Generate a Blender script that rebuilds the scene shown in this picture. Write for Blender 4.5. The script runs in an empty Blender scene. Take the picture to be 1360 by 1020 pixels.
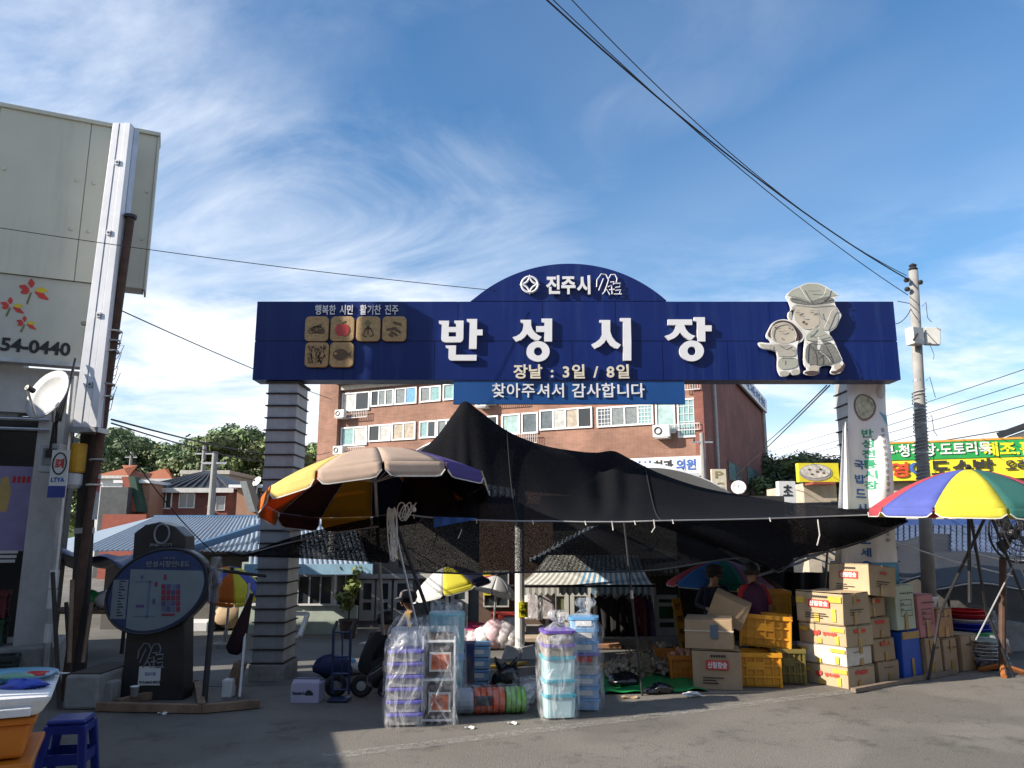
import bpy, bmesh, math, random
from mathutils import Vector, Matrix, Euler
random.seed(11)
sc = bpy.context.scene
COL = sc.collection
PI = math.pi
# ---------------------------------------------------------------- camera
CAMH, PITCH, FPX = 1.8, math.radians(11.0), 1030.0
cam = bpy.data.cameras.new('camera'); camo = bpy.data.objects.new('camera', cam); COL.objects.link(camo)
cam.sensor_width = 36; cam.lens = 36*FPX/1360; cam.clip_start = .05; cam.clip_end = 3000
camo.location = (0, 0, CAMH); camo.rotation_euler = (PI/2+PITCH, 0, 0); sc.camera = camo
# ---------------------------------------------------------------- light
SUN_EL = math.radians(29); SUN_H = Vector((.944, .33)).normalized()      # direction the light travels over the ground
sd = Vector((SUN_H.x*math.cos(SUN_EL), SUN_H.y*math.cos(SUN_EL), -math.sin(SUN_EL)))
sl = bpy.data.lights.new('sun', 'SUN'); sl.energy = 5.0; sl.angle = math.radians(.5); sl.color = (1, .91, .78)
so = bpy.data.objects.new('sun', sl); COL.objects.link(so); so.rotation_euler = sd.to_track_quat('-Z', 'Y').to_euler(); so.location = (-20, -6, 20)
world = bpy.data.worlds.new('World'); sc.world = world; world.use_nodes = True
def build_world():
    nt = world.node_tree; N = nt.nodes; L = nt.links; N.clear()
    out = N.new('ShaderNodeOutputWorld'); bg = N.new('ShaderNodeBackground'); bg.inputs[1].default_value = .098
    L.new(bg.outputs[0], out.inputs[0])
    sky = N.new('ShaderNodeTexSky'); sky.sky_type = 'NISHITA'; sky.sun_disc = False; sky.sun_elevation = SUN_EL
    sky.sun_rotation = math.atan2(-sd.x, -sd.y); sky.air_density = 1.1; sky.dust_density = .6; sky.ozone_density = 2.5; sky.altitude = 50
    tc = N.new('ShaderNodeTexCoord'); sep = N.new('ShaderNodeSeparateXYZ'); L.new(tc.outputs['Generated'], sep.inputs[0])
    def m(op, a, b=None, c=None, clamp=False):
        n = N.new('ShaderNodeMath'); n.operation = op; n.use_clamp = clamp
        for i, v in enumerate((a, b, c)):
            if v is None: continue
            if isinstance(v, (int, float)): n.inputs[i].default_value = v
            else: L.new(v, n.inputs[i])
        return n.outputs[0]
    zz = m('ADD', m('MAXIMUM', sep.outputs[2], 0.0), .16)
    u = m('DIVIDE', sep.outputs[0], zz); v = m('DIVIDE', sep.outputs[1], zz)
    cmb = N.new('ShaderNodeCombineXYZ'); L.new(u, cmb.inputs[0]); L.new(v, cmb.inputs[1])
    def noise(scale, detail, rough, dist, sx, sy, rot, off):
        mp = N.new('ShaderNodeMapping'); L.new(cmb.outputs[0], mp.inputs[0]); mp.inputs['Scale'].default_value = (sx, sy, 1)
        mp.inputs['Rotation'].default_value = (0, 0, rot); mp.inputs['Location'].default_value = off
        n = N.new('ShaderNodeTexNoise'); L.new(mp.outputs[0], n.inputs['Vector']); n.inputs['Scale'].default_value = scale
        n.inputs['Detail'].default_value = detail; n.inputs['Roughness'].default_value = rough; n.inputs['Distortion'].default_value = dist
        return n.outputs['Fac']
    def ramp(f, a, b): 
        n = N.new('ShaderNodeMapRange'); n.interpolation_type = 'SMOOTHSTEP'; L.new(f, n.inputs[0]); n.inputs[1].default_value = a; n.inputs[2].default_value = b
        return n.outputs[0]
    big = ramp(noise(.55, 3, .5, .2, 1, 1, 0, (9.2, 4.4, 0)), .34, .58)                # where the veils of cirrus are
    fib = ramp(noise(1.5, 9, .60, .7, .72, 1.18, .35, (9.2, 4.4, 0)), .27, .84)          # combed fibres
    cir = m('MULTIPLY', big, fib)
    veil = m('MULTIPLY', ramp(noise(.7, 4, .5, .4, 1, .8, .4, (8, 2, 3)), .42, .8), .10)
    puff = ramp(noise(1.15, 9, .6, .3, 1.0, 1.25, .2, (9.2, 4.4, 0)), .42, .62)      # heaped cloud low over the hills
    low = ramp(sep.outputs[2], .42, .12)
    pf = m('MULTIPLY', puff, low)
    hz = m('MULTIPLY', ramp(sep.outputs[2], .30, .0), .32)
    cov = m('ADD', m('MAXIMUM', m('MULTIPLY', cir, 1.0), veil), m('ADD', m('MULTIPLY', pf, .8), hz), clamp=True)
    mix = N.new('ShaderNodeMix'); mix.data_type = 'RGBA'; L.new(cov, mix.inputs['Factor'])
    hsv = N.new('ShaderNodeHueSaturation'); hsv.inputs['Saturation'].default_value = 1.28; hsv.inputs['Value'].default_value = 1.0; L.new(sky.outputs[0], hsv.inputs['Color'])
    L.new(hsv.outputs[0], mix.inputs[6]); mix.inputs[7].default_value = (6.3, 6.6, 7.1, 1)
    L.new(mix.outputs[2], bg.inputs[0])
build_world()
vs = sc.view_settings; vs.view_transform = 'Standard'; vs.look = 'None'; vs.exposure = .9; vs.gamma = 1; vs.use_curve_mapping = False
sc.cycles.use_denoising = True; sc.cycles.max_bounces = 6; sc.cycles.transparent_max_bounces = 24; sc.cycles.diffuse_bounces = 3

# ---------------------------------------------------------------- measuring: a picture position at a depth -> a place
CS, SN = math.cos(PITCH), math.sin(PITCH)
def W(px, py, Y):
    a = (px-680)/FPX; u = (510-py)/FPX; dy = CS-u*SN; dz = u*CS+SN
    return Vector((a*Y/dy, Y, CAMH+dz*Y/dy))
def G(px, py, z=0.0):
    a = (px-680)/FPX; u = (510-py)/FPX; dy = CS-u*SN; dz = u*CS+SN; t = (z-CAMH)/dz
    return Vector((a*t, dy*t, z))
def gx(px, Y, py=800): return W(px, py, Y).x
def gz(py, Y): return W(680, py, Y).z
def hx(s):
    s = s.lstrip('#'); c = [int(s[i:i+2], 16)/255 for i in (0, 2, 4)]
    return tuple(v/12.92 if v <= .04045 else ((v+.055)/1.055)**2.4 for v in c)
# ---------------------------------------------------------------- materials
MATS = {}
def mat(name, col=(.5, .5, .5), rough=.7, metal=0, var=.18, vs_=5.0, bump=0, bs=60, dirt=0, dcol=(.06, .05, .04), ds=2.5, spec=.5, trans=0, alpha=1.0, wave=None, sub=0, emit=0, dm=(1, 1, .35)):
    if name in MATS: return MATS[name]
    if isinstance(col, str): col = hx(col)
    m = bpy.data.materials.new(name); m.use_nodes = True; nt = m.node_tree; N = nt.nodes; L = nt.links
    b = N['Principled BSDF']; b.inputs['Roughness'].default_value = rough; b.inputs['Metallic'].default_value = metal
    b.inputs['Specular IOR Level'].default_value = spec; b.inputs['Transmission Weight'].default_value = trans; b.inputs['Alpha'].default_value = alpha
    tc = N.new('ShaderNodeTexCoord')
    n = N.new('ShaderNodeTexNoise'); n.inputs['Scale'].default_value = vs_; n.inputs['Detail'].default_value = 6; n.inputs['Roughness'].default_value = .62
    L.new(tc.outputs['Object'], n.inputs['Vector'])
    r = N.new('ShaderNodeMix'); r.data_type = 'RGBA'
    r.inputs[6].default_value = tuple(max(0, c*(1-var)) for c in col)+(1,); r.inputs[7].default_value = tuple(min(1, c*(1+var)) for c in col)+(1,)
    mr = N.new('ShaderNodeMapRange'); mr.inputs[1].default_value = .3; mr.inputs[2].default_value = .7; L.new(n.outputs['Fac'], mr.inputs[0])
    L.new(mr.outputs[0], r.inputs['Factor']); last = r.outputs[2]
    if dirt:
        n2 = N.new('ShaderNodeTexNoise'); n2.inputs['Scale'].default_value = ds; n2.inputs['Detail'].default_value = 8; n2.inputs['Roughness'].default_value = .7
        mp = N.new('ShaderNodeMapping'); mp.inputs['Scale'].default_value = dm; L.new(tc.outputs['Object'], mp.inputs[0]); L.new(mp.outputs[0], n2.inputs['Vector'])
        m2 = N.new('ShaderNodeMapRange'); m2.inputs[1].default_value = .5; m2.inputs[2].default_value = .75; m2.inputs[4].default_value = dirt; L.new(n2.outputs['Fac'], m2.inputs[0])
        x = N.new('ShaderNodeMix'); x.data_type = 'RGBA'; L.new(m2.outputs[0], x.inputs['Factor']); L.new(last, x.inputs[6]); x.inputs[7].default_value = tuple(dcol)+(1,); last = x.outputs[2]
    L.new(last, b.inputs['Base Color'])
    rr = N.new('ShaderNodeMapRange'); rr.inputs[3].default_value = max(.03, rough-.12); rr.inputs[4].default_value = min(1, rough+.12); L.new(n.outputs['Fac'], rr.inputs[0]); L.new(rr.outputs[0], b.inputs['Roughness'])
    if sub: b.inputs['Subsurface Weight'].default_value = sub
    if emit: b.inputs['Emission Color'].default_value = tuple(col)+(1,); b.inputs['Emission Strength'].default_value = emit
    if bump or wave:
        bp = N.new('ShaderNodeBump'); bp.inputs['Strength'].default_value = bump or .5; bp.inputs['Distance'].default_value = .02
        if wave:
            w = N.new('ShaderNodeTexWave'); w.bands_direction = wave[0]; w.inputs['Scale'].default_value = wave[1]; L.new(tc.outputs['Object'], w.inputs['Vector']); L.new(w.outputs['Fac'], bp.inputs['Height'])
        else:
            n3 = N.new('ShaderNodeTexNoise'); n3.inputs['Scale'].default_value = bs; n3.inputs['Detail'].default_value = 4; L.new(tc.outputs['Object'], n3.inputs['Vector']); L.new(n3.outputs['Fac'], bp.inputs['Height'])
        L.new(bp.outputs[0], b.inputs['Normal'])
    MATS[name] = m; return m
def mat_net(name, col, lo, hi, scale=70, sx=1.0):
    """black shade net: woven cloth with holes"""
    m = bpy.data.materials.new(name); m.use_nodes = True; nt = m.node_tree; N = nt.nodes; L = nt.links
    b = N['Principled BSDF']; out = N['Material Output']; b.inputs['Base Color'].default_value = tuple(col)+(1,); b.inputs['Roughness'].default_value = .9; b.inputs['Specular IOR Level'].default_value = .12
    tc = N.new('ShaderNodeTexCoord'); n = N.new('ShaderNodeTexNoise'); n.inputs['Scale'].default_value = scale; n.inputs['Detail'].default_value = 2
    mp = N.new('ShaderNodeMapping'); mp.inputs['Scale'].default_value = (1, 1, sx); L.new(tc.outputs['Object'], mp.inputs[0]); L.new(mp.outputs[0], n.inputs['Vector'])
    mr = N.new('ShaderNodeMapRange'); mr.inputs[1].default_value = .42; mr.inputs[2].default_value = .66; mr.inputs[3].default_value = hi; mr.inputs[4].default_value = lo; L.new(n.outputs['Fac'], mr.inputs[0])
    t = N.new('ShaderNodeBsdfTransparent'); mx = N.new('ShaderNodeMixShader'); L.new(mr.outputs[0], mx.inputs[0]); L.new(t.outputs[0], mx.inputs[1]); L.new(b.outputs[0], mx.inputs[2]); L.new(mx.outputs[0], out.inputs[0])
    bp = N.new('ShaderNodeBump'); bp.inputs['Strength'].default_value = .6; bp.inputs['Distance'].default_value = .01; L.new(n.outputs['Fac'], bp.inputs['Height']); L.new(bp.outputs[0], b.inputs['Normal'])
    MATS[name] = m; return m
def mat_film(name, col=(.85, .88, .92), lo=.02, hi=.30, scale=9):
    """clear polythene with wrinkles"""
    m = bpy.data.materials.new(name); m.use_nodes = True; nt = m.node_tree; N = nt.nodes; L = nt.links
    b = N['Principled BSDF']; out = N['Material Output']; b.inputs['Base Color'].default_value = tuple(col)+(1,); b.inputs['Roughness'].default_value = .1; b.inputs['Specular IOR Level'].default_value = 1.0
    tc = N.new('ShaderNodeTexCoord'); n = N.new('ShaderNodeTexNoise'); n.inputs['Scale'].default_value = scale; n.inputs['Detail'].default_value = 5; n.inputs['Distortion'].default_value = 1.6
    mp = N.new('ShaderNodeMapping'); mp.inputs['Scale'].default_value = (1, 1, .45); mp.inputs['Rotation'].default_value = (.3, .4, 0); L.new(tc.outputs['Object'], mp.inputs[0]); L.new(mp.outputs[0], n.inputs['Vector'])
    mr = N.new('ShaderNodeMapRange'); mr.inputs[1].default_value = .40; mr.inputs[2].default_value = .72; mr.inputs[3].default_value = lo; mr.inputs[4].default_value = hi; L.new(n.outputs['Fac'], mr.inputs[0])
    t = N.new('ShaderNodeBsdfTransparent'); mx = N.new('ShaderNodeMixShader'); L.new(mr.outputs[0], mx.inputs[0]); L.new(t.outputs[0], mx.inputs[1]); L.new(b.outputs[0], mx.inputs[2]); L.new(mx.outputs[0], out.inputs[0])
    bp = N.new('ShaderNodeBump'); bp.inputs['Strength'].default_value = 1; bp.inputs['Distance'].default_value = .05; L.new(n.outputs['Fac'], bp.inputs['Height']); L.new(bp.outputs[0], b.inputs['Normal'])
    MATS[name] = m; return m
# ---------------------------------------------------------------- mesh building
class MB:
    def __init__(s): s.v = []; s.f = []
    def add(s, vs, fs):
        o = len(s.v); s.v += [Vector(p) for p in vs]; s.f += [tuple(i+o for i in f) for f in fs]; return s
    def box(s, c, d, rot=None):
        x, y, z = (k/2 for k in d); P = [Vector(p) for p in ((-x,-y,-z),(x,-y,-z),(x,y,-z),(-x,y,-z),(-x,-y,z),(x,-y,z),(x,y,z),(-x,y,z))]
        if rot is not None: P = [rot @ p for p in P]
        return s.add([p+Vector(c) for p in P], [(0,3,2,1),(4,5,6,7),(0,1,5,4),(1,2,6,5),(2,3,7,6),(3,0,4,7)])
    def bx(s, x0, x1, y0, y1, z0, z1): return s.box(((x0+x1)/2, (y0+y1)/2, (z0+z1)/2), (abs(x1-x0), abs(y1-y0), abs(z1-z0)))
    def hexa(s, P): return s.add(P, [(0,3,2,1),(4,5,6,7),(0,1,5,4),(1,2,6,5),(2,3,7,6),(3,0,4,7)])
    def tube(s, pts, r, n=6, caps=True, closed=False):
        pts = [Vector(p) for p in pts]; k = len(pts); o = len(s.v); rr = r if isinstance(r, (list, tuple)) else [r]*k; prev = None
        for i, p in enumerate(pts):
            if closed: d = pts[(i+1) % k]-pts[i-1]
            else: d = (pts[min(i+1, k-1)]-pts[max(i-1, 0)])
            if d.length < 1e-9: d = Vector((0, 0, 1))
            d.normalize()
            a = (Vector((0, 0, 1)) if abs(d.z) < .9 else Vector((1, 0, 0))) if prev is None else prev
            e1 = a-d*a.dot(d)
            if e1.length < 1e-6: e1 = d.orthogonal()
            e1.normalize(); e2 = d.cross(e1); prev = e1
            for j in range(n):
                t = 2*PI*(j+.5)/n; s.v.append(p+(e1*math.cos(t)+e2*math.sin(t))*rr[i])
        m = k if closed else k-1
        for i in range(m):
            for j in range(n):
                a = o+i*n+j; b = o+i*n+(j+1) % n; c = o+((i+1) % k)*n+(j+1) % n; d = o+((i+1) % k)*n+j; s.f.append((a, b, c, d))
        if caps and not closed: s.f.append(tuple(o+j for j in reversed(range(n)))); s.f.append(tuple(o+(k-1)*n+j for j in range(n)))
        return s
    def lathe(s, prof, c=(0, 0, 0), n=16, sx=1, sy=1, rot=None):
        o = len(s.v); k = len(prof); c = Vector(c)
        for r, z in prof:
            for j in range(n):
                t = 2*PI*j/n; p = Vector((r*sx*math.cos(t), r*sy*math.sin(t), z)); s.v.append((rot @ p if rot is not None else p)+c)
        for i in range(k-1):
            for j in range(n): s.f.append((o+i*n+j, o+i*n+(j+1) % n, o+(i+1)*n+(j+1) % n, o+(i+1)*n+j))
        if prof[0][0] > 1e-6: s.f.append(tuple(o+j for j in reversed(range(n))))
        if prof[-1][0] > 1e-6: s.f.append(tuple(o+(k-1)*n+j for j in range(n)))
        return s
    def prism(s, poly, fr, d):
        """2-D outline, frame function (a,b,depth)->point, thickness d (front face at depth 0)"""
        a = sum(poly[i][0]*poly[(i+1) % len(poly)][1]-poly[(i+1) % len(poly)][0]*poly[i][1] for i in range(len(poly)))
        if a < 0: poly = poly[::-1]
        n = len(poly); o = len(s.v)
        s.v += [Vector(fr(x, y, 0)) for x, y in poly]+[Vector(fr(x, y, d)) for x, y in poly]
        s.f.append(tuple(o+i for i in range(n))); s.f.append(tuple(o+n+i for i in reversed(range(n))))
        for i in range(n): j = (i+1) % n; s.f.append((o+i, o+n+i, o+n+j, o+j))
        return s
    def grid(s, fn, nu, nv):
        o = len(s.v)
        for i in range(nu+1):
            for j in range(nv+1): s.v.append(Vector(fn(i/nu, j/nv)))
        for i in range(nu):
            for j in range(nv): a = o+i*(nv+1)+j; s.f.append((a, a+nv+1, a+nv+2, a+1))
        return s
    def blob(s, c, r, nu=10, nv=7, jit=0.0, seed=0, sx=1, sy=1, sz=1, rot=None):
        rnd = random.Random(seed); o = len(s.v); c = Vector(c)
        for i in range(nv+1):
            ph = PI*i/nv
            for j in range(nu):
                t = 2*PI*j/nu; k = r*(1+rnd.uniform(-jit, jit)); p = Vector((sx*k*math.sin(ph)*math.cos(t), sy*k*math.sin(ph)*math.sin(t), -sz*k*math.cos(ph)))
                s.v.append((rot @ p if rot is not None else p)+c)
        for i in range(nv):
            for j in range(nu): s.f.append((o+i*nu+j, o+i*nu+(j+1) % nu, o+(i+1)*nu+(j+1) % nu, o+(i+1)*nu+j))
        return s
    def build(s, name, m, parent=None, local=False, smooth=False, bevel=0, solid=0, mats=None, fm=None, base=True):
        me = bpy.data.meshes.new(name); P = s.v; org = Vector((0, 0, 0))
        if parent is None and base and P:
            xs = [p.x for p in P]; ys = [p.y for p in P]; zs = [p.z for p in P]; org = Vector(((min(xs)+max(xs))/2, (min(ys)+max(ys))/2, min(zs)))
            P = [p-org for p in P]
        me.from_pydata([tuple(p) for p in P], [], s.f); me.validate(); me.update()
        for k in (mats or [m]): me.materials.append(k)
        if fm is not None:
            for p in me.polygons: p.material_index = fm[p.index] if p.index < len(fm) else 0
        if smooth:
            for p in me.polygons: p.use_smooth = True
        o = bpy.data.objects.new(name, me); COL.objects.link(o); o.location = org
        if parent is not None: adopt(o, parent, local)
        if bevel:
            b = o.modifiers.new('bevel', 'BEVEL'); b.width = bevel; b.segments = 2; b.limit_method = 'ANGLE'; b.angle_limit = math.radians(40)
        if solid:
            b = o.modifiers.new('solid', 'SOLIDIFY'); b.thickness = solid; b.offset = 0
        return o
def wm(o):
    m = Matrix.LocRotScale(o.location, o.rotation_euler, o.scale)
    return (wm(o.parent) @ o.matrix_parent_inverse @ m) if o.parent else m
def adopt(o, parent, local=False):
    o.parent = parent
    if not local: o.matrix_parent_inverse = wm(parent).inverted()
def tag(o, label=None, cat=None, group=None, kind=None):
    if label: o['label'] = label
    if cat: o['category'] = cat
    if group: o['group'] = group
    if kind: o['kind'] = kind
    return o
def thing(name, label, cat, loc=(0, 0, 0), rz=0, group=None):
    o = bpy.data.objects.new(name, None); COL.objects.link(o); o.location = loc; o.rotation_euler = (0, 0, rz); o.empty_display_size = .1
    return tag(o, label, cat, group)
def dup(root, loc=None, rz=None, label=None, group=None, parent=None):
    r = root.copy(); COL.objects.link(r)
    if parent is not None: r.parent = parent
    if loc is not None: r.location = loc
    if rz is not None: r.rotation_euler = (0, 0, rz)
    if label: r['label'] = label
    if group: r['group'] = group
    for ch in list(root.children): dup(ch, parent=r)
    return r
def copy_data(o, name, parent, loc=None):
    c = bpy.data.objects.new(name, o.data); COL.objects.link(c); c.parent = parent; c.matrix_parent_inverse = o.matrix_parent_inverse.copy()
    c.location = o.location if loc is None else loc
    return c
TXT = {}
def text_mesh(body, size, bold=0.0, ext=0.0, res=3, spacing=1.0):
    k = (body, size, bold, ext, spacing)
    if k in TXT: return TXT[k].copy()
    c = bpy.data.curves.new('t', 'FONT'); c.body = body; c.size = size; c.offset = bold; c.extrude = ext; c.resolution_u = res; c.align_x = 'CENTER'; c.align_y = 'CENTER'; c.space_character = spacing
    o = bpy.data.objects.new('t', c); COL.objects.link(o); dg = bpy.context.evaluated_depsgraph_get(); dg.update()
    me = bpy.data.meshes.new_from_object(o.evaluated_get(dg)); bpy.data.objects.remove(o); TXT[k] = me; return me.copy()
def text(name, body, m, parent, center, width=None, height=None, bold=0.0, depth=.004, rot=None, local=False, spacing=1.0, warp=None, stretch=True):
    """lettering that faces -Y before rot; fitted to width / height"""
    me = text_mesh(body, 1.0, bold, 0.5, spacing=spacing); me.materials.clear(); me.materials.append(m)
    xs = [v.co.x for v in me.vertices]; ys = [v.co.y for v in me.vertices]
    w = max(xs)-min(xs); h = max(ys)-min(ys); cx = (max(xs)+min(xs))/2; cy = (max(ys)+min(ys))/2
    sx = width/w if width else height/h; sy = height/h if height else width/w
    c = Vector(center)
    for v in me.vertices:
        p = Vector(((v.co.x-cx)*sx, -v.co.z*depth, (v.co.y-cy)*sy))
        if warp: p = warp(p)
        v.co = ((rot @ p) if rot is not None else p)+c
    me.name = name; o = bpy.data.objects.new(name, me); COL.objects.link(o); adopt(o, parent, local); return o
def text_chars(name, body, m, parent, center, width, height, bold=0.0, depth=.02):
    wd = {' ': .4, ':': .35, '/': .45}; ws = [wd.get(c, .62 if c.isascii() else .95) for c in body]; tot = sum(ws)-.08; k = width/tot; x = -width/2
    ref = text_mesh('장', 1.0, bold, .5); ys = [v.co.y for v in ref.vertices]; ymid = (max(ys)+min(ys))/2; sy = height/(max(ys)-min(ys))
    for c, w in zip(body, ws):
        if c != ' ':
            me = text_mesh(c, 1.0, bold, .5); me.materials.clear(); me.materials.append(m); xs = [v.co.x for v in me.vertices]; cx = (max(xs)+min(xs))/2
            for v in me.vertices: v.co = Vector(((v.co.x-cx)*k+x+(w-.05)*k/2, -v.co.z*depth, (v.co.y-ymid)*sy))+Vector(center)
            o = bpy.data.objects.new(name, me); COL.objects.link(o); adopt(o, parent)
        x += w*k
def RZ(a): return Matrix.Rotation(a, 3, 'Z')
def part(name, m, parent, fn, local=False, **k):
    b = MB(); fn(b); return b.build(name, m, parent, local, **k)
# common materials
WHITE = mat('white_paint', (.72, .73, .74), .45, var=.06, dirt=.35, dcol=(.30, .28, .25))
STEEL = mat('galvanised_steel', (.42, .43, .44), .42, .7, var=.2)
DARKST = mat('dark_steel', (.03, .03, .035), .5, .3)
BLACK = mat('black_plastic', (.012, .012, .014), .45)
RUBBER = mat('rubber', (.018, .018, .018), .85)
ROPE = mat('rope_white', (.62, .60, .56), .9, bump=.4)
WOOD = mat('old_timber', (.20, .13, .08), .8, var=.35, bump=.3, bs=25)
CONC = mat('concrete', (.27, .26, .245), .9, var=.2, vs_=9, bump=.3, dirt=.5)
GLASS_D = mat('dark_window_glass', (.03, .04, .045), .06, var=.2, spec=.9)
GLASS_G = mat('green_tinted_window_glass', (.20, .34, .34), .08, var=.25, spec=.9)
GLASS_B = mat('sky_blue_window_glass', (.13, .30, .50), .07, var=.25, spec=.9)
GLASS_Y = mat('grey_window_glass', (.17, .19, .19), .08, var=.3, spec=.9)
CARD = mat('cardboard', (.34, .24, .145), .85, var=.12, vs_=3, bump=.12, bs=120, dirt=.4, dcol=(.2, .13, .07), ds=4)
CARDW = mat('pale_cardboard', (.40, .305, .19), .85, var=.1, vs_=3, bump=.12, bs=120, dirt=.35, dcol=(.26, .17, .09), ds=4)
TAPE = mat('brown_packing_tape', (.36, .22, .07), .22, var=.25)
YTAPE = mat('yellow_packing_tape', (.58, .40, .07), .25, var=.25)
INK = mat('black_ink', (.02, .02, .022), .8)
RED = mat('red_print', (.50, .04, .03), .7)
FILM = mat_film('clear_film')
# ================================================================ the setting
def asphalt():
    m = bpy.data.materials.new('asphalt'); m.use_nodes = True; nt = m.node_tree; N = nt.nodes; L = nt.links; b = N['Principled BSDF']; b.inputs['Roughness'].default_value = .88
    tc = N.new('ShaderNodeTexCoord')
    def nz(s, d=6, r=.6):
        n = N.new('ShaderNodeTexNoise'); n.inputs['Scale'].default_value = s; n.inputs['Detail'].default_value = d; n.inputs['Roughness'].default_value = r; L.new(tc.outputs['Object'], n.inputs['Vector']); return n.outputs['Fac']
    def mr(f, a, b_, c, d):
        n = N.new('ShaderNodeMapRange'); L.new(f, n.inputs[0]); n.inputs[1].default_value = a; n.inputs[2].default_value = b_; n.inputs[3].default_value = c; n.inputs[4].default_value = d; return n.outputs[0]
    def mixc(f, a, c):
        n = N.new('ShaderNodeMix'); n.data_type = 'RGBA'; L.new(f, n.inputs['Factor'])
        for i, q in ((6, a), (7, c)):
            if isinstance(q, tuple): n.inputs[i].default_value = q+(1,)
            else: L.new(q, n.inputs[i])
        return n.outputs[2]
    c = mixc(mr(nz(.8), .3, .7, 0, 1), (.138, .126, .109), (.185, .169, .146))
    c = mixc(mr(nz(90, 2), .45, .7, 0, .75), c, (.20, .185, .16))            # aggregate
    c = mixc(mr(nz(70, 2), .55, .75, 0, .8), c, (.03, .028, .026))
    c = mixc(mr(nz(.35, 3, .5), .52, .56, 0, .35), c, (.07, .064, .056)); c = mixc(mr(nz(1.7, 8, .75), .54, .68, 0, .7), c, (.040, .036, .032)); c = mixc(mr(nz(4.3, 6, .7), .62, .72, 0, .5), c, (.17, .155, .13))        # oil and patching
    v = N.new('ShaderNodeTexVoronoi'); v.feature = 'DISTANCE_TO_EDGE'; v.inputs['Scale'].default_value = .45; 
    n = N.new('ShaderNodeTexNoise'); n.inputs['Scale'].default_value = 2; n.inputs['Detail'].default_value = 5; L.new(tc.outputs['Object'], n.inputs['Vector'])
    vm = N.new('ShaderNodeVectorMath'); vm.operation = 'ADD'; L.new(tc.outputs['Object'], vm.inputs[0]); L.new(n.outputs['Color'], vm.inputs[1]); L.new(vm.outputs[0], v.inputs['Vector'])
    c = mixc(mr(v.outputs['Distance'], .0, .007, .3, 0), c, (.03, .028, .026))   # cracks
    L.new(c, b.inputs['Base Color'])
    bp = N.new('ShaderNodeBump'); bp.inputs['Strength'].default_value = .9; bp.inputs['Distance'].default_value = .012; L.new(nz(80, 3), bp.inputs['Height']); L.new(bp.outputs[0], b.inputs['Normal'])
    return m
ASPH = asphalt()
def ground_fn(u, v):
    x = -900+1800*u; y = -60+1500*v; return (x, y, 0)
o = MB().bx(-900, 900, -60, 1500, -.4, 0).build('ground', ASPH, base=False); tag(o, kind='structure')
LANEM = mat('market_lane_concrete', (.115, .112, .105), .92, var=.22, vs_=1.3, bump=.3, bs=50, dirt=.5, dcol=(.06, .055, .05), ds=1.2)
# market lane: a slightly paler sheet behind the road edge
b = MB(); a0, a1 = G(300, 925), G(1360, 880)
P = [(-14, 9.6, .004), (a0.x, 9.9, .004), (7.5, 12.0, .004), (16, 15.6, .004), (16, 34, .004), (-14, 34, .004)]
b.add([Vector(p)-Vector((0, 0, .0)) for p in P], [tuple(range(6))]); o = b.build('market_lane', LANEM, base=False); tag(o, kind='structure')
# worn white edge line
LINE = bpy.data.materials.new('worn_road_paint'); LINE.use_nodes = True
def _line():
    nt = LINE.node_tree; N = nt.nodes; L = nt.links; b = N['Principled BSDF']; b.inputs['Base Color'].default_value = (.42, .41, .38, 1); b.inputs['Roughness'].default_value = .85
    tc = N.new('ShaderNodeTexCoord'); n = N.new('ShaderNodeTexNoise'); n.inputs['Scale'].default_value = 14; n.inputs['Detail'].default_value = 8; n.inputs['Roughness'].default_value = .75; L.new(tc.outputs['Object'], n.inputs['Vector'])
    mr = N.new('ShaderNodeMapRange'); mr.inputs[1].default_value = .45; mr.inputs[2].default_value = .62; mr.inputs[3].default_value = .03; mr.inputs[4].default_value = .38; L.new(n.outputs['Fac'], mr.inputs[0])
    t = N.new('ShaderNodeBsdfTransparent'); mx = N.new('ShaderNodeMixShader'); L.new(mr.outputs[0], mx.inputs[0]); L.new(t.outputs[0], mx.inputs[1]); L.new(b.outputs[0], mx.inputs[2]); L.new(mx.outputs[0], N['Material Output'].inputs[0])
_line()
p0, p1 = G(430, 1005, .008), G(1500, 872, .008); d = (p1-p0).normalized(); nn = Vector((-d.y, d.x, 0))*.09
b = MB(); b.add([p0-nn, p1-nn, p1+nn, p0+nn], [(0, 1, 2, 3)]); o = b.build('edge_line', LINE, base=False); tag(o, kind='structure')
# ================================================================ the market gate
NAVY = mat('navy_enamel_panel', (.0025, .013, .105), .4, var=.12, vs_=1.5, dirt=.55, dcol=(.022, .05, .15), ds=1.1, spec=.3, dm=(6, 6, .28))
NAVYD = mat('navy_sheet_edge', (.007, .014, .09), .4)
BLUEB = mat('mid_blue_board', (.006, .055, .20), .4, var=.15, vs_=1.2)
LETW = mat('white_acrylic_letter', (.66, .66, .68), .4, var=.04)
LETC = mat('cream_acrylic_letter', (.60, .55, .44), .45, var=.1)
CLAD = mat('grey_pillar_cladding', (.33, .345, .36), .45, .15, var=.16, dirt=.4, dcol=(.09, .07, .05), ds=4)
RUST = mat('rusted_flange', (.035, .028, .026), .7, var=.4)
YG = 10.2
gate = thing('market_gate', 'wide navy market gate sign on two ribbed grey pillars spanning the lane', 'market gate', (W(763, 453, YG).x, YG, 0))
GX0, GX1 = W(338, 453, YG).x, W(1192, 453, YG).x; GZ0, GZ1 = gz(505, YG), gz(400, YG); GD = .32
part('sign_box', NAVYD, gate, lambda b: b.bx(GX0+.012, GX1-.012, YG+.012, YG+GD, GZ0+.006, GZ1-.006))
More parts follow.
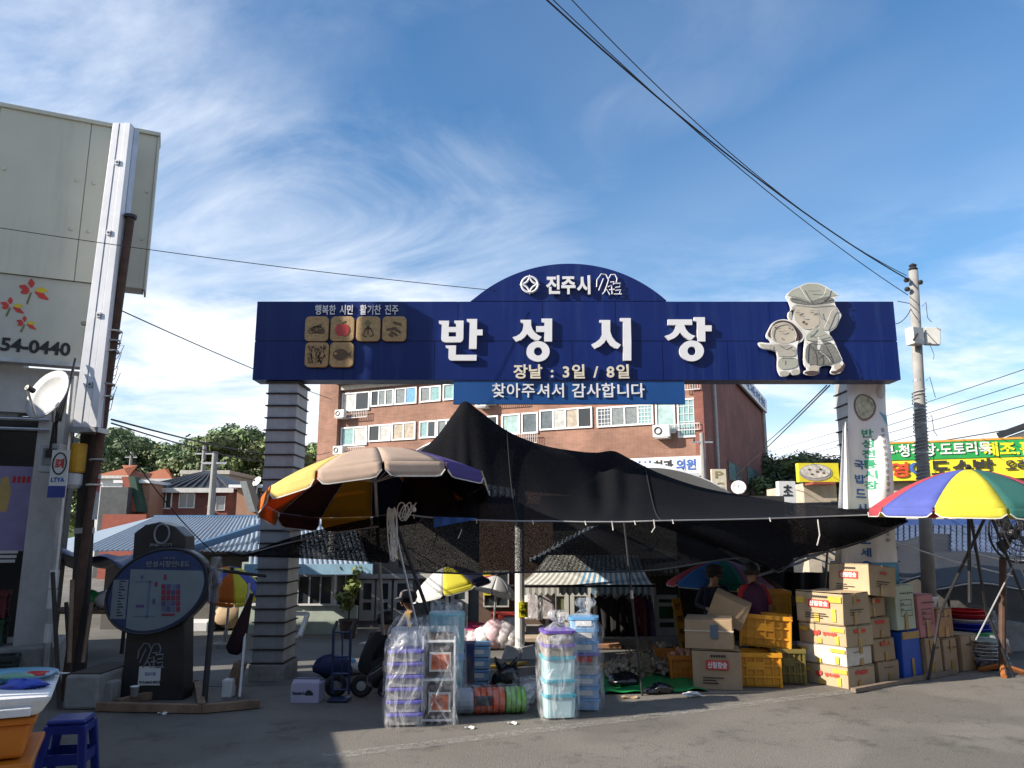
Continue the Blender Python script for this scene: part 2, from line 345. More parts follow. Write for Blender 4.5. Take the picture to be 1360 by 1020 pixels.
# skin of enamel sheets with joints
zm = gz(453, YG); cols = [GX0, W(460, 0, YG).x*0+GX0+1.22, GX0+2.44, GX0+3.66, GX0+4.3, GX0+5.52, GX0+6.4, GX0+7.3, GX1]
for r, (z0, z1) in enumerate(((GZ0, zm), (zm, GZ1))):
    cc = cols if r == 0 else [GX0, GX0+1.5, GX0+2.75, GX0+3.9, GX0+4.9, GX0+5.75, GX0+7.0, GX1]
    for i in range(len(cc)-1):
        part('panel', NAVY, gate, lambda b: b.bx(cc[i]+.005, cc[i+1]-.005, YG+.0015*((i*7+r*3) % 3), YG+.0115, z0+.005, z1-.005))
def gfr(Y): return lambda px, py, d: W(px, py, Y)+Vector((0, d, 0))
# arch over the middle
arc = []; cx_, r_ = 756, 195; cy_ = 350+r_
for k in range(41):
    px = 625+(885-625)*k/40; arc.append((px, cy_-math.sqrt(max(0, r_*r_-(px-cx_)**2))))
arc = [(625, 399.6)]+arc+[(885, 399.6)]
def archp(b):
    pts = [(W(p[0], p[1], YG).x, W(p[0], p[1], YG).z) for p in arc]; pts = [(x, max(z, GZ1+.002)) for x, z in pts]
    b.prism(pts, lambda x, z, d: (x, YG+.004+d, z), .35)
part('arch', NAVY, gate, archp)
part('lower_board', BLUEB, gate, lambda b: b.bx(W(602, 520, YG).x, W(910, 520, YG).x, YG+.02, YG+.09, gz(536, YG), GZ0-.002))
# the four big syllables, cut from thick sheet and stood off the face
LET = {
 'ban': ((575, 410), [[(105,220),(278,220),(270,325),(395,325),(398,275),(365,250),(365,218),(522,218),(517,520),(500,560),(465,582),(205,582),(165,565),(145,530),(155,285),(108,268)],
                     [(575,190),(750,190),(748,368),(842,368),(842,465),(745,465),(740,692),(612,692),(625,250),(578,230)],
                     [(220,635),(395,635),(390,793),(742,793),(738,890),(310,890),(278,872),(266,840),(270,690),(222,672)]], [(270,410),(395,410),(393,487),(270,487)], None),
 'seong': ((675, 410), [[(208,205),(385,205),(386,300),(410,365),(450,420),(505,462),(562,490),(510,552),(450,545),(390,515),(350,475),(318,440),(280,490),(220,540),(135,570),(75,497),(140,478),(200,440),(238,385),(255,320),(255,262),(210,245)],
                     [(562,183),(740,183),(738,568),(606,568),(610,407),(470,407),(470,310),(612,310),(612,250),(565,240)]], None, (503, 735, 195, 173, 70)),
 'si': ((780, 410), [[(200,208),(380,208),(380,400),(410,490),(470,570),(560,625),(510,690),(455,682),(390,640),(340,580),(312,535),(280,590),(210,650),(122,690),(65,620),(140,580),(205,525),(245,440),(243,258),(200,245)],
                     [(548,175),(725,175),(735,560),(735,890),(600,890),(600,240),(550,222)]], None, None),
 'jang': ((880, 410), [[(78,198),(487,198),(487,290),(352,290),(378,360),(420,415),(475,455),(540,475),(470,545),(415,530),(350,490),(310,450),(282,415),(245,465),(180,515),(95,548),(28,475),(100,455),(165,410),(200,350),(212,290),(78,290)],
                     [(518,160),(700,160),(702,298),(815,298),(815,397),(708,397),(710,568),(578,568),(570,240),(520,218)]], None, (480, 727, 205, 175, 72)),
}
for nm, ((ox, oy), polys, hole, ring) in LET.items():
    def q(p): w = W(ox+p[0]/12.74, oy+p[1]/12.74, YG); return (w.x, w.z)
    b = MB(); k = 0
    for poly in polys:
        yy = YG-.052+k*.002; k += 1
        if hole and k == 1:          # the bieup with its counter: outline split left and right of the hole
            H = [q(p) for p in hole]
            Lp = [(105,220),(278,220),(270,325),(270,582),(205,582),(165,565),(145,530),(155,285),(108,268)]
            Rp = [(395,325),(398,275),(365,250),(365,218),(522,218),(517,520),(500,560),(465,582),(395,582)]
            M1 = [(270,325),(395,325),(395,410),(270,410)]; M2 = [(270,487),(395,487),(395,582),(270,582)]
            for pp in (Lp, Rp, M1, M2): b.prism([q(p) for p in pp], lambda x, z, d: (x, yy+d, z), .04)
        else: b.prism([q(p) for p in poly], lambda x, z, d: (x, yy+d, z), .04)
    if ring:
        cx, cy, rx, ry, ri = ring; n = 32; yy = YG-.052+.004; o = len(b.v)
        for d in (0, .04):
            for fx, fy in ((rx, ry), (ri, ri*1.03)):
                for j in range(n):
                    x, z = q((cx+fx*math.cos(2*PI*j/n), cy+fy*math.sin(2*PI*j/n))); b.v.append(Vector((x, yy+d, z)))
        for j in range(n):
            k2 = (j+1) % n
            b.f += [(o+j, o+n+j, o+n+k2, o+k2), (o+j, o+k2, o+2*n+k2, o+2*n+j), (o+n+j, o+3*n+j, o+3*n+k2, o+n+k2), (o+2*n+j, o+2*n+k2, o+3*n+k2, o+3*n+j)]
    bm = bmesh.new(); 
    ob = b.build('letter', LETW, gate); bm.from_mesh(ob.data); bmesh.ops.recalc_face_normals(bm, faces=bm.faces); bm.to_mesh(ob.data); bm.free()
def gtext(body, m, px0, px1, py0, py1, Y, bold=.0, depth=.03, spacing=1.0, parent=gate, name='lettering'):
    c = W((px0+px1)/2, (py0+py1)/2, Y); w = W(px1, (py0+py1)/2, Y).x-W(px0, (py0+py1)/2, Y).x; h = gz(py0, Y)-gz(py1, Y)
    return text_chars('letter', body, m, parent, c, w, h, bold, depth)
gtext('장날 : 3일 / 8일', LETC, 682, 836, 484, 503, YG-.03, .022, .025)
gtext('찾아주셔서 감사합니다', LETW, 653, 856, 509, 528, YG+.01, .012, .02)
gtext('행복한 시민  활기찬 진주', LETW, 418, 529, 405, 418, YG-.018, .012, .015)
gtext('진주시', LETW, 725, 784, 366, 391, YG-.035, .035, .03)
# round city emblem
def emblem(b):
    c = W(703.5, 378, YG-.035); R = .112
    b.tube([c+Vector((R*math.cos(t*PI/12), 0, R*math.sin(t*PI/12))) for t in range(24)], .017, 6, closed=True)
    for k in range(4):
        a0 = k*PI/2; A = c+Vector((R*math.cos(a0), 0, R*math.sin(a0))); B = c+Vector((R*math.cos(a0+PI/2), 0, R*math.sin(a0+PI/2)))
        o = (A-c)+(B-c); b.tube([A.lerp(B, t/6)-o*(.16*math.sin(PI*t/6)) for t in range(7)], .015, 6)
        b.tube([A, c+(A-c)*1.25], [.014, .004], 6)
part('emblem', LETW, gate, emblem)
def swirl(b, c, s, thick, Y):
    P = lambda x, z: Vector((c.x+x*s, Y, c.z+z*s))
    for pts in ([(-.5,-.1),(-.48,.2),(-.3,.45),(-.12,.42),(-.02,.2),(-.1,-.05),(-.2,-.3)], [(-.42,-.25),(-.3,.05),(-.22,.25)], [(-.02,.25),(.08,.42),(.25,.42),(.33,.25),(.3,.1)],
                [(-.28,-.4),(-.1,-.2),(.02,-.42)], [(-.05,-.1),(.1,-.02),(.12,-.4)], [(.0,-.22),(.22,-.2)], [(.2,.05),(.45,.05),(.42,-.1),(.25,-.12)], [(.25,-.25),(.46,-.22),(.4,-.42)], [(.18,-.4),(.5,-.4)], [(.05,.1),(.2,.12),(.18,0)]):
        b.tube([P(*p) for p in pts], thick, 5)
part('brush_emblem', LETW, gate, lambda b: swirl(b, W(809, 378, YG-.03), .34, .009, YG-.03))
# six engraved tiles
TILE = mat('sand_coloured_plaque', (.36, .235, .105), .65, var=.28, vs_=30, bump=.4, bs=150)
ENG = mat('engraved_dark_line', (.10, .065, .04), .8); APPLE = mat('apple_red_enamel', (.40, .04, .03), .4); LEAFG = mat('dull_green_enamel', (.16, .15, .05), .6)
def rrect(x0, x1, z0, z1, r, n=5):
    P = []
    for cx, cz, a in ((x1-r, z1-r, 0), (x0+r, z1-r, 90), (x0+r, z0+r, 180), (x1-r, z0+r, 270)):
        for k in range(n+1): t = math.radians(a+90*k/n); P.append((cx+r*math.cos(t), cz+r*math.sin(t)))
    return P
def ell(cx, cz, rx, rz, n=18, a=0):
    return [(cx+rx*math.cos(2*PI*k/n)*math.cos(a)-rz*math.sin(2*PI*k/n)*math.sin(a), cz+rx*math.cos(2*PI*k/n)*math.sin(a)+rz*math.sin(2*PI*k/n)*math.cos(a)) for k in range(n)]
tp = [(404, 420), (438, 420), (472.5, 420), (507, 420), (404, 454.5), (437, 454.5)]
for i, (tx, ty) in enumerate(tp):
    a = W(tx, ty+33, YG-.05); c = W(tx+33, ty, YG-.05); x0, x1, z0, z1 = a.x, c.x, a.z, c.z; cx, cz, s = (x0+x1)/2, (z0+z1)/2, x1-x0
    t = part('plaque', TILE, gate, lambda b: b.prism(rrect(x0, x1, z0, z1, .06), lambda x, z, d: (x, YG-.05+d, z), .045), bevel=.006)
    F = lambda x, z, d: (x, YG-.056+d, z)
    def ln(pts, r=.008): return lambda b: b.tube([Vector((cx+x*s, YG-.052, cz+z*s)) for x, z in pts], r, 5)
    if i == 0:
        for ex, ez, ea in ((-.1, 0, .4), (.02, .02, 0), (.1, 0, -.4), (-.02, .1, 1.2)): part('gourd_relief', ENG, t, lambda b: b.tube([Vector((cx+ex*s*1.2+.075*math.cos(q*PI/8)*s/.34, YG-.052, cz+ez*s-.02+.05*math.sin(q*PI/8+ea)*s/.34)) for q in range(16)], .007, 4, closed=True))
        part('gourd_relief', ENG, t, lambda b: b.prism(ell(cx+.17*s, cz-.12*s, .17*s, .1*s), F, .006))
    if i == 1:
        part('apple_relief', APPLE, t, lambda b: (b.prism(ell(cx-.09*s, cz-.06*s, .2*s, .27*s), F, .006), b.prism(ell(cx+.1*s, cz-.06*s, .2*s, .27*s), lambda x, z, d: (x, YG-.058+d, z), .008)))
        part('apple_stalk', LEAFG, t, ln([(0, .18), (-.05, .32), (-.16, .38)], .01)); part('apple_stalk', LEAFG, t, ln([(-.03, .26), (.12, .34)], .009))
    if i == 2:
        part('sprout_relief', LEAFG, t, lambda b: b.prism(ell(cx-.02*s, cz+.24*s, .12*s, .12*s), F, .006))
        part('sprout_relief', ENG, t, lambda b: [b.tube([Vector((cx+x*s, YG-.052, cz+z*s)) for x, z in p], .009, 4) for p in ([(0, .12), (-.12, -.05), (-.22, -.3), (-.05, -.34)], [(0, .12), (.12, -.05), (.24, -.28), (.08, -.34)], [(-.12, 0), (.12, 0)], [(0, .1), (0, -.25)])])
    if i == 3:
        for ox_, oz_, aa, ln_ in ((.12, .22, -.3, .34), (-.1, -.02, .12, .44), (.1, -.06, -.6, .4), (.0, -.22, -.5, .32), (-.12, -.3, -.5, .2)):
            part('root_relief', ENG, t, lambda b: b.prism([(cx+ox_*s+(u*ln_*math.cos(aa)-v*.1*math.sin(aa))*s, cz+oz_*s+(u*ln_*math.sin(aa)+v*.1*math.cos(aa))*s) for u, v in ((-.5,-.5),(.5,-.5),(.5,.5),(-.5,.5))], lambda x, z, d: (x, YG-.056-.0015*ox_+d, z), .006))
    if i == 4:
        part('grain_relief', ENG, t, lambda b: [b.box((cx+random.uniform(-.36, .36)*s, YG-.051, cz+random.uniform(-.36, .36)*s), (.012, .006, .03), Matrix.Rotation(random.uniform(-.8, .8), 3, 'Y')) for _ in range(90)])
    if i == 5:
        part('fish_relief', ENG, t, lambda b: (b.prism(ell(cx-.04*s, cz, .32*s, .25*s), F, .006), b.prism([(cx+.25*s, cz), (cx+.4*s, cz+.12*s), (cx+.36*s, cz), (cx+.4*s, cz-.12*s)], lambda x, z, d: (x, YG-.058+d, z), .006)))
        part('fish_eye', TILE, t, lambda b: b.prism(ell(cx-.24*s, cz+.04*s, .06*s, .06*s), lambda x, z, d: (x, YG-.062+d, z), .005))
# two flat cut-out figures
CUT = mat('grey_cutout_sheet', (.40, .38, .33), .6, var=.1); SKINP = mat('pale_flesh_print', (.47, .42, .34), .6, var=.05); GREY1 = mat('grey_green_print', (.36, .37, .31), .6, var=.08); GREY2 = mat('mid_grey_print', (.19, .19, .17), .6, var=.25, vs_=40)
HAIRB = mat('brown_print', (.075, .045, .045), .6); EDGEW = mat('white_outline_print', (.70, .69, .65), .6)
def cz_(p): w = W(990+p[0]/7.286, 370+p[1]/7.286, YG); return (w.x, w.z)
def chai(P, n=2, closed=True):
    for _ in range(n):
        Q = [] if closed else [P[0]]
        for i in range(len(P) if closed else len(P)-1):
            a, b = P[i], P[(i+1) % len(P)]; Q += [(a[0]*.75+b[0]*.25, a[1]*.75+b[1]*.25), (a[0]*.25+b[0]*.75, a[1]*.25+b[1]*.75)]
        P = Q if closed else Q+[P[-1]]
    return P
def cutfig(label, layers):
    fig = None
    for k, (nm, m, poly) in enumerate(layers):
        yy = YG-.075-.0018*k
        o = part(nm, m, gate if fig is None else fig, lambda b: b.prism([cz_(p) for p in (chai(poly) if len(poly) < 60 and nm not in ('mouth', 'eye', 'shoe') else poly)], lambda x, z, d: (x, yy+d, z), (.03 if k == 0 else .0016)))
        if fig is None: fig = o; fig['label'] = label
    return fig
def E_(cx, cy, rx, ry, n=22): return [(cx+rx*math.cos(2*PI*k/n), cy+ry*math.sin(2*PI*k/n)) for k in range(n)]
cutfig('pale cut-out of a small child pointing', [
 ('child_cutout', EDGEW, [(172,575),(215,490),(250,430),(350,402),(440,425),(520,500),(556,570),(530,625),(478,640),(485,770),(500,870),(512,920),(440,955),(410,905),(405,950),(330,965),(305,925),(290,880),(298,720),(220,700),(140,690),(105,645),(115,625),(215,640),(235,620)]),
 ('hair', HAIRB, [(190,570),(225,490),(270,430),(350,414),(430,435),(505,510),(540,570),(515,610),(460,618),(420,640),(250,600)]),
 ('face', SKINP, [(222,560),(240,480),(290,452),(365,440),(430,475),(475,560),(455,620),(380,645),(290,635),(240,610)]),
 ('jacket', CUT, [(115,640),(215,655),(300,648),(430,650),(475,690),(472,770),(295,770),(298,715),(225,700),(140,682)]),
 ('skirt', GREY1, [(298,772),(475,772),(495,860),(400,890),(295,888)]),
 ('shoe', CUT, E_(358, 930, 46, 26)), ('shoe', CUT, E_(465, 918, 42, 28)),
 ('mouth', HAIRB, E_(337, 597, 4, 9, 10)), ('eye', HAIRB, E_(270, 490, 10, 5, 10)), ('eye', HAIRB, E_(408, 498, 10, 5, 10))])
cutfig('pale cut-out of a woman carrying a wrapped load on her head', [
 ('woman_cutout', EDGEW, [(368,190),(420,125),(500,95),(560,58),(690,58),(760,95),(850,150),(885,190),(838,205),(842,260),(880,320),(912,370),(890,410),(860,490),(775,540),(825,590),(870,690),(912,805),(942,850),(915,920),(830,945),(795,915),(825,870),(805,845),(690,858),(700,930),(640,952),(545,940),(545,905),(590,885),(540,845),(550,690),(555,560),(520,510),(470,450),(390,400),(395,340),(430,318),(400,230)]),
 ('load', GREY1, [(378,186),(430,125),(505,100),(570,66),(685,66),(755,102),(840,152),(870,186),(800,190),(720,200),(600,250),(500,205)]),
 ('load_band', GREY2, [(405,195),(500,207),(600,252),(720,202),(800,192),(835,215),(835,250),(700,262),(560,270),(425,250)]),
 ('scarf', CUT, [(425,260),(560,275),(700,268),(835,262),(872,330),(880,400),(850,480),(770,525),(680,495),(690,420),(600,300),(455,300),(440,330),(400,345),(395,400),(430,420)]),
 ('face', SKINP, [(455,330),(470,290),(560,280),(640,300),(690,390),(700,450),(640,500),(550,510),(480,450),(450,400)]),
 ('jacket', GREY1, [(565,560),(640,490),(700,490),(815,590),(800,610),(560,620)]),
 ('skirt', GREY2, [(562,625),(800,615),(860,700),(905,800),(800,840),(690,848),(550,840)]),
 ('apron_tie', EDGEW, [(675,570),(700,600),(745,665),(705,650),(695,710),(670,700),(680,620)]),
 ('sock', SKINP, [(590,860),(685,845),(690,915),(590,915)]), ('shoe', HAIRB, E_(620, 925, 72, 20)),
 ('sock', SKINP, [(820,850),(890,825),(905,880),(850,905)]), ('shoe', HAIRB, [(800,912),(850,905),(905,870),(925,830),(938,850),(912,912),(840,938),(805,930)]),
 ('mouth', HAIRB, E_(540, 440, 14, 12, 12)), ('eye', GREY2, E_(485, 350, 24, 5, 10)), ('eye', GREY2, E_(620, 348, 20, 5, 10))])
LINED = mat('dark_outline_print', (.12, .11, .10), .7)
def cutline(pts, m_=None, r=.0032, k=16):
    part('drawn_line', m_ or LINED, gate, lambda b: b.tube([Vector((cz_(p)[0], YG-.075-.0018*k, cz_(p)[1])) for p in chai(pts, 2, False)], r, 4))
for pts in ([(378,186),(500,205),(600,252),(720,202),(870,186)], [(425,250),(560,272),(700,262),(835,250)], [(570,640),(630,720),(635,830)], [(640,700),(700,760),(690,845)], [(720,650),(770,740),(800,840)], [(650,770),(720,720),(790,780)], [(600,680),(660,690)], [(560,612),(640,640),(800,612)], [(600,560),(650,590),(760,560)], [(580,140),(640,145),(700,138)], [(680,330),(700,400),(745,420)], [(500,378),(520,390),(555,385)], [(470,335),(500,330)], [(600,330),(640,332)]): cutline(pts)
for pts in ([(500,100),(560,200),(600,250)], [(755,102),(735,180),(690,205)], [(850,300),(800,330),(770,420),(730,500)], [(565,620),(552,690),(548,838)], [(800,615),(860,700),(905,800)], [(640,490),(600,540),(565,560)], [(690,720),(760,770),(800,830)]): cutline(pts, EDGEW)
for pts in ([(300,770),(475,770)], [(340,790),(338,830)], [(300,650),(340,690),(400,655)], [(410,690),(440,720),(470,705)], [(300,525),(330,535),(365,520)], [(250,470),(285,478)], [(395,485),(425,480)], [(225,655),(222,700)]): cutline(pts, k=12, r=.003)
for pts in ([(245,600),(222,560),(240,480),(290,452),(365,440),(430,475),(475,560),(455,620)],): cutline(pts, EDGEW, .004, 11)
# pillars: stacked cladding cases with a flange at every joint
def pillar(pxl, pxr, zbot, n, label, yo=.06, up=0):
    x0, x1 = W(pxl, 505, YG+max(0, yo-.06)).x, W(pxr, 505, YG+max(0, yo-.06)).x; y0, y1 = YG+yo, YG+yo+.53; ZT = GZ0-.004+up
    p = part('pillar', DARKST, gate, lambda b: b.bx(x0+.05, x1-.05, y0+.05, y1-.05, 0, ZT)); p['label'] = label
    h = (ZT-zbot)/n; c0 = None; f0 = None
    for i in range(n):
        z = zbot+i*h
        if c0 is None:
            c0 = part('cladding', CLAD, p, lambda b: b.bx(x0, x1, y0, y1, z+.007, z+h-.007), bevel=.006)
            f0 = part('flange', RUST, p, lambda b: b.bx(x0-.022, x1+.022, y0-.022, y1+.022, z-.0065, z+.0065))
        else:
            for s_, nm in ((c0, 'cladding'), (f0, 'flange')):
                o = copy_data(s_, nm, p); o.location = (random.uniform(-.005, .005), random.uniform(-.005, .005), i*h)
                if nm == 'cladding' :
                    bb = o.modifiers.new('bevel', 'BEVEL'); bb.width = .006; bb.segments = 2
    part('cap', RUST, p, lambda b: b.bx(x0-.03, x1+.03, y0-.03, y1+.03, ZT-.026, ZT+.001))
    pl = part('plinth', CONC, p, lambda b: b.bx(x0-.03, x1+.04, y0-.03, y1+.05, -.02, zbot-.012), bevel=.02)
    return p
pillar(355, 394, gz(882, YG), 22, 'grey ribbed pillar standing clear beside the map board')
pillar(1131, 1172, .35, 21, 'ribbed pillar hung with a long white banner', .56, .35)
# ================================================================ background: hill, trees, houses
def brick_mat(name, c1, c2, mortar, scale):
    m = bpy.data.materials.new(name); m.use_nodes = True; nt = m.node_tree; N = nt.nodes; L = nt.links; b = N['Principled BSDF']; b.inputs['Roughness'].default_value = .9
    tc = N.new('ShaderNodeTexCoord'); sp = N.new('ShaderNodeSeparateXYZ'); L.new(tc.outputs['Object'], sp.inputs[0])
    ad = N.new('ShaderNodeMath'); ad.operation = 'ADD'; L.new(sp.outputs[0], ad.inputs[0]); L.new(sp.outputs[1], ad.inputs[1])
    cb = N.new('ShaderNodeCombineXYZ'); L.new(ad.outputs[0], cb.inputs[0]); L.new(sp.outputs[2], cb.inputs[1])
    t = N.new('ShaderNodeTexBrick'); t.inputs['Scale'].default_value = scale; t.inputs['Color1'].default_value = c1+(1,); t.inputs['Color2'].default_value = c2+(1,); t.inputs['Mortar'].default_value = mortar+(1,)
    t.inputs['Mortar Size'].default_value = .012; t.inputs['Row Height'].default_value = .25; t.inputs['Brick Width'].default_value = .75; L.new(cb.outputs[0], t.inputs['Vector'])
    n = N.new('ShaderNodeTexNoise'); n.inputs['Scale'].default_value = .35; n.inputs['Detail'].default_value = 9; n.inputs['Roughness'].default_value = .7; L.new(tc.outputs['Object'], n.inputs['Vector'])
    mr = N.new('ShaderNodeMapRange'); mr.inputs[1].default_value = .35; mr.inputs[2].default_value = .7; mr.inputs[3].default_value = .62; mr.inputs[4].default_value = 1.25; L.new(n.outputs['Fac'], mr.inputs[0])
    mx = N.new('ShaderNodeMix'); mx.data_type = 'RGBA'; mx.blend_type = 'MULTIPLY'; mx.inputs['Factor'].default_value = 1; L.new(t.outputs['Color'], mx.inputs[6]); L.new(mr.outputs[0], mx.inputs[7]); L.new(mx.outputs[2], b.inputs['Base Color'])
    return m
BRICK = brick_mat('weathered_brick', (.29, .145, .10), (.23, .115, .08), (.30, .25, .21), 3.0)
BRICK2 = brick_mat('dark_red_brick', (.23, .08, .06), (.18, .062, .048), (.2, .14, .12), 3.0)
PEACH = mat('peach_brick_panel', (.30, .165, .11), .85, var=.15)
HILLM = mat('hill_scrub', (.03, .05, .015), .95, var=.4, vs_=.2)
def hill(name, cx, cy, rx, ry, h):
    def fn(u, v):
        x = (u-.5)*2; y = (v-.5)*2; r = max(0, 1-x*x-y*y*.999); n = math.sin(x*7+y*3)*.06+math.sin(y*11+x*5)*.04
        return (cx+x*rx, cy+y*ry, h*(r**.7)*(1+n)-.3 if r > 0 else -.3)
    o = MB().grid(fn, 30, 30).build(name, HILLM, base=False, smooth=True); tag(o, kind='structure'); return lambda x, y: max(0, h*max(0, 1-((x-cx)/rx)**2-((y-cy)/ry)**2)**.7-.3)
H1 = hill('hill', -34, 112, 62, 34, 9.5); H2 = hill('hill', 62, 150, 60, 36, 15)
BARK = mat('bark', (.06, .045, .03), .95, var=.3, bump=.4)
LEAFM = []
for nm, c in (('deep_green_leaves', (.042, .082, .020)), ('mid_green_leaves', (.075, .13, .026)), ('yellow_green_leaves', (.11, .16, .03))):
    m_ = mat(nm, c, .6, var=.5, vs_=1.1, sub=0); LEAFM.append(m_); nt = m_.node_tree; bs_ = nt.nodes['Principled BSDF']; lk = bs_.inputs['Base Color'].links[0]; src = lk.from_socket
    oi = nt.nodes.new('ShaderNodeObjectInfo'); hs = nt.nodes.new('ShaderNodeHueSaturation'); r1 = nt.nodes.new('ShaderNodeMapRange'); r1.inputs[3].default_value = .75; r1.inputs[4].default_value = 1.5; r2 = nt.nodes.new('ShaderNodeMapRange'); r2.inputs[3].default_value = .47; r2.inputs[4].default_value = .52
    nt.links.new(oi.outputs['Random'], r1.inputs[0]); nt.links.new(oi.outputs['Random'], r2.inputs[0]); nt.links.new(r1.outputs[0], hs.inputs['Value']); nt.links.new(r2.outputs[0], hs.inputs['Hue']); hs.inputs['Saturation'].default_value = .85; nt.links.new(src, hs.inputs['Color']); nt.links.new(hs.outputs[0], bs_.inputs['Base Color'])
def leaf_cloud(b, c, r, n, s, rnd, flat=.8):
    for _ in range(n):
        d = Vector((rnd.gauss(0, 1), rnd.gauss(0, 1), rnd.gauss(0, 1)));
        if d.length < 1e-3: continue
        d.normalize(); p = Vector(c)+Vector((d.x*r, d.y*r, d.z*r*flat))*rnd.uniform(.55, 1.05)
        a = d.orthogonal().normalized()*s*rnd.uniform(.6, 1.3); q = d.cross(a).normalized()*s*rnd.uniform(.35, .8)
        tw = Matrix.Rotation(rnd.uniform(0, 6.28), 3, d); a = tw @ a; q = tw @ q; k = d*s*rnd.uniform(-.5, .5)
        b.add([p-a, p-q+k, p+a, p+q-k], [(0, 1, 2, 3)])
def tree_proto(seed, h, w, nl, ls, mi):
    rnd = random.Random(seed); root = thing('broadleaf_tree', 'tree', 'tree')
    t = MB(); t.tube([(0, 0, 0), (rnd.uniform(-.1, .1)*w, 0, h*.3), (rnd.uniform(-.1, .1)*w, rnd.uniform(-.1, .1)*w, h*.7)], [h*.03, h*.022, h*.008], 7)
    for k in range(5):
        a = k*1.26+rnd.random(); t.tube([(0, 0, h*(.25+.07*k)), (w*.3*math.cos(a), w*.3*math.sin(a), h*(.45+.08*k))], [h*.013, h*.004], 5)
    t.build('trunk', BARK, root, True)
    b = MB(); cl = []
    for k in range(24):
        a = rnd.uniform(0, 6.28); rr = w*.46*math.sqrt(rnd.random()); z = h*rnd.uniform(.30, 1.02); f = (1-abs(z/h-.55)*1.1)*rnd.uniform(.7, 1.25)
        cl.append((rr*math.cos(a)*f*1.3, rr*math.sin(a)*f*1.3, z))
    for c in cl: leaf_cloud(b, c, w*rnd.uniform(.12, .23), nl//24, ls, rnd)
    b.build('crown', LEAFM[mi], root, True); return root
protos = [tree_proto(3, 7.5, 6.2, 7000, .16, 0), tree_proto(5, 8.5, 6.8, 7600, .17, 1), tree_proto(8, 7, 6, 7000, .16, 2), tree_proto(12, 6, 6.5, 7000, .16, 1)]
used = set()
def plant(i, x, y, z, s, label, group):
    p = protos[i]; o = p if i not in used else dup(p); used.add(i)
    o.location = (x, y, z); o.rotation_euler = (0, 0, random.uniform(0, 6.28)); o.scale = (s*random.uniform(.95, 1.15), s*random.uniform(.95, 1.15), s); tag(o, label, 'tree', group)
rnd = random.Random(4)
kinds = ['deep green broadleaf tree in the wood on the hill beyond the blue roof', 'mid green broadleaf tree in the wood on the hill beyond the blue roof', 'yellow green broadleaf tree in the wood on the hill beyond the blue roof', 'low spreading green tree in the wood on the hill beyond the blue roof']
for row, (Y, n) in enumerate(((70, 13), (78, 14), (88, 14), (99, 12))):
    for k in range(n):
        px = 110+345*(k+.5)/n+rnd.uniform(-9, 9); x = gx(px, Y, 620); i = rnd.choice((0, 1, 1, 2, 3)); 
        if px > 400: i = rnd.choice((2, 2, 1))
        top = {0: 600, 1: 592, 2: 588, 3: 584}[row]+(10*math.sin(px*.035)); y = Y+rnd.uniform(-2, 2)
        zt = gz(top, y); zg = H1(x, y); hh = {0: 7.5, 1: 8.5, 2: 7, 3: 6}[i]; s = max(.45, min(1.35, (zt-zg)/hh))
        plant(i, x, y, zg-.1, s, kinds[i], 'trees on the wooded hill')
for k in range(13):
    Y = 66+rnd.uniform(-4, 16); px = 1020+9.5*k+rnd.uniform(-3, 3); x = gx(px, Y, 630); i = rnd.choice((0, 1, 0))
    plant(i, x, Y, -.1, (gz(614+rnd.uniform(0, 9), Y))/(7.5 if i == 0 else 8.5), 'dark green broadleaf tree behind the brick annex and dish picture sign', 'trees behind the brick annex')
o = MB().grid(lambda u, v: (gx(980+420*u, 210, 600), 210+v*60, (1.8+210*(710-609-3*math.sin(u*9)-2*math.sin(u*23))/1030)*math.sin(PI*min(1, .5+v*.5)) if v < 1 else -1), 60, 6).build('far_ridge', mat('far_ridge_woods', (.035, .055, .035), .95, var=.4, vs_=.3), base=False, smooth=True); tag(o, kind='structure')
# ---------------------------------------------------------------- the long brick block
def plane_hit(px, py, P0, n):
    d = Vector(((px-680)/FPX, CS-(510-py)/FPX*SN, (510-py)/FPX*CS+SN)); C = Vector((0, 0, CAMH)); return C+d*((Vector(P0)-C).dot(n)/d.dot(n))
e = Vector((-.908, .42, 0)).normalized(); nf = Vector((-e.y, e.x, 0)).normalized(); nf = nf if nf.y < 0 else -nf; f = -nf
Rc = W(937, 600, 50); Rc.z = 0
blk = thing('brick_apartment_block', 'long four storey brick apartment block with rows of wide windows behind the gate', 'building', Rc)
def FP(s, z, d=0.0): return Rc+e*s+nf*d+Vector((0, 0, z))
def fsz(px, py): p = plane_hit(px, py, Rc, nf); return ((p-Rc).dot(e), p.z)
def fbox(b, s0, s1, z0, z1, d0, d1): return b.hexa([FP(s1, z0, d1), FP(s0, z0, d1), FP(s0, z0, d0), FP(s1, z0, d0), FP(s1, z1, d1), FP(s0, z1, d1), FP(s0, z1, d0), FP(s1, z1, d0)])
S_L = fsz(432, 560)[0]; TOPZ = 15.4; SL = 33
part('wall', BRICK, blk, lambda b: b.hexa([FP(S_L, 0, 0), FP(0, 0, 0), FP(0, 0, -SL), FP(S_L, 0, -SL), FP(S_L, TOPZ), FP(0, TOPZ), FP(0, TOPZ, -SL), FP(S_L, TOPZ, -SL)]))
BCONC = mat('block_concrete_band', (.42, .39, .34), .85, var=.2, dirt=.5, dcol=(.2, .15, .12)); BROWN = mat('brown_eave', (.10, .055, .04), .8)
s0 = fsz(455, 520)[0]; zt = fsz(520, 514.5)[1]
part('eave', BROWN, blk, lambda b: fbox(b, -.3, s0, zt+.45, zt+.95, -.1, .9)); part('fascia_band', BCONC, blk, lambda b: fbox(b, 0.0, s0, zt+.08, zt+.45, -.1, .35))
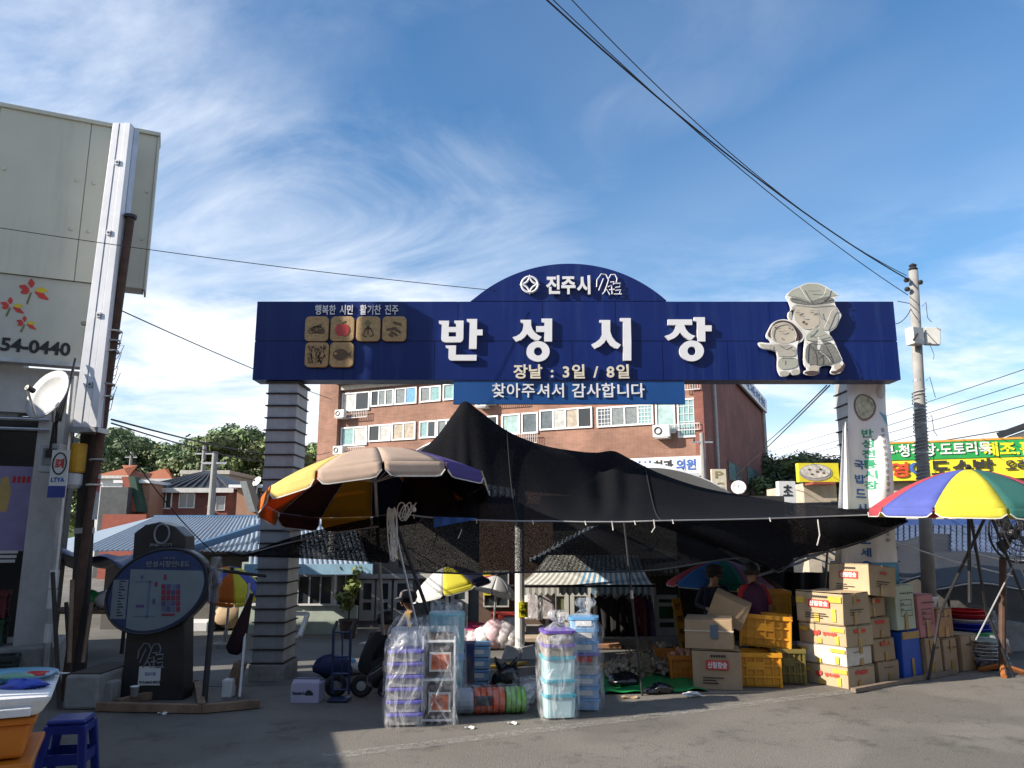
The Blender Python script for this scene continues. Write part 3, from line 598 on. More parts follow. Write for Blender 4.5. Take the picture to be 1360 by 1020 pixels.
part('pilaster', BRICK, blk, lambda b: fbox(b, s0+.02, S_L+.3, 0, TOPZ+.5, -3, .5)); part('pilaster', BRICK2, blk, lambda b: fbox(b, -.05, .55, 0, TOPZ+.3, -.6, .25))
PV = [mat('curtained_pane', (.42, .42, .40), .25, var=.25, vs_=3), mat('dim_room_pane', (.02, .022, .022), .06, spec=.9), mat('pale_green_pane', (.30, .42, .40), .1, var=.3, vs_=2, spec=.9), mat('beige_blind_pane', (.36, .31, .24), .2, var=.3, vs_=4), mat('slate_pane', (.09, .11, .12), .06, var=.4, vs_=2, spec=.9)]
FRW = mat('white_window_frame', (.68, .69, .70), .5, var=.05)
def fwindow(px0, px1, py0, py1, panes, grid=False, fr=.11):
    sa, za = fsz(px0, (py0+py1)/2); sb, zb = fsz(px1, (py0+py1)/2); pm = (px0+px1)/2; z1 = fsz(pm, py0)[1]; z0 = fsz(pm, py1)[1]; s1, s0 = sa, sb
    w = part('window', FRW, blk, lambda b: (fbox(b, s0, s1, z0, z0+fr, .01, .12), fbox(b, s0, s1, z1-fr, z1, .01, .12), fbox(b, s0, s0+fr, z0+fr, z1-fr, .01, .12), fbox(b, s1-fr, s1, z0+fr, z1-fr, .01, .12)))
    n = len(panes); a = s1-fr; wr = random.Random(int(px0*7+py0))
    panes = [wr.choice(PV) if wr.random() < .5 else g for g in panes]
    for i, g in enumerate(panes):
        wd = (s1-s0-2*fr)/n; A = a-wd*(i+1); B = a-wd*i
        part('pane', g, w, lambda b: fbox(b, A+.03, B-.03, z0+fr+.002, z1-fr-.002, .02+.02*(i % 2), .05+.02*(i % 2)))
        if i: part('mullion', FRW, w, lambda b: fbox(b, B-.05, B+.05, z0+fr+.001, z1-fr-.001, .012, .11))
        if grid and i in (0, n-1):
            part('glazing_bar', FRW, w, lambda b: ([fbox(b, A+wd*k/4-.015, A+wd*k/4+.015, z0+fr, z1-fr, .075, .09) for k in (1, 2, 3)], [fbox(b, A+.03, B-.03, z0+(z1-z0)*k/5-.015, z0+(z1-z0)*k/5+.015, .091, .1) for k in (1, 2, 3, 4)]))
    return w
Gg, Gd, Gb, Gy = GLASS_G, GLASS_D, GLASS_B, GLASS_Y
for a in ((455, 491.5, 521, 546, [Gb, Gy]), (493, 523.5, 517.5, 539.5, [Gb, Gy, Gy]), (525, 554, 514.5, 537, [Gy, Gb]), (558, 586, 513, 534, [Gy, Gg]), (589, 618, 509, 531, [Gg, Gg]), (621, 650, 506, 527, [Gd, Gg]),
          (453.5, 488, 567, 592, [Gg, Gy]), (490, 519.5, 564, 586.5, [Gg, Gd]), (521, 552.5, 561, 584.5, [Gd, Gg]), (557.5, 580, 559, 582, [Gg, Gd]), (581, 606, 557, 580, [Gy, Gg]), (625, 662, 553, 576, [Gg, Gd]),
          (667, 691, 550, 577, [Gd]), (693, 715, 548, 576, [Gg]), (717, 787, 542.5, 570, [Gg, Gy, Gy, Gg]), (871, 897, 532, 576, [Gy]), (668, 715, 500, 524, [Gg, Gd]), (720, 790, 493, 518, [Gy, Gg])):
    fwindow(*a)
fwindow(793, 868, 539, 566, [Gg, Gy, Gy, Gg], True); fwindow(900, 931, 529, 581, [Gg], True)
RAILM = mat('white_iron_rail', (.5, .5, .5), .5)
def frail(px0, px1, py0, py1):
    s1, _ = fsz(px0, (py0+py1)/2); s0, _ = fsz(px1, (py0+py1)/2); pm = (px0+px1)/2; z1 = fsz(pm, py0)[1]; z0 = fsz(pm, py1)[1]; n = max(4, int((s1-s0)/.16))
    part('railing', RAILM, blk, lambda b: (fbox(b, s0, s1, z1-.05, z1, .35, .4), fbox(b, s0, s1, z0, z0+.05, .35, .4), [fbox(b, s0+(s1-s0)*k/n-.015, s0+(s1-s0)*k/n+.015, z0+.051, z1-.051, .36, .39) for k in range(n+1)]))
for a in ((455, 491, 546, 556), (451, 488, 594, 604), (668, 716, 577, 590), (871, 931, 564, 573), (908, 931, 506, 519), (640, 700, 528, 538)): frail(*a)
ACM = mat('white_ac_case', (.6, .6, .58), .5, var=.08)
def fac(px, py, wpx):
    s, z = fsz(px, py); wd = wpx*.05; u = part('air_conditioner', ACM, blk, lambda b: fbox(b, s-wd/2, s+wd/2, z-wd*.36, z+wd*.36, .42, .85))
    part('fan_grille', GLASS_D, u, lambda b: b.tube([FP(s+wd*.18+wd*.2*math.cos(t*PI/8), z+wd*.2*math.sin(t*PI/8), .86) for t in range(16)], wd*.05, 5, closed=True)); part('bracket', RAILM, u, lambda b: fbox(b, s-wd*.4, s+wd*.4, z-wd*.36-.08, z-wd*.36-.005, .0, .8))
for a in ((459, 551, 17), (457, 599, 18), (882, 574, 22), (645, 536, 18)): fac(*a)
PIPE = mat('grey_drain_pipe', (.33, .33, .33), .6)
def side(px, py): p = plane_hit(px, py, Rc, e); return (p-Rc).dot(f), p.z
def sbox(b, t0, t1, z0, z1, d0, d1):
    Q = lambda t, z, d: Rc+f*t-e*d+Vector((0, 0, z)); return b.hexa([Q(t0, z0, d1), Q(t1, z0, d1), Q(t1, z0, d0), Q(t0, z0, d0), Q(t0, z1, d1), Q(t1, z1, d1), Q(t1, z1, d0), Q(t0, z1, d0)])
# shade of the gable end painted in as a skin of darker brick
part('gable_shade_skin', BRICK2, blk, lambda b: sbox(b, .62, SL, 0, TOPZ+.1, .003, .06))
for px in (948, 1013.5): t, _ = side(px, 600); part('drain_pipe', PIPE, blk, lambda b: b.tube([Rc+f*t-e*.25+Vector((0, 0, .2)), Rc+f*t-e*.25+Vector((0, 0, TOPZ))], .12, 8))
for (a, c, d, g) in ((966, 983, 616, 641), (991, 1006, 622, 647)):
    t0, t1 = side(a, 630)[0], side(c, 630)[0]; z0, z1 = side((a+c)/2, g)[1], side((a+c)/2, d)[1]
    w = part('window', BROWN, blk, lambda b: sbox(b, t0, t1, z0, z1, .062, .12)); part('pane', Gg, w, lambda b: sbox(b, t0+.2, (t0+t1)/2-.1, z0+.1, z1-.1, .121, .14)); part('pane', Gy, w, lambda b: sbox(b, (t0+t1)/2+.1, t1-.2, z0+.1, z1-.1, .121, .14))
SIGNW = mat('white_sign_face', (.62, .62, .60), .5, var=.07, dirt=.2, dcol=(.35, .33, .3)); INKB = mat('blue_sign_ink', (.03, .10, .35), .6); INKG = mat('green_sign_ink', (.02, .22, .09), .6)
t0, t1 = side(976, 515)[0], side(1010, 515)[0]; z0, z1 = side(993, 529)[1], side(993, 511)[1]
rs = part('roof_sign', SIGNW, blk, lambda b: sbox(b, t0, t1, z0, z1, .3, .5))
text('lettering', '치과의원', INKB, rs, Rc+f*((t0+t1)/2)-e*.52+Vector((0, 0, (z0+z1)/2)), abs(t1-t0)*.8, (z1-z0)*.6, .02, .02, rot=RZ(math.atan2(f.y, f.x)))
# dentist signboard over the ground floor
s1, _ = fsz(836, 620); s0_, _ = fsz(934, 620); z1 = fsz(890, 608)[1]; z0 = fsz(890, 630)[1]
ds = part('clinic_sign', SIGNW, blk, lambda b: fbox(b, s0_, s1, z0, z1, .25, .6)); part('sign_edge', STEEL, ds, lambda b: fbox(b, s0_, s1, z0-.2, z0-.005, .2, .65))
ang = math.atan2(-e.y, -e.x)
for body, m_, k in (('삼성', INKB, .2), ('치과', INK, .5), ('의원', INKB, .8)):
    text('lettering', body, m_, ds, FP(s1+(s0_-s1)*k, (z0+z1)/2, .62), abs(s1-s0_)*.26, (z1-z0)*.66, .035, .03, rot=RZ(ang))
# curved white tent roofs in front of the block
TENTW = mat('white_tent_cloth', (.70, .71, .72), .6, var=.05)
def dome(label, px0, px1, pyt, pyb, Y, name='white_tent'):
    x0, x1 = gx(px0, Y, pyb), gx(px1, Y, pyb); z1, z0 = gz(pyt, Y), gz(pyb, Y)
    r = thing(name, label, 'tent', ((x0+x1)/2, Y+1, 0))
    part('tent_cloth', TENTW, r, lambda b: b.grid(lambda u, v: (x0+(x1-x0)*u, Y+v*3, z0+(z1-z0)*math.sin(PI*u)**.8*(.75+.25*math.sin(PI*v))), 16, 6), smooth=True, solid=.03)
    for x in (x0+.05, x1-.05):
        for yy in (Y+.05, Y+2.95): part('leg', STEEL, r, lambda b: b.tube([(x, yy, 0), (x, yy, z0)], .05, 6))
dome('white curved tent roof beneath the clinic signboard', 760, 970, 610, 655, 24); dome('white curved tent roof behind the big orange parasol', 530, 640, 578, 618, 26)
# annex and lower things on the right of the block
ax = W(1012, 620, 84)
o = MB().bx(gx(1012.5, 84), gx(1028, 84), 84, 92, 0, gz(595, 84)).build('brick_annex', BRICK2); tag(o, 'narrow dark brick annex at the far end of the apartment block', 'building')
# ---------------------------------------------------------------- brick house with black tiled roof
def house(label, px0, px1, py_e, py_b, Y, wallm, roofm, ridge_py, over=.3, dep=6, name='brick_house', tiles=True):
    x0, x1 = gx(px0, Y, py_e), gx(px1, Y, py_e); ze = gz(py_e, Y); zr = gz(ridge_py, Y+dep*.35)
    r = thing(name, label, 'house', ((x0+x1)/2, Y, 0)); part('wall', wallm, r, lambda b: b.bx(x0, x1, Y, Y+dep, 0, ze))
    rf = part('roof', roofm, r, lambda b: b.add([(x0-over, Y-over, ze+.01), (x1+over, Y-over, ze+.01), (x1+over, Y+dep+over, ze+.01), (x0-over, Y+dep+over, ze+.01), (x0+dep*.3, Y+dep*.45, zr), (x1-dep*.3, Y+dep*.45, zr)], [(0, 1, 5, 4), (1, 2, 5), (2, 3, 4, 5), (3, 0, 4), (3, 2, 1, 0)]))
    part('fascia', mat('house_eave_white', (.5, .5, .48), .7), rf, lambda b: b.bx(x0-over-.03, x1+over+.03, Y-over-.05, Y-over+.0, ze-.16, ze+.05))
    if tiles:       # ridged courses of tile
        tm = MB(); n = int((x1-x0)/.33)
        for k in range(n):
            u = (k+.5)/n; A = Vector((x0-over+(x1-x0+2*over)*u, Y-over, ze+.03)); B = Vector((x0+dep*.3+(x1-x0-dep*.6)*u, Y+dep*.45, zr+.03)); tm.tube([A.lerp(B, t/4)+Vector((0, 0, .03*(t % 2))) for t in range(5)], .07, 5)
        o = tm.build('tile_course', roofm, rf); o['kind'] = 'stuff'
    return r, x0, x1, ze
def hwin(r, px0, px1, py0, py1, Y, n=2, fm=FRW, gm=GLASS_D):
    x0, x1 = gx(px0, Y, py0), gx(px1, Y, py0); z1, z0 = gz(py0, Y), gz(py1, Y); k = (x1-x0)*.05
    w = part('window', fm, r, lambda b: (b.bx(x0, x1, Y-.06, Y-.004, z0, z0+k), b.bx(x0, x1, Y-.06, Y-.004, z1-k, z1), b.bx(x0, x0+k, Y-.06, Y-.004, z0+k, z1-k), b.bx(x1-k, x1, Y-.06, Y-.004, z0+k, z1-k)))
    for i in range(n):
        a = x0+k+(x1-x0-2*k)*i/n; c = x0+k+(x1-x0-2*k)*(i+1)/n
        part('pane', gm, w, lambda b: b.bx(a+k*.4, c-k*.4, Y-.03, Y-.006, z0+k+.002, z1-k-.002))
        if i: part('mullion', fm, w, lambda b: b.bx(a-k*.4, a+k*.4, Y-.05, Y-.005, z0+k+.001, z1-k-.001))
TILEK = mat('black_roof_tile', (.025, .027, .03), .45, var=.3); TILEO = mat('orange_roof_tile', (.30, .10, .045), .75, var=.15); PALE = mat('pale_render', (.5, .47, .4), .85)
r, x0, x1, ze = house('dark red brick house with a black tiled roof beyond the blue roof', 190, 304, 650, 690, 36, BRICK2, TILEK, 626)
hwin(r, 199, 230, 652, 676, 36, 4); hwin(r, 239, 260, 655, 675, 36, 2); hwin(r, 288, 300, 659, 678, 36, 1, FRW, GLASS_Y)
REDP = mat('red_oxide_paint', (.26, .06, .035), .7); DGRN = mat('dark_green_paint', (.012, .05, .03), .6)
# porch wings with slanting buttress panels
for (a, c, t_, lab) in ((148, 186, 634, 'peach brick porch wing with red and green slanting panel'), (305, 346, 640, 'peach brick wing with grey slanting panel beside the ribbed pillar')):
    Y = 34.5; q = thing('house_porch', lab, 'porch', (gx((a+c)/2, Y), Y, 0)); part('wall', PEACH, q, lambda b: b.bx(gx(a, Y), gx(c, Y), Y, Y+2, 0, gz(t_+8, Y)))
    part('flat_roof', TENTW, q, lambda b: b.bx(gx(a-10, Y), gx(c+2, Y), Y-.2, Y+2.2, gz(t_+8, Y)+.004, gz(t_+4, Y)))
    ca, cb = (REDP, DGRN) if a < 200 else (mat('slate_grey_panel', (.20, .22, .22), .6), mat('charcoal_panel', (.03, .03, .03), .7))
    for off, mm in ((0, ca), (9, cb)):
        m0 = a+5+off if a < 200 else a+8+off
        part('slanting_panel', mm, q, lambda b: b.hexa([Vector((gx(m0+15, Y), Y-.5, gz(680, Y))), Vector((gx(m0+24, Y), Y-.5, gz(680, Y))), Vector((gx(m0+24, Y), Y-.01, gz(680, Y))), Vector((gx(m0+15, Y), Y-.01, gz(680, Y))),
                                                       Vector((gx(m0, Y), Y-.5, gz(t_, Y))), Vector((gx(m0+9, Y), Y-.5, gz(t_, Y))), Vector((gx(m0+9, Y), Y-.01, gz(t_, Y))), Vector((gx(m0, Y), Y-.01, gz(t_, Y)))]))
o = MB().bx(gx(125, 33), gx(184, 33), 33, 33.3, 0, gz(683, 33)).build('garden_wall', REDP); tag(o, 'red painted garden wall in front of the brick house', 'wall')
r, *_ = house('small white house with bright orange roof below the wooded hill', 172, 226, 637, 650, 62, PALE, TILEO, 620, name='small_house', tiles=False); hwin(r, 180, 190, 639, 646, 62, 1)
r, *_ = house('orange roofed house partly hidden by the rusty pole', 128, 168, 633, 650, 60, mat('white_render', (.6, .6, .58), .8), TILEO, 617, name='small_house', tiles=False)
r = thing('flat_roofed_house', 'low grey flat roofed house below the wooded hill', 'house', (gx(262, 58), 58, 0)); part('wall', mat('grey_render', (.33, .33, .31), .85), r, lambda b: b.bx(gx(230, 58), gx(292, 58), 58, 64, 0, gz(630, 58))); part('roof', BCONC, r, lambda b: b.bx(gx(227, 58), gx(295, 58), 57.7, 64.3, gz(630, 58)+.003, gz(625, 58)))
for a in (241, 254, 268, 281): hwin(r, a, a+7, 633, 640, 58, 1)
o = MB().bx(gx(112, 33.2), gx(150, 33.2), 33.6, 35, 0, gz(646, 33.2)).build('dark_tin_shed', mat('dark_tin', (.06, .065, .07), .6, var=.3)); tag(o, 'dark tin shed wall between the rusty pole and the porch wing', 'shed')
# ---------------------------------------------------------------- blue tin roofs of the market sheds
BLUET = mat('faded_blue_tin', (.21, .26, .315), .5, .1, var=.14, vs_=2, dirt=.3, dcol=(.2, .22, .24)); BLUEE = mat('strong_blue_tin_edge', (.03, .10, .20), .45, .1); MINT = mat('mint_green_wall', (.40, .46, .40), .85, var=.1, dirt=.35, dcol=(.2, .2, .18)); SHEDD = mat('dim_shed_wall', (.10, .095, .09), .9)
def tin_sheet(b, A, B, C, D, n):
    """ribbed sheet: A-B along the eave, D-C along the ridge"""
    A, B, C, D = map(Vector, (A, B, C, D)); nn = (B-A).cross(D-A).normalized(); nn = nn if nn.z > 0 else -nn
    k = n*4; prof = (0, 1, 1, 0); o = len(b.v)
    for i in range(k+1):
        h = .028*prof[i % 4]; u = (i+(.0 if i % 4 in (0, 3) else 0))/k; b.v.append(A.lerp(B, u)+nn*h); b.v.append(D.lerp(C, u)+nn*h)
    for i in range(k): b.f.append((o+2*i, o+2*i+2, o+2*i+3, o+2*i+1))
def tin_roof(root, A, B, C, D, sheets, ribs, m=BLUET):
    A, B, C, D = map(Vector, (A, B, C, D))
    for k in range(sheets):
        u0, u1 = k/sheets, (k+1)/sheets; lift = Vector((0, 0, .006*(k % 2)))
        part('roof_sheet', m, root, lambda b: tin_sheet(b, A.lerp(B, u0)+lift, A.lerp(B, u1)+lift, D.lerp(C, u1)+lift, D.lerp(C, u0)+lift, ribs))
sh = thing('blue_roofed_shed', 'market shed with a wide faded blue ribbed tin roof behind the map board', 'shed', (gx(230, 18), 18, 0))
A, B, C, D = W(100, 733, 15.0), W(348, 748, 15.0), W(352, 687, 23), W(205, 690, 23); B.z = A.z; D.z = C.z
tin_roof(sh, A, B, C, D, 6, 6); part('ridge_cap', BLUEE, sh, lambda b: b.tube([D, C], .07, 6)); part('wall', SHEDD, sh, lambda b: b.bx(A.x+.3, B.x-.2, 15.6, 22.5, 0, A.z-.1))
part('hip_sheet', BLUET, sh, lambda b: b.add([A, D, (D.x-4.5, 23, A.z-.3), (A.x-1, 15.2, A.z-.2)], [(0, 1, 2, 3)]), solid=.02)
A2 = W(243, 731, 14.6); B2 = W(350, 700, 17.5)
part('flashing', BLUEE, sh, lambda b: b.tube([W(243, 732, 14.7), W(352, 697, 17.2)], .09, 4))
sh2 = thing('blue_roofed_shop', 'low mint green shop with blue tin roof and white sash windows', 'shop', (gx(420, 15.2), 15.2, 0))
A, B = W(330, 752, 14.3), W(492, 752, 14.3); C, D = W(470, 690, 19), W(335, 690, 19); C.z = D.z
tin_roof(sh2, A, B, C, D, 4, 6); part('gutter', mat('pale_blue_gutter', (.25, .42, .55), .5), sh2, lambda b: b.bx(A.x-.05, B.x+.05, 14.22, 14.29, A.z-.14, A.z+.04))
YS = 14.9; part('wall', MINT, sh2, lambda b: (b.bx(gx(318, YS), gx(474, YS), YS, YS+.15, 0, gz(805, YS)), b.bx(gx(318, YS), gx(474, YS), YS+.004, YS+.14, gz(762, YS), A.z+.05)))
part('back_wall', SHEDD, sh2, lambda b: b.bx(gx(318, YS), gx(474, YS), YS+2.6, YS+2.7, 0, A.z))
hwin(sh2, 330, 392, 763, 804, YS, 4); hwin(sh2, 396, 444, 763, 804, YS, 3); hwin(sh2, 448, 472, 763, 804, YS, 2)
# white sash frame standing on the ground against that wall
def frame_fn(b):
    P = [G(383, 846), G(401, 846), W(406, 816, 14.6), W(378, 816, 14.6)]; P = [Vector((p.x, 14.35 if i < 2 else 14.75, max(p.z, .02))) for i, p in enumerate(P)]
    for i in range(4): b.tube([P[i], P[(i+1) % 4]], .05, 4)
o = part('sash_frame', FRW, None, frame_fn); tag(o, 'loose white sash frame leaning on the mint green wall', 'window frame')
# ---------------------------------------------------------------- right hand side: restaurant and roofs
rest = thing('restaurant_building', 'restaurant with long green and yellow signboard behind the parasol', 'building', (gx(1290, 24), 24, 0))
BEIGE = mat('beige_render', (.42, .36, .28), .85, dirt=.3); GRNS = mat('green_sign_sheet', (.02, .26, .06), .4, var=.08); YELS = mat('yellow_sign_sheet', (.68, .58, .03), .4, var=.08)
def quadbox(b, P0, P1, z0, z1, th):
    P0 = Vector((P0.x, P0.y, 0)); P1 = Vector((P1.x, P1.y, 0)); n = Vector((-(P1-P0).y, (P1-P0).x, 0)).normalized()*th
    b.hexa([P0+Vector((0, 0, z0)), P1+Vector((0, 0, z0)), P1+n+Vector((0, 0, z0)), P0+n+Vector((0, 0, z0)), P0+Vector((0, 0, z1)), P1+Vector((0, 0, z1)), P1+n+Vector((0, 0, z1)), P0+n+Vector((0, 0, z1))])
L0 = W(1130, 592, 24.6); L1 = W(1420, 580, 22.4); zg1 = gz(590, 24.2); zg0 = gz(611, 24); zy0 = gz(638, 24)
part('wall', BEIGE, rest, lambda b: quadbox(b, L0+Vector((0, .4, 0)), L1+Vector((0, .4, 0)), 0, zg1-.05, 6))
gs = part('green_sign', GRNS, rest, lambda b: quadbox(b, L0, L1, zg0+.004, zg1, .3)); ys = part('yellow_sign', YELS, rest, lambda b: quadbox(b, L0+Vector((0, .03, 0)), L1+Vector((0, .03, 0)), zy0, zg0, .27))
part('sign_trim', mat('orange_trim', (.55, .25, .04), .5), gs, lambda b: quadbox(b, L0+Vector((0, -.02, 0)), L1+Vector((0, -.02, 0)), zg1+.003, zg1+.06, .3))
ra = math.atan2((L1-L0).y, (L1-L0).x)
def rtext(body, m_, px0, px1, py0, py1, par, bold):
    pm = (px0+px1)/2; k = (pm-1130)/(1420-1130); c = L0.lerp(L1, k); c.z = (gz(py0, c.y)+gz(py1, c.y))/2; w = (px1-px0)/1030*c.y*1.0; h = gz(py0, c.y)-gz(py1, c.y)
    text('lettering', body, m_, par, c+Vector((0, -.03, 0)), w, h, bold, .02, rot=RZ(ra))
YELT = mat('yellow_sign_ink', (.72, .66, .02), .5); REDT = mat('red_sign_ink', (.5, .05, .02), .5); ORT = mat('orange_sign_ink', (.65, .16, .02), .5)
rtext('두부·청국장·도토리묵', SIGNW, 1168, 1310, 589, 606, gs, .022); rtext('제조.판매', YELT, 1314, 1392, 586, 605, gs, .03)
rtext('영', REDT, 1184, 1206, 614, 634, ys, .03); rtext('이', INKB, 1211, 1232, 613, 633, ys, .03); rtext('도', INK, 1240, 1262, 612, 631, ys, .03); rtext('소', INK, 1268, 1292, 611, 629, ys, .03); rtext('반', INK, 1296, 1320, 609, 628, ys, .03); rtext('오리', INK, 1337, 1362, 610, 625, ys, .02)
# picture sign of a bowl
pb = thing('dish_picture_sign', 'yellow picture sign with a round bowl above a beige wall', 'sign', (gx(1097, 25), 25, 0))
part('board', YELS, pb, lambda b: b.bx(gx(1073, 25), gx(1128, 25), 25, 25.25, gz(640, 25), gz(615, 25)))
part('wall', BEIGE, pb, lambda b: b.bx(gx(1083, 25), gx(1128, 25), 25.3, 29, 0, gz(641, 25)))
bx_, bz_ = gx(1096, 25), gz(627.5, 25)
part('bowl_print', mat('bowl_grey_print', (.3, .3, .28), .5), pb, lambda b: b.prism(ell(bx_, bz_, .53, .27), lambda x, z, d: (x, 24.985+d, z), .012)); part('soup_print', mat('soup_print', (.55, .53, .46), .5, var=.4, vs_=8), pb, lambda b: b.prism(ell(bx_, bz_+.03, .47, .21), lambda x, z, d: (x, 24.975+d, z), .008))
for dx, dz in ((-.2, .09), (.15, .1), (-.12, -.06), (.05, .02), (.25, -.02)): part('garnish_print', ENG, pb, lambda b: b.prism(ell(bx_+dx, bz_+dz, .05, .03, 10), lambda x, z, d: (x, 24.968+d, z), .005))
part('awning', REDP, pb, lambda b: b.bx(gx(1080, 25), gx(1110, 25), 24.3, 24.98, gz(645, 25), gz(642, 25)))
# small white shop signs on posts
def sign_box(label, px0, px1, py0, py1, Y, m_, body, tm, vertical=True, cat='sign'):
    r = thing('shop_sign', label, cat, (gx((px0+px1)/2, Y, py1), Y, 0)); x0, x1 = gx(px0, Y, py0), gx(px1, Y, py0); z1, z0 = gz(py0, Y), gz(py1, Y)
    part('sign_case', m_, r, lambda b: b.bx(x0, x1, Y, Y+.25, z0, z1)); part('post', STEEL, r, lambda b: b.tube([((x0+x1)/2, Y+.3, 0), ((x0+x1)/2, Y+.3, z1)], .06, 8))
    n = len(body)
    for i, ch in enumerate(body): text('letter', ch, tm, r, Vector(((x0+x1)/2, Y-.01, z1-(z1-z0)*(i+.5)/n)), (x1-x0)*.55, (z1-z0)/n*.62, .02, .01)
sign_box('white upright shop sign with black brush lettering by the annex', 1034, 1056, 639, 688, 22, SIGNW, '초원', INK)
sign_box('cream upright PC sign at the corner of the brick block', 945, 964, 623, 668, 40, mat('cream_sign', (.55, .50, .38), .5), 'PC방', mat('khaki_ink', (.25, .2, .1), .6))
def dish(label, c, R, nrm, m_=ACM, mast=None):
    r = thing('satellite_dish', label, 'satellite dish', c); q = Vector(nrm).to_track_quat('Z', 'Y').to_matrix()
    part('reflector', m_, r, lambda b: b.lathe([(.02, -R*.28), (R*.4, -R*.24), (R*.75, -R*.12), (R, 0), (R*1.03, -.01), (R*.75, -R*.16), (R*.4, -R*.28), (.02, -R*.32)], c, 24, rot=q), smooth=True)
    hd = Vector(c)+Vector(nrm).normalized()*R*.85+Vector((0, 0, -R*.15)); low = Vector(c)+q @ Vector((0, -R, 0)) if True else None
    lo = min((Vector(c)+q @ Vector((R*math.cos(t), R*math.sin(t), 0)) for t in (0, PI/2, PI, 3*PI/2)), key=lambda p: p.z)
    part('feed_arm', STEEL, r, lambda b: b.tube([lo, hd], .014, 6)); part('feed_horn', BLACK, r, lambda b: b.tube([hd, hd-Vector(nrm).normalized()*.09], .03, 8))
    if mast: part('mast', STEEL, r, lambda b: b.tube([Vector(c)-Vector(nrm).normalized()*R*.3, mast], .02, 6))
    return r
dish('small white satellite dish on the brick block gable', W(981, 647, 46), .42, (-.3, -1, .4), mast=W(985, 655, 47)); dish('small satellite dish on the roof beside the ribbed pillar', W(341, 639, 33), .22, (-.5, -.8, .5), mast=W(341, 655, 33.2))
# roofs under the right parasol
tr = thing('tiled_market_roof', 'blue grey tiled market roof with brown railing under the signboard', 'roof', (gx(1290, 16), 16, 0)); TILEB = mat('blue_grey_tile', (.06, .085, .15), .5, var=.3)
A, B = W(1185, 748, 14.5), W(1450, 748, 14.5); C, D = W(1450, 700, 18), W(1185, 700, 18)
rows = 9
for k in range(rows):
    u0, u1 = k/rows, (k+1)/rows
    tl = MB(); n = 34
    for i in range(n):
        a0, a1 = i/n, (i+1)/n; p0 = A.lerp(B, (a0+a1)/2).lerp(D.lerp(C, (a0+a1)/2), u0); p1 = A.lerp(B, (a0+a1)/2).lerp(D.lerp(C, (a0+a1)/2), u1+.03); tl.tube([p0+Vector((0, 0, .05)), p1+Vector((0, 0, .0))], .065, 5)
    o = tl.build('tile_row', TILEB, tr); o['kind'] = 'stuff'
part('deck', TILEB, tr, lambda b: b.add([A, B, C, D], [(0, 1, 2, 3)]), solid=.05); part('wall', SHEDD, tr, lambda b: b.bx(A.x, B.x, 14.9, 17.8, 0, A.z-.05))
part('ridge', mat('blue_ridge_tin', (.05, .10, .28), .5), tr, lambda b: b.bx(C.x-4.6, C.x, 17.9, 18.3, C.z-.1, C.z+.18))
rl = thing('brown_railing', 'brown timber railing above the blue grey tiled roof', 'railing', (gx(1290, 18.8), 18.8, 0)); RW = mat('brown_rail_timber', (.16, .08, .045), .7)
for py in (683, 696): part('rail', RW, rl, lambda b: b.bx(gx(1250, 18.8), gx(1420, 18.8), 18.75, 18.83, gz(py+2, 18.8), gz(py-2, 18.8)))
for px in range(1252, 1420, 17): part('baluster', RW, rl, lambda b: b.bx(gx(px, 18.8), gx(px+4, 18.8), 18.85, 18.92, gz(712, 18.8), gz(680, 18.8)))
dr = thing('dark_roofed_house', 'dark gabled roof rising behind the green signboard', 'house', (gx(1390, 30), 30, 0)); part('roof', TILEK, dr, lambda b: b.add([W(1325, 579, 30), W(1420, 545, 30), W(1500, 579, 30), W(1325, 579, 36), W(1420, 545, 36), W(1500, 579, 36)], [(0, 1, 4, 3), (1, 2, 5, 4)]), solid=.25)
part('wall', PALE, dr, lambda b: b.add([W(1340, 640, 30.3), W(1500, 640, 30.3), W(1500, 580, 30.3), W(1420, 552, 30.3), W(1340, 580, 30.3)], [(0, 1, 2, 3, 4)]), solid=.3)
# ================================================================ corner shop on the left
LA = Vector((-4.71, 9.5, 0)); lh = Vector((.912, .41, 0)).normalized(); ln_ = Vector((lh.y, -lh.x, 0))
def LP(s, z, d=0.0): return LA+lh*s+ln_*d+Vector((0, 0, z))
def lsz(px, py, d=0.0): p = plane_hit(px, py, LA+ln_*d, ln_); return ((p-LA).dot(lh), p.z)
def lbox(b, s0, s1, z0, z1, d0, d1): return b.hexa([LP(s0, z0, d1), LP(s1, z0, d1), LP(s1, z0, d0), LP(s0, z0, d0), LP(s0, z1, d1), LP(s1, z1, d1), LP(s1, z1, d0), LP(s0, z1, d0)])
PANEL = mat('cream_metal_panel', (.50, .49, .40), .55, var=.05, vs_=2, dirt=.5, dcol=(.30, .29, .24), ds=1.0, dm=(4, 4, .3)); WALLW = mat('grimy_white_wall', (.46, .46, .45), .85, var=.1, dirt=.5, dcol=(.2, .19, .17)); NAVYR = mat('navy_roof_edge', (.01, .015, .04), .5)
shop = thing('corner_shop', 'cream panelled corner shop with phone number sign and open dark shopfront', 'shop', LP(0, 0))
za, zb = 4.886, 7.0; s = 0.0; SE = -2.6                                                        # the parapet is a shallow cased sign
rnd = random.Random(2)
part('parapet_core', WALLW, shop, lambda b: lbox(b, SE+.01, -.01, za+.01, zb-.01, -.32, -.022))
for (a, c) in ((0, -.78), (-.78, -1.78), (-1.78, SE)):
    p = part('panel', PANEL, shop, lambda b: lbox(b, c+.004, a-.004, za, zb, -.02, 0), bevel=.004)
    for zz in (5.55, 6.2):
        for k in (.12, .9):
            part('rivet', PANEL, p, lambda b: b.blob(LP(c+(a-c)*k, zz, .004), .028, 8, 5, sy=.6))
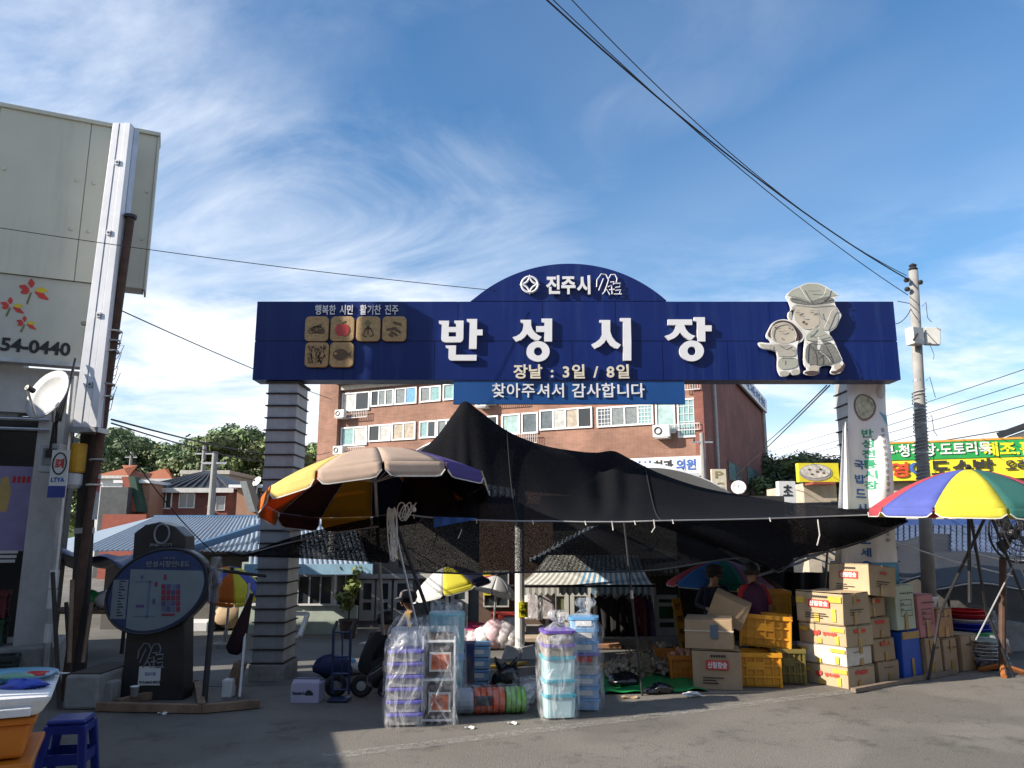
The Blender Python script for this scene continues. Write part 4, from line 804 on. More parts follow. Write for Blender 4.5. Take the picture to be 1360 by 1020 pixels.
part('coping', PANEL, shop, lambda b: lbox(b, SE, .03, zb+.002, zb+.05, -.36, .03)); part('end_trim', PANEL, shop, lambda b: lbox(b, -.001, .022, za-.01, zb, -.36, .012))
part('roof_ridge', NAVYR, shop, lambda b: b.hexa([LP(SE, 7.06, -.8), LP(-1.2, 7.06, -.8), LP(-1.2, 7.06, -1.1), LP(SE, 7.06, -1.1), LP(SE, 7.55, -.8), LP(-1.9, 7.4, -.8), LP(-1.9, 7.4, -1.1), LP(SE, 7.55, -1.1)]))
# body behind, shallow at this end
part('body', WALLW, shop, lambda b: lbox(b, SE, -1.25, 3.2, 5.3, -.7, -.33))
z1, z0 = za-.004, 3.86
band = part('phone_sign', mat('cream_sign_face', (.42, .42, .36), .5, var=.06, dirt=.2, dcol=(.35, .34, .3)), shop, lambda b: lbox(b, SE, -.5, z0, z1, -.2, -.03)); part('sign_lip', STEEL, band, lambda b: lbox(b, SE, -.45, z0-.05, z0-.003, -.2, 0))
a, zt = lsz(1, 458, -.03); c, _ = lsz(94, 462, -.03); text('lettering', '54-0440', INK, band, LP((a+c)/2, lsz(48, 460)[1], -.024), (c-a), .165, .03, .008, rot=RZ(math.atan2(lh.y, lh.x)))
YELP = mat('yellow_petal_print', (.55, .42, .02), .5)
def flower(px, py, r):
    s, z = lsz(px, py, -.03); fr = lambda x, y, d: LP(x, y, -.027+.003-d)
    for k, (aa, L_, m_) in enumerate(((.1, 1.0, YELP), (-.5, 1.25, RED), (1.7, .8, RED), (2.9, .8, RED), (3.6, .7, RED))):
        part('petal_print', m_, band, lambda b: b.prism([(s+math.cos(aa)*r*L_*t-math.sin(aa)*w*r, z+math.sin(aa)*r*L_*t+math.cos(aa)*w*r) for t, w in ((.2, -.05), (.6, -.22), (1, -.05), (1, .05), (.6, .22), (.2, .05))], lambda x, y, d: LP(x, y, -.026+.0006*k-d), .002))
    part('stem_print', LEAFG, band, lambda b: b.prism([(s-.01, z-r*.2), (s+.01, z-r*.2), (s-.02, z-r*1.1), (s-.04, z-r*1.0)], lambda x, y, d: LP(x, y, -.0263-d), .002))
flower(42, 385, .17); flower(14, 406, .13); flower(33, 429, .11)
# shopfront: lintel, pilaster, dark interior
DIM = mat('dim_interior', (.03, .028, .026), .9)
zl = lsz(20, 548, -.3)[1]
part('lintel', WALLW, shop, lambda b: lbox(b, SE, -.62, zl, z0-.06, -.6, -.25))
pa, pb_ = lsz(40, 660, -.25)[0], lsz(84, 660, -.25)[0]
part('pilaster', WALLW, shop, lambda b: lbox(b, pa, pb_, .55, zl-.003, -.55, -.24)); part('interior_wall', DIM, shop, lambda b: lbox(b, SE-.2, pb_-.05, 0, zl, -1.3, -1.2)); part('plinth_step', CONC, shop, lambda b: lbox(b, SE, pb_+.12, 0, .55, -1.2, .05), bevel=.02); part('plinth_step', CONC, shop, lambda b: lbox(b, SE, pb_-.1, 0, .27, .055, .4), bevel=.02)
for py in (557, 570): p0, p1 = lsz(0, py, -.2), lsz(66, py+1, -.2); part('awning_bar', STEEL, shop, lambda b: b.tube([LP(p0[0]-1, p0[1], -.2), LP(p1[0], p1[1], -.2)], .02, 6))
part('awning_roll', mat('dark_awning_roll', (.05, .045, .04), .8), shop, lambda b: b.tube([LP(SE, zl-.12, -.45), LP(pa-.02, zl-.12, -.45)], .1, 8))
# window poster: violet sheet with printed pictures
q0, q1 = lsz(-20, 690, -.6), lsz(44, 620, -.6)
po = part('window_poster', mat('violet_poster', (.26, .23, .42), .5, var=.15), shop, lambda b: lbox(b, q0[0], q1[0], lsz(20, 732, -.6)[1], q1[1], -.62, -.6))
part('poster_figure', mat('poster_yellow', (.5, .36, .12), .6), po, lambda b: b.prism([(q1[0]-.32, q1[1]-.15), (q1[0]-.25, q1[1]-.12), (q1[0]-.2, q1[1]-.3), (q1[0]-.22, q1[1]-.55), (q1[0]-.32, q1[1]-.55)], lambda x, y, d: LP(x, y, -.597-d), .002))
for k in range(4): part('poster_stamp', RED, po, lambda b: lbox(b, q1[0]-.2+.05*k, q1[0]-.165+.05*k, q1[1]-.2, q1[1]-.12, -.599, -.597))
for k in range(3): part('poster_flower', mat('poster_pink', (.5, .2, .35), .6), po, lambda b: b.prism(ell(q1[0]-.45+.06*k, q1[1]-.6+.07*(k % 2), .05, .04, 9), lambda x, y, d: LP(x, y, -.5975+.0004*k-d), .002))
part('poster_note', SIGNW, po, lambda b: [lbox(b, q1[0]-.3+.012*k, q1[0]-.05-.01*k, lsz(20, 735+6*k, -.6)[1], lsz(20, 731+6*k, -.6)[1], -.58, -.575) for k in range(3)])
# white cased upright sign
LBX = mat('white_enamel_case', (.66, .68, .72), .4, var=.05, dirt=.15, dcol=(.4, .4, .4))
lb = thing('upright_case_sign', 'tall narrow white metal sign case strapped beside the rusty pole', 'sign', (W(116, 567, 9).x, 9, gz(567, 9)))
xl, zb0, zb1 = W(96, 567, 8.9).x, gz(567, 8.9), gz(163, 8.9)
def lean(b, w0, w1, y0, y1, za_, zb_):
    X = lambda w, z: xl+w*(1-.22*(z-zb0)/(zb1-zb0))+.095*(z-zb0)/(zb1-zb0)
    b.hexa([Vector(p) for p in ((X(w0, za_), y0, za_), (X(w1, za_), y0, za_), (X(w1, za_), y1, za_), (X(w0, za_), y1, za_), (X(w0, zb_), y0, zb_), (X(w1, zb_), y0, zb_), (X(w1, zb_), y1, zb_), (X(w0, zb_), y1, zb_))])
for k, (w0, w1) in enumerate(((0, .10), (.105, .18), (.185, .28))): part('case_strip', LBX, lb, lambda b: lean(b, w0, w1, 8.9+.006*(k == 1), 9.0, zb0, zb1), bevel=.004)
part('case_side', mat('bluish_case_side', (.42, .47, .56), .45), lb, lambda b: lean(b, .004, .29, 9.003, 9.12, zb0+.01, zb1-.01)); part('bottom_cap', STEEL, lb, lambda b: b.bx(xl-.01, xl+.31, 8.88, 9.14, zb0-.06, zb0-.004))
for fz in (.13, .35, .62, .86): part('clip', STEEL, lb, lambda b: b.box((xl+.15+.06*fz, 8.893, zb0+(zb1-zb0)*fz), (.05, .02, .06))); part('clip_bolt', DARKST, lb, lambda b: b.box((xl+.15+.06*fz, 8.88, zb0+(zb1-zb0)*fz), (.02, .006, .02)))
part('wall_bracket', DARKST, lb, lambda b: b.bx(xl-.12, xl-.004, 9.05, 9.1, zb0+(zb1-zb0)*.33, zb0+(zb1-zb0)*.33+.04))
# poles
RUSTP = mat('rusted_pipe', (.085, .045, .03), .75, .2, var=.4, vs_=8, dirt=.4); DARKW = mat('tarred_timber', (.035, .028, .024), .85, var=.3)
rp = thing('rusty_pole', 'rusty brown steel pole wrapped with wires behind the white sign case', 'pole', G(96, 905)); t_ = W(173, 290, 9.02)
bp_ = Vector((W(93, 885, 9.15).x, 9.1, 0)); part('shaft', RUSTP, rp, lambda b: b.tube([bp_, bp_.lerp(t_, .5), t_], .052, 10)); part('cap', DARKST, rp, lambda b: b.tube([t_, t_+Vector((0, 0, .04))], .075, 10))
for k, fz in enumerate((.42, .47, .60, .63, .70, .72, .745)):
    c = bp_.lerp(t_, fz); part('wire_wrap', PIPE if k % 2 else ROPE, rp, lambda b: b.tube([c+Vector((.075*math.cos(q), .075*math.sin(q), .012*q/6.28*(k % 3))) for q in [i*PI/6 for i in range(13)]], .012, 5))
for k in range(7):
    c = bp_.lerp(t_, .60+.022*k); part('loose_wire', DARKST, rp, lambda b: b.tube([c+Vector((.05, -.05, 0)), c+Vector((.13+.02*(k % 3), -.06, .05-.04*(k % 2))), c+Vector((.10, -.05, -.14)), c+Vector((.03, -.06, -.2))], .004, 4))
dp = thing('dark_timber_pole', 'thick dark timber pole rising from the planter to the sign case', 'pole', G(107, 905)); d0, d1 = Vector((W(104, 890, 9.2).x, 9.2, 0)), W(120, 560, 9.2)
part('shaft', DARKW, dp, lambda b: b.tube([d0, d1], .1, 10)); part('strap', STEEL, dp, lambda b: b.tube([d0.lerp(d1, .58), d0.lerp(d1, .60)], .108, 10)); cc = d0.lerp(d1, .85)+Vector((-.06, -.12, 0))
part('yellow_sleeve', mat('yellow_sleeve', (.62, .33, .02), .45), dp, lambda b: b.lathe([(.085, -.17), (.095, -.15), (.095, .15), (.085, .17)], cc+Vector((0, 0, .02)), 16)); part('white_sleeve', WHITE, dp, lambda b: b.lathe([(.06, -.16), (.09, -.12), (.092, 0), (.08, .01)], cc+Vector((-.015, 0, -.17)), 16))
gp = thing('galvanised_pipe_post', 'thin galvanised post with paper notices and a small oval sign', 'post', G(70, 900)); g0, g1 = Vector((W(64, 860, 9.0).x, 9.0, 0)), W(98, 500, 9.0)
part('shaft', STEEL, gp, lambda b: b.tube([g0, g1], .045, 10))
for fz in (.30, .36, .2): c = g0.lerp(g1, fz); part('paper_notice', SIGNW, gp, lambda b: b.tube([c-Vector((0, 0, .1)), c+Vector((0, 0, .1))], .049, 10))
x0, x1 = gx(68, 8.73, 620), gx(91, 8.73, 620); z1, z0 = gz(598, 8.73), gz(661, 8.73)
sg = part('oval_sign', SIGNW, gp, lambda b: b.bx(x0, x1, 8.72, 8.735, z0, z1)); part('sign_foot', mat('navy_sign_foot', (.03, .05, .22), .5), sg, lambda b: b.bx(x0, x1, 8.712, 8.719, z0, z0+.13))
xc, zc = (x0+x1)/2, z0+.38
part('oval_ring', INK, sg, lambda b: b.tube([Vector((xc+.075*math.cos(q*PI/9), 8.715, zc+.12*math.sin(q*PI/9))) for q in range(18)], .008, 5, closed=True)); text('lettering', '로제', RED, sg, Vector((xc, 8.716, zc)), .1, .11, .04, .004); text('lettering', 'LTYA', INKB, sg, Vector((xc, 8.716, z0+.2)), .15, .05, .03, .004)
pl_ = thing('enamel_notice_plate', 'narrow white plate with red characters on the rusty pole', 'notice', W(128, 660, 9.06)); part('plate', SIGNW, pl_, lambda b: b.bx(gx(121, 9.06, 640), gx(134, 9.06, 640), 9.05, 9.06, gz(690, 9.06), gz(630, 9.06))); text('lettering', '주\n의', RED, pl_, W(130, 645, 9.045), .05, .16, .02, .003)
# dish, meter
dish('large pale satellite dish under the phone number sign', W(62, 523, 8.3), .29, (-.35, -.88, .3), mat('dish_enamel', (.36, .37, .38), .5), mast=W(70, 560, 8.6))
mt = thing('electric_meter', 'grey electric meter box on the white pilaster', 'meter', W(63, 608, 8.85)); mx0, mx1 = gx(51, 8.8, 608), gx(78, 8.8, 608); mz0, mz1 = gz(627, 8.8), gz(589, 8.8)
part('case', mat('meter_grey', (.36, .37, .38), .5), mt, lambda b: b.bx(mx0, mx1, 8.8, 8.95, mz0, mz1), bevel=.015); part('window', GLASS_Y, mt, lambda b: b.bx(mx0+.05, mx1-.03, 8.79, 8.799, mz0+.08, mz1-.05)); part('dial', DIM, mt, lambda b: b.bx(mx0+.08, mx1-.06, 8.786, 8.789, mz0+.16, mz1-.07))
for k in range(3): part('cable', BLACK, mt, lambda b: b.tube([W(64+4*k, 627, 8.85), W(66+5*k, 600-30*k, 8.8), W(72+4*k, 560, 8.7), W(96+k*2, 500-12*k, 8.85)], .014, 5))
# louvred lattice and cable riser behind the poles
lt = thing('white_lattice', 'white plastic lattice strip behind the dark timber pole', 'lattice', (W(112, 760, 9.6).x, 9.6, 0))
for k in range(16): part('slat', FRW, lt, lambda b: b.bx(gx(105, 9.6, 700), gx(117, 9.6, 700), 9.6, 9.61, gz(690+5.2*k+2.2, 9.6), gz(690+5.2*k, 9.6)))
for px in (105, 111, 116.5): part('upright', FRW, lt, lambda b: b.bx(gx(px, 9.6, 730), gx(px+1.3, 9.6, 730), 9.585, 9.599, .3, gz(685, 9.6)))
part('foot', FRW, lt, lambda b: b.bx(gx(104, 9.6, 730), gx(118, 9.6, 730), 9.6, 9.64, 0, .31))
# planter and blocks
pt = thing('concrete_planter', 'rough concrete planter block at the foot of the poles', 'planter', G(107, 942)); y0 = G(107, 943).y
part('trough', CONC, pt, lambda b: b.bx(gx(82, y0, 940), gx(128, y0, 940), y0, y0+.9, 0, gz(897, y0)), bevel=.03); part('soil', mat('dry_soil', (.05, .04, .03), .95), pt, lambda b: b.bx(gx(85, y0, 940), gx(125, y0, 940), y0+.06, y0+.84, gz(897, y0)-.03, gz(897, y0)+.012))
o = MB().bx(gx(130, 8.75, 938), gx(147, 8.75, 938), 8.75, 8.95, 0, gz(906, 8.75)).build('kerb_block', CONC, bevel=.015); tag(o, 'single grey concrete block standing beside the map board', 'block')
for k, (a, c) in enumerate((((84, 895), (70, 760)), ((92, 880), (96, 770)), ((100, 890), (88, 800)), ((110, 880), (122, 800)))):
    p = W(*a, 8.6+.1*k); q = W(*c, 8.75+.1*k); p.z = max(.0, p.z if k in (1, 3) else .02); o = MB().tube([p, q], .022, 6).build('timber_stick', WOOD if k % 2 else DARKW); tag(o, ['long dark stick leaning on the white pilaster', 'pale stick standing in the planter by the poles', 'short dark stick leaning left in the planter', 'short pale stick leaning right across the poles'][k], 'stick')
# ---------------------------------------------------------------- plastic crates (shared builder)
def crate_proto(name, label, m_, w, d, h, cat='crate'):
    r = thing(name, label, cat); t = .018
    def wall(b, L, ax):
        def bb(u0, u1, z0, z1, k0, k1):
            if ax == 0: b.bx(u0, u1, -d/2+k0, -d/2+k1, z0, z1)
            elif ax == 1: b.bx(u0, u1, d/2-k1, d/2-k0, z0, z1)
            elif ax == 2: b.bx(-w/2+k0, -w/2+k1, u0, u1, z0, z1)
            else: b.bx(w/2-k1, w/2-k0, u0, u1, z0, z1)
        e_ = .03
        bb(-L/2+e_, L/2-e_, .03, h*.30, .024, .030); bb(-L/2+e_, L/2-e_, h*.34, h*.62, .024, .030); bb(-L/2+e_, L/2-e_, h*.66, h-.05, .024, .030)
        n = 6
        for k in range(1, n): u = -L/2+L*k/n; bb(u-.009, u+.009, .031, h-.051, .004, .0238)
        for k in (.32, .64): z = h*k; bb(-L/2+e_, L/2-e_, z-.012, z+.012, .001, .0039)
        bb(-L*.16, L*.16, h*.52, h*.75, -.001, .0009)
    for ax in range(4): part('wall', m_, r, lambda b: wall(b, w if ax < 2 else d, ax), True)
    for sx in (-1, 1):
        for sy in (-1, 1): part('corner_post', m_, r, lambda b: b.bx(sx*(w/2-.032), sx*(w/2), sy*(d/2-.032), sy*(d/2), .0, h-.051), True, bevel=.006)
    part('rim', m_, r, lambda b: (b.bx(-w/2-.008, w/2+.008, -d/2-.008, -d/2+.022, h-.05, h), b.bx(-w/2-.008, w/2+.008, d/2-.022, d/2+.008, h-.05, h), b.bx(-w/2-.008, -w/2+.022, -d/2+.0221, d/2-.0221, h-.05, h), b.bx(w/2-.022, w/2+.008, -d/2+.0221, d/2-.0221, h-.05, h)), True)
    part('base', m_, r, lambda b: b.bx(-w/2+.033, w/2-.033, -d/2+.033, d/2-.033, .01, .03), True)
    return r
YCR = mat('yellow_crate_plastic', (.62, .27, .015), .42, var=.12, dirt=.25, dcol=(.25, .1, .02)); OCR = mat('orange_crate_plastic', (.55, .17, .012), .45, var=.12, dirt=.25, dcol=(.2, .07, .02)); GCR = mat('dark_green_crate_plastic', (.01, .045, .025), .5); MCR = mat('maroon_crate_plastic', (.11, .012, .015), .5)
# stall at the lower left: solid orange tubs under a polystyrene lid
def tub_proto(label, m_, w, d, h):
    r = thing('orange_tub', label, 'crate')
    def body(b):
        P = [(-w/2+.03, -d/2+.03), (w/2-.03, -d/2+.03), (w/2-.03, d/2-.03), (-w/2+.03, d/2-.03)]; Q = [(-w/2, -d/2), (w/2, -d/2), (w/2, d/2), (-w/2, d/2)]
        b.hexa([Vector((*p, 0)) for p in P]+[Vector((*p, h-.04)) for p in Q])
    part('tub', m_, r, body, True, bevel=.02); part('rim', m_, r, lambda b: b.bx(-w/2-.025, w/2+.025, -d/2-.025, d/2+.025, h-.038, h), True, bevel=.01); part('label_recess', m_, r, lambda b: b.bx(-w*.2, w*.2, -d/2-.006, -d/2+.03, h*.35, h*.7), True, bevel=.005); return r
tb = tub_proto('orange plastic tub, topmost of the stack under the polystyrene tray', OCR, .95, .78, .235); TC = Vector((-2.74, 4.91, 0)); ta = Vector((-.9, -.436, 0)); tb2 = Vector((-.436, .9, 0)); TP = lambda i, j, z: TC+ta*i+tb2*j+Vector((0, 0, z)); _c = TP(.09+.475, .06+.39, 0); cx, cy = _c.x, _c.y
for k, lab in enumerate(('orange plastic tub on the ground, lowest of the corner stack', 'orange plastic tub in the middle of the corner stack', None)):
    o = tb if k == 2 else dup(tb, label=lab); o.location = (cx-.02*k, cy+.01*k, .246*k); o.rotation_euler = (0, 0, .02*(k-1)+.45); tag(o, group='orange tubs in the corner stack')
FOAM = mat('polystyrene', (.66, .67, .68), .75, var=.06, vs_=14, bump=.25, bs=160, dirt=.25, dcol=(.35, .34, .32))
fb = thing('polystyrene_tray', 'chipped white polystyrene lid resting on the orange tubs', 'tray', (cx, cy, .74)); fx1 = 0
def foam(b):
    b.hexa([TP(1.2, .05, .742), TP(.07, .04, .742), TP(.07, .90, .742), TP(1.2, .90, .742), TP(1.2, 0, .87), TP(0, -.01, .86), TP(.02, .95, .865), TP(1.2, .95, .87)])
part('lid', FOAM, fb, foam, bevel=.03)
for k in range(5): part('notch', FOAM, fb, lambda b: b.box(TP(.2+.24*k, .02, .776), (.18, .07, .048), RZ(.45)), bevel=.006)
pltm = mat('pale_blue_plate', (.12, .35, .52), .35); 
o = MB().lathe([(.02, 0), (.2, .004), (.27, .03), (.275, .034), (.2, .012), (.02, .01)], G(14, 902, .871), 24, sx=1.0).build('blue_plate', pltm, smooth=True); tag(o, 'pale blue oval plate lying on the polystyrene lid', 'plate')
o = MB().blob(G(20, 899, .90), .1, 12, 8, .08, 1, sx=1.3, sy=.5, sz=.25).build('green_wrapped_fish', mat('sea_green_wrap', (.12, .28, .2), .4), smooth=True); tag(o, 'green wrapped packet lying on the pale blue plate', 'packet')
kn = thing('red_handled_scissors', 'red handled kitchen scissors lying across the polystyrene lid', 'scissors', G(57, 898, .87)); so_ = G(57, 898, .872)
for s_ in (-1, 1): part('handle', RED, kn, lambda b: b.tube([so_+Vector((-.05, .03*s_, .014))+Vector((.07*math.cos(q*PI/5), .03*math.sin(q*PI/5), 0)) for q in range(10)], .012, 6, closed=True)); part('blade', STEEL, kn, lambda b: b.tube([so_+Vector((.02, .01*s_, .013)), so_+Vector((.14, .06+.012*s_, .010))], [.011, .003], 6))
o = MB().blob(G(32, 909, .885), .1, 12, 7, .35, 6, sx=1.3, sy=.7, sz=.3).build('blue_net_bag', mat('blue_net', (.02, .06, .4), .5), smooth=True); tag(o, 'crumpled blue net lying near the edge of the polystyrene lid', 'net bag')
# blue stool
BLUP = mat('blue_stool_plastic', (.008, .022, .17), .38, var=.1); st = thing('blue_stool', 'royal blue moulded plastic stool beside the orange tubs', 'stool', (W(92, 985, 6.35).x, 6.35, 0), .2); st.scale = (.8, .8, .95)
part('seat', BLUP, st, lambda b: b.bx(-.17, .17, -.17, .17, .41, .45), True, bevel=.02)
for sx in (-1, 1):
    for sy in (-1, 1): part('leg', BLUP, st, lambda b: b.hexa([Vector(p) for p in ((sx*.20-.035, sy*.20-.03, 0), (sx*.20+.035, sy*.20-.03, 0), (sx*.20+.035, sy*.20+.03, 0), (sx*.20-.035, sy*.20+.03, 0), (sx*.145-.04, sy*.145-.025, .409), (sx*.145+.04, sy*.145-.025, .409), (sx*.145+.04, sy*.145+.025, .409), (sx*.145-.04, sy*.145+.025, .409))]), True, bevel=.01)
for sy in (-1, 1): part('apron', BLUP, st, lambda b: b.bx(-.14, .14, sy*.168-.012, sy*.168+.012, .345, .4085), True); part('stretcher', BLUP, st, lambda b: b.bx(-.15, .15, sy*.19-.01, sy*.19+.01, .12, .20), True)
for sx in (-1, 1): part('apron', BLUP, st, lambda b: b.bx(sx*.168-.012, sx*.168+.012, -.14, .14, .345, .4085), True); part('stretcher', BLUP, st, lambda b: b.bx(sx*.19-.01, sx*.19+.01, -.15, .15, .12, .20), True)
# dim crates on the step
g_ = crate_proto('plastic_crate', 'dark green crate on the shop step under the poster', GCR, .5, .36, .3); g_.location = LP(pa-.35, .55, -.35); g_.rotation_euler = (0, 0, .42)
m_ = crate_proto('plastic_crate', 'maroon crate stacked on the dark green crate under the poster', MCR, .5, .36, .3); m_.location = LP(pa-.36, .855, -.36); m_.rotation_euler = (0, 0, .45)
g2 = crate_proto('plastic_crate', 'dark crate standing on the lowest concrete step', mat('black_crate_plastic', (.02, .03, .03), .5), .45, .3, .24); g2.location = LP(pa-.1, .27, .22); g2.rotation_euler = (0, 0, .42)
# ---------------------------------------------------------------- town map board
YM = 9.1; mb = thing('market_map_board', 'dark monolith map board with a tilted oval town plan', 'map board', G(200, 930)); SLAB = mat('charcoal_stone', (.028, .027, .027), .35, var=.25, vs_=4); NAVM = mat('map_navy', (.018, .04, .12), .4); MAPP = mat('map_pale_print', (.16, .20, .22), .4, var=.1)
def slab(b):
    L0, R0 = W(160, 930, YM), W(243, 930, YM); pts = [(L0.x, 0), (R0.x, 0), (W(246, 735, YM).x, gz(735, YM)), (W(246, 712, YM).x, gz(712, YM)), (W(232, 699, YM).x, gz(699, YM)), (W(212, 693, YM).x, gz(693, YM)), (W(193, 697, YM).x, gz(697, YM)), (W(178, 708, YM).x, gz(708, YM)), (W(176, 740, YM).x, gz(740, YM))]
    b.prism(pts, lambda x, z, d: (x, YM+d, z), .28)
part('slab', SLAB, mb, slab, bevel=.012)
oc = W(208, 785, YM-.13); ra_ = math.radians(24)
OV = lambda k, y, th: (lambda b: b.prism(ell(oc.x, oc.z, .60*k, .45*k, 40, ra_), lambda x, z, d: (x, y+d, z), th))
part('oval_case', SLAB, mb, OV(1.0, YM-.12, .16), bevel=.015); ov = part('oval_face', NAVM, mb, OV(.93, YM-.128, .006))
part('oval_rim', DARKST, mb, lambda b: b.tube([Vector((x, YM-.125, z)) for x, z in ell(oc.x, oc.z, .585, .435, 40, ra_)], .014, 6, closed=True))
inner = [(x, z) for x, z in ell(oc.x, oc.z, .545, .40, 60, ra_) if z < gz(756, YM-.13) and x > W(171, 786, YM-.13).x]
gi = next((i for i in range(len(inner)) if (Vector(inner[i])-Vector(inner[i-1])).length > .09), 0); inner = inner[gi:]+inner[:gi]+[(W(171, 786, YM-.13).x, gz(756, YM-.13))]
part('plan_sheet', MAPP, ov, lambda b: b.prism(inner, lambda x, z, d: (x, YM-.133+d, z), .004))
key = [(x, z) for x, z in ell(oc.x, oc.z, .545, .40, 60, ra_) if gz(826, YM-.13) < z < gz(766, YM-.13) and x < W(170, 786, YM-.13).x-.005]; kx = W(171, 786, YM-.13).x-.012; kz0, kz1 = gz(822, YM-.13), gz(770, YM-.13)
part('key_sheet', MAPP, ov, lambda b: b.bx(kx-.17, kx, YM-.134, YM-.13, kz0, kz1))
for k in range(13): part('key_line', INK, ov, lambda b: b.bx(kx-.10, kx-.03-.02*(k % 3), YM-.1375, YM-.1345, kz0+.03+k*.031, kz0+.042+k*.031))
MR_ = mat('map_red', (.20, .02, .05), .5); MP_ = mat('map_purple', (.08, .06, .16), .5); MV = mat('map_pale_blue', (.10, .13, .2), .5)
for r_ in range(5):
    for c_ in range(4):
        px, py = 214+6.5*c_, 776+7.5*r_; mm = MR_ if (r_, c_) in ((0, 0), (1, 0), (1, 1), (1, 3), (2, 0), (2, 1), (2, 2), (2, 3), (3, 3), (4, 3)) else (MP_ if (r_+c_) % 2 else MV); a = W(px, py+6.5, YM-.14); c = W(px+5.6, py, YM-.14)
        part('plan_block', mm, ov, lambda b: b.bx(a.x, c.x, YM-.138, YM-.1335, a.z, c.z))
for px, py, w_, h_, mm in ((205, 773, 4, 6, MR_), (217, 763, 4, 7, MR_), (202, 795, 4, 7, MP_), (180, 803, 11, 4, MP_), (187, 764, 3, 5, MP_), (214, 815, 18, 3, MR_), (180, 772, 22, 1.2, MV), (196, 772, 1.2, 50, MV), (176, 818, 30, 1.2, MV)):
    a = W(px, py+h_, YM-.14); c = W(px+w_, py, YM-.14); part('plan_block', mm, ov, lambda b: b.bx(a.x, c.x, YM-.1372, YM-.1335, a.z, c.z))
MLET = mat('map_letter_silver', (.19, .20, .21), .5)
text('lettering', '반성시장안내도', MLET, ov, W(223.5, 749, YM-.14), .49, .066, .02, .006); text('lettering', '시골 인심', MLET, ov, W(224, 741, YM-.14), .14, .02, .01, .004)
em = W(215, 709, YM-.01); part('ring_emblem', MLET, mb, lambda b: b.tube([em+Vector((.085*math.cos(q*PI/12), 0, .11*math.sin(q*PI/12))) for q in range(24)], .012, 6, closed=True)); part('emblem_hole', BLACK, mb, lambda b: b.prism(ell(em.x, em.z, .078, .10), lambda x, z, d: (x, YM-.004+d, z), .003))
text('lettering', 'JINJU CITY', MLET, mb, W(214, 724, YM-.004), .27, .04, .02, .006); part('brush_emblem', MLET, mb, lambda b: swirl(b, W(201, 871, YM-.01), .30, .009, YM-.01))
pp = part('paper_notice', SIGNW, mb, lambda b: b.bx(W(184, 900, YM).x, W(213, 900, YM).x, YM-.006, YM-.003, gz(910, YM), gz(885, YM))); text('lettering', '010.6662.8053', INK, pp, W(198.5, 906, YM-.008), .23, .03, .03, .002); text('lettering', '임대', INKB, pp, W(199, 895, YM-.008), .12, .04, .01, .002)
# timber edging round the board
fr_ = thing('timber_edging', 'low timber edging frame round the foot of the map board', 'edging', G(220, 935))
for a, c in (((130, 938), (270, 941)), ((155, 934), (262, 908)), ((262, 908), (268, 941)), ((268, 941), (345, 934))):
    p, q = G(*a, .05), G(*c, .05); part('timber', WOOD, fr_, lambda b: b.tube([p, q], .055, 4))
o = MB().lathe([(.035, 0), (.045, .1), (.048, .1), (.05, .106), (.047, .106), (.042, .1), (.033, .006), (0.001, .006)], G(178, 925, .09), 14).build('paper_cup', WHITE, smooth=True); tag(o, 'small white paper cup standing on the timber edging', 'cup')
# post, parasol and papers between the board and the pillar
ps = thing('dark_pipe_post', 'dark pipe post between the map board and the ribbed pillar', 'post', G(271, 935)); p0 = G(271, 936); part('shaft', DARKST, ps, lambda b: b.tube([p0, W(287, 757, 9.05)], .032, 8)); part('crossbar', DARKST, ps, lambda b: b.tube([W(250, 752, 9.05), W(287, 757, 9.05), W(352, 765, 9.9)], .022, 6))
part('plastic_sleeve', FILM, ps, lambda b: b.lathe([(.05, 0), (.08, .25), (.06, .5)], W(284, 800, 9.0), 10))
fp_ = thing('folded_parasol', 'folded maroon parasol leaning against the ribbed pillar', 'parasol', G(318, 925)); a, c = G(318, 926, .02), W(331, 775, 9.75)
part('pole', STEEL, fp_, lambda b: b.tube([a, c], .018, 6)); part('cloth', mat('maroon_cloth', (.022, .006, .010), .9), fp_, lambda b: b.lathe([(.06, 0), (.11, .06), (.09, .25), (.05, .5), (.02, .7)], W(310, 868, 9.5), 10, rot=Matrix.Rotation(.25, 3, 'Y')), smooth=True)
o = MB().bx(gx(293, 9.2, 925), gx(307, 9.2, 925), 9.2, 9.35, .0, .2).build('paper_bundle', SIGNW, bevel=.02); tag(o, 'bundle of papers lying between the post and the ribbed pillar', 'paper bundle')
o = MB().box((gx(312, 9.4, 910), 9.4, .18), (.10, .2, .36), Matrix.Rotation(.3, 3, 'Y')).build('timber_offcut', WOOD); tag(o, 'timber offcut leaning at the foot of the ribbed pillar', 'timber')
# goods at the back between board and pillar
for k, (px, py, w_, h_, lab, mm) in enumerate(((258, 840, .42, .2, 'low white foam box on the lane behind the dark post', FOAM), (282, 832, .3, .34, 'clear bag of goods slumped behind the dark post', FILM), (301, 838, .36, .5, 'brown paper sacks heaped beside the shed wall', CARD))):
    p = G(px, py)
    if k == 0: o = MB().bx(p.x-w_, p.x+w_*.6, p.y, p.y+.5, 0, h_).build('foam_box', mm, bevel=.03); tag(o, lab, 'box')
    else: o = MB().blob((p.x, p.y+.2, h_*.48), h_*.5, 12, 8, .18, k, sx=1.2).build(('goods_bag', 'paper_sack')[k-1], mm, smooth=True); tag(o, lab, 'bag')
tt = thing('covered_trestle', 'trestle table under blue sheeting left of the map board', 'table', (gx(140, 12.5), 12.5, 0)); BT = mat('navy_tarpaulin', (.015, .03, .09), .5, var=.2, bump=.3, bs=8)
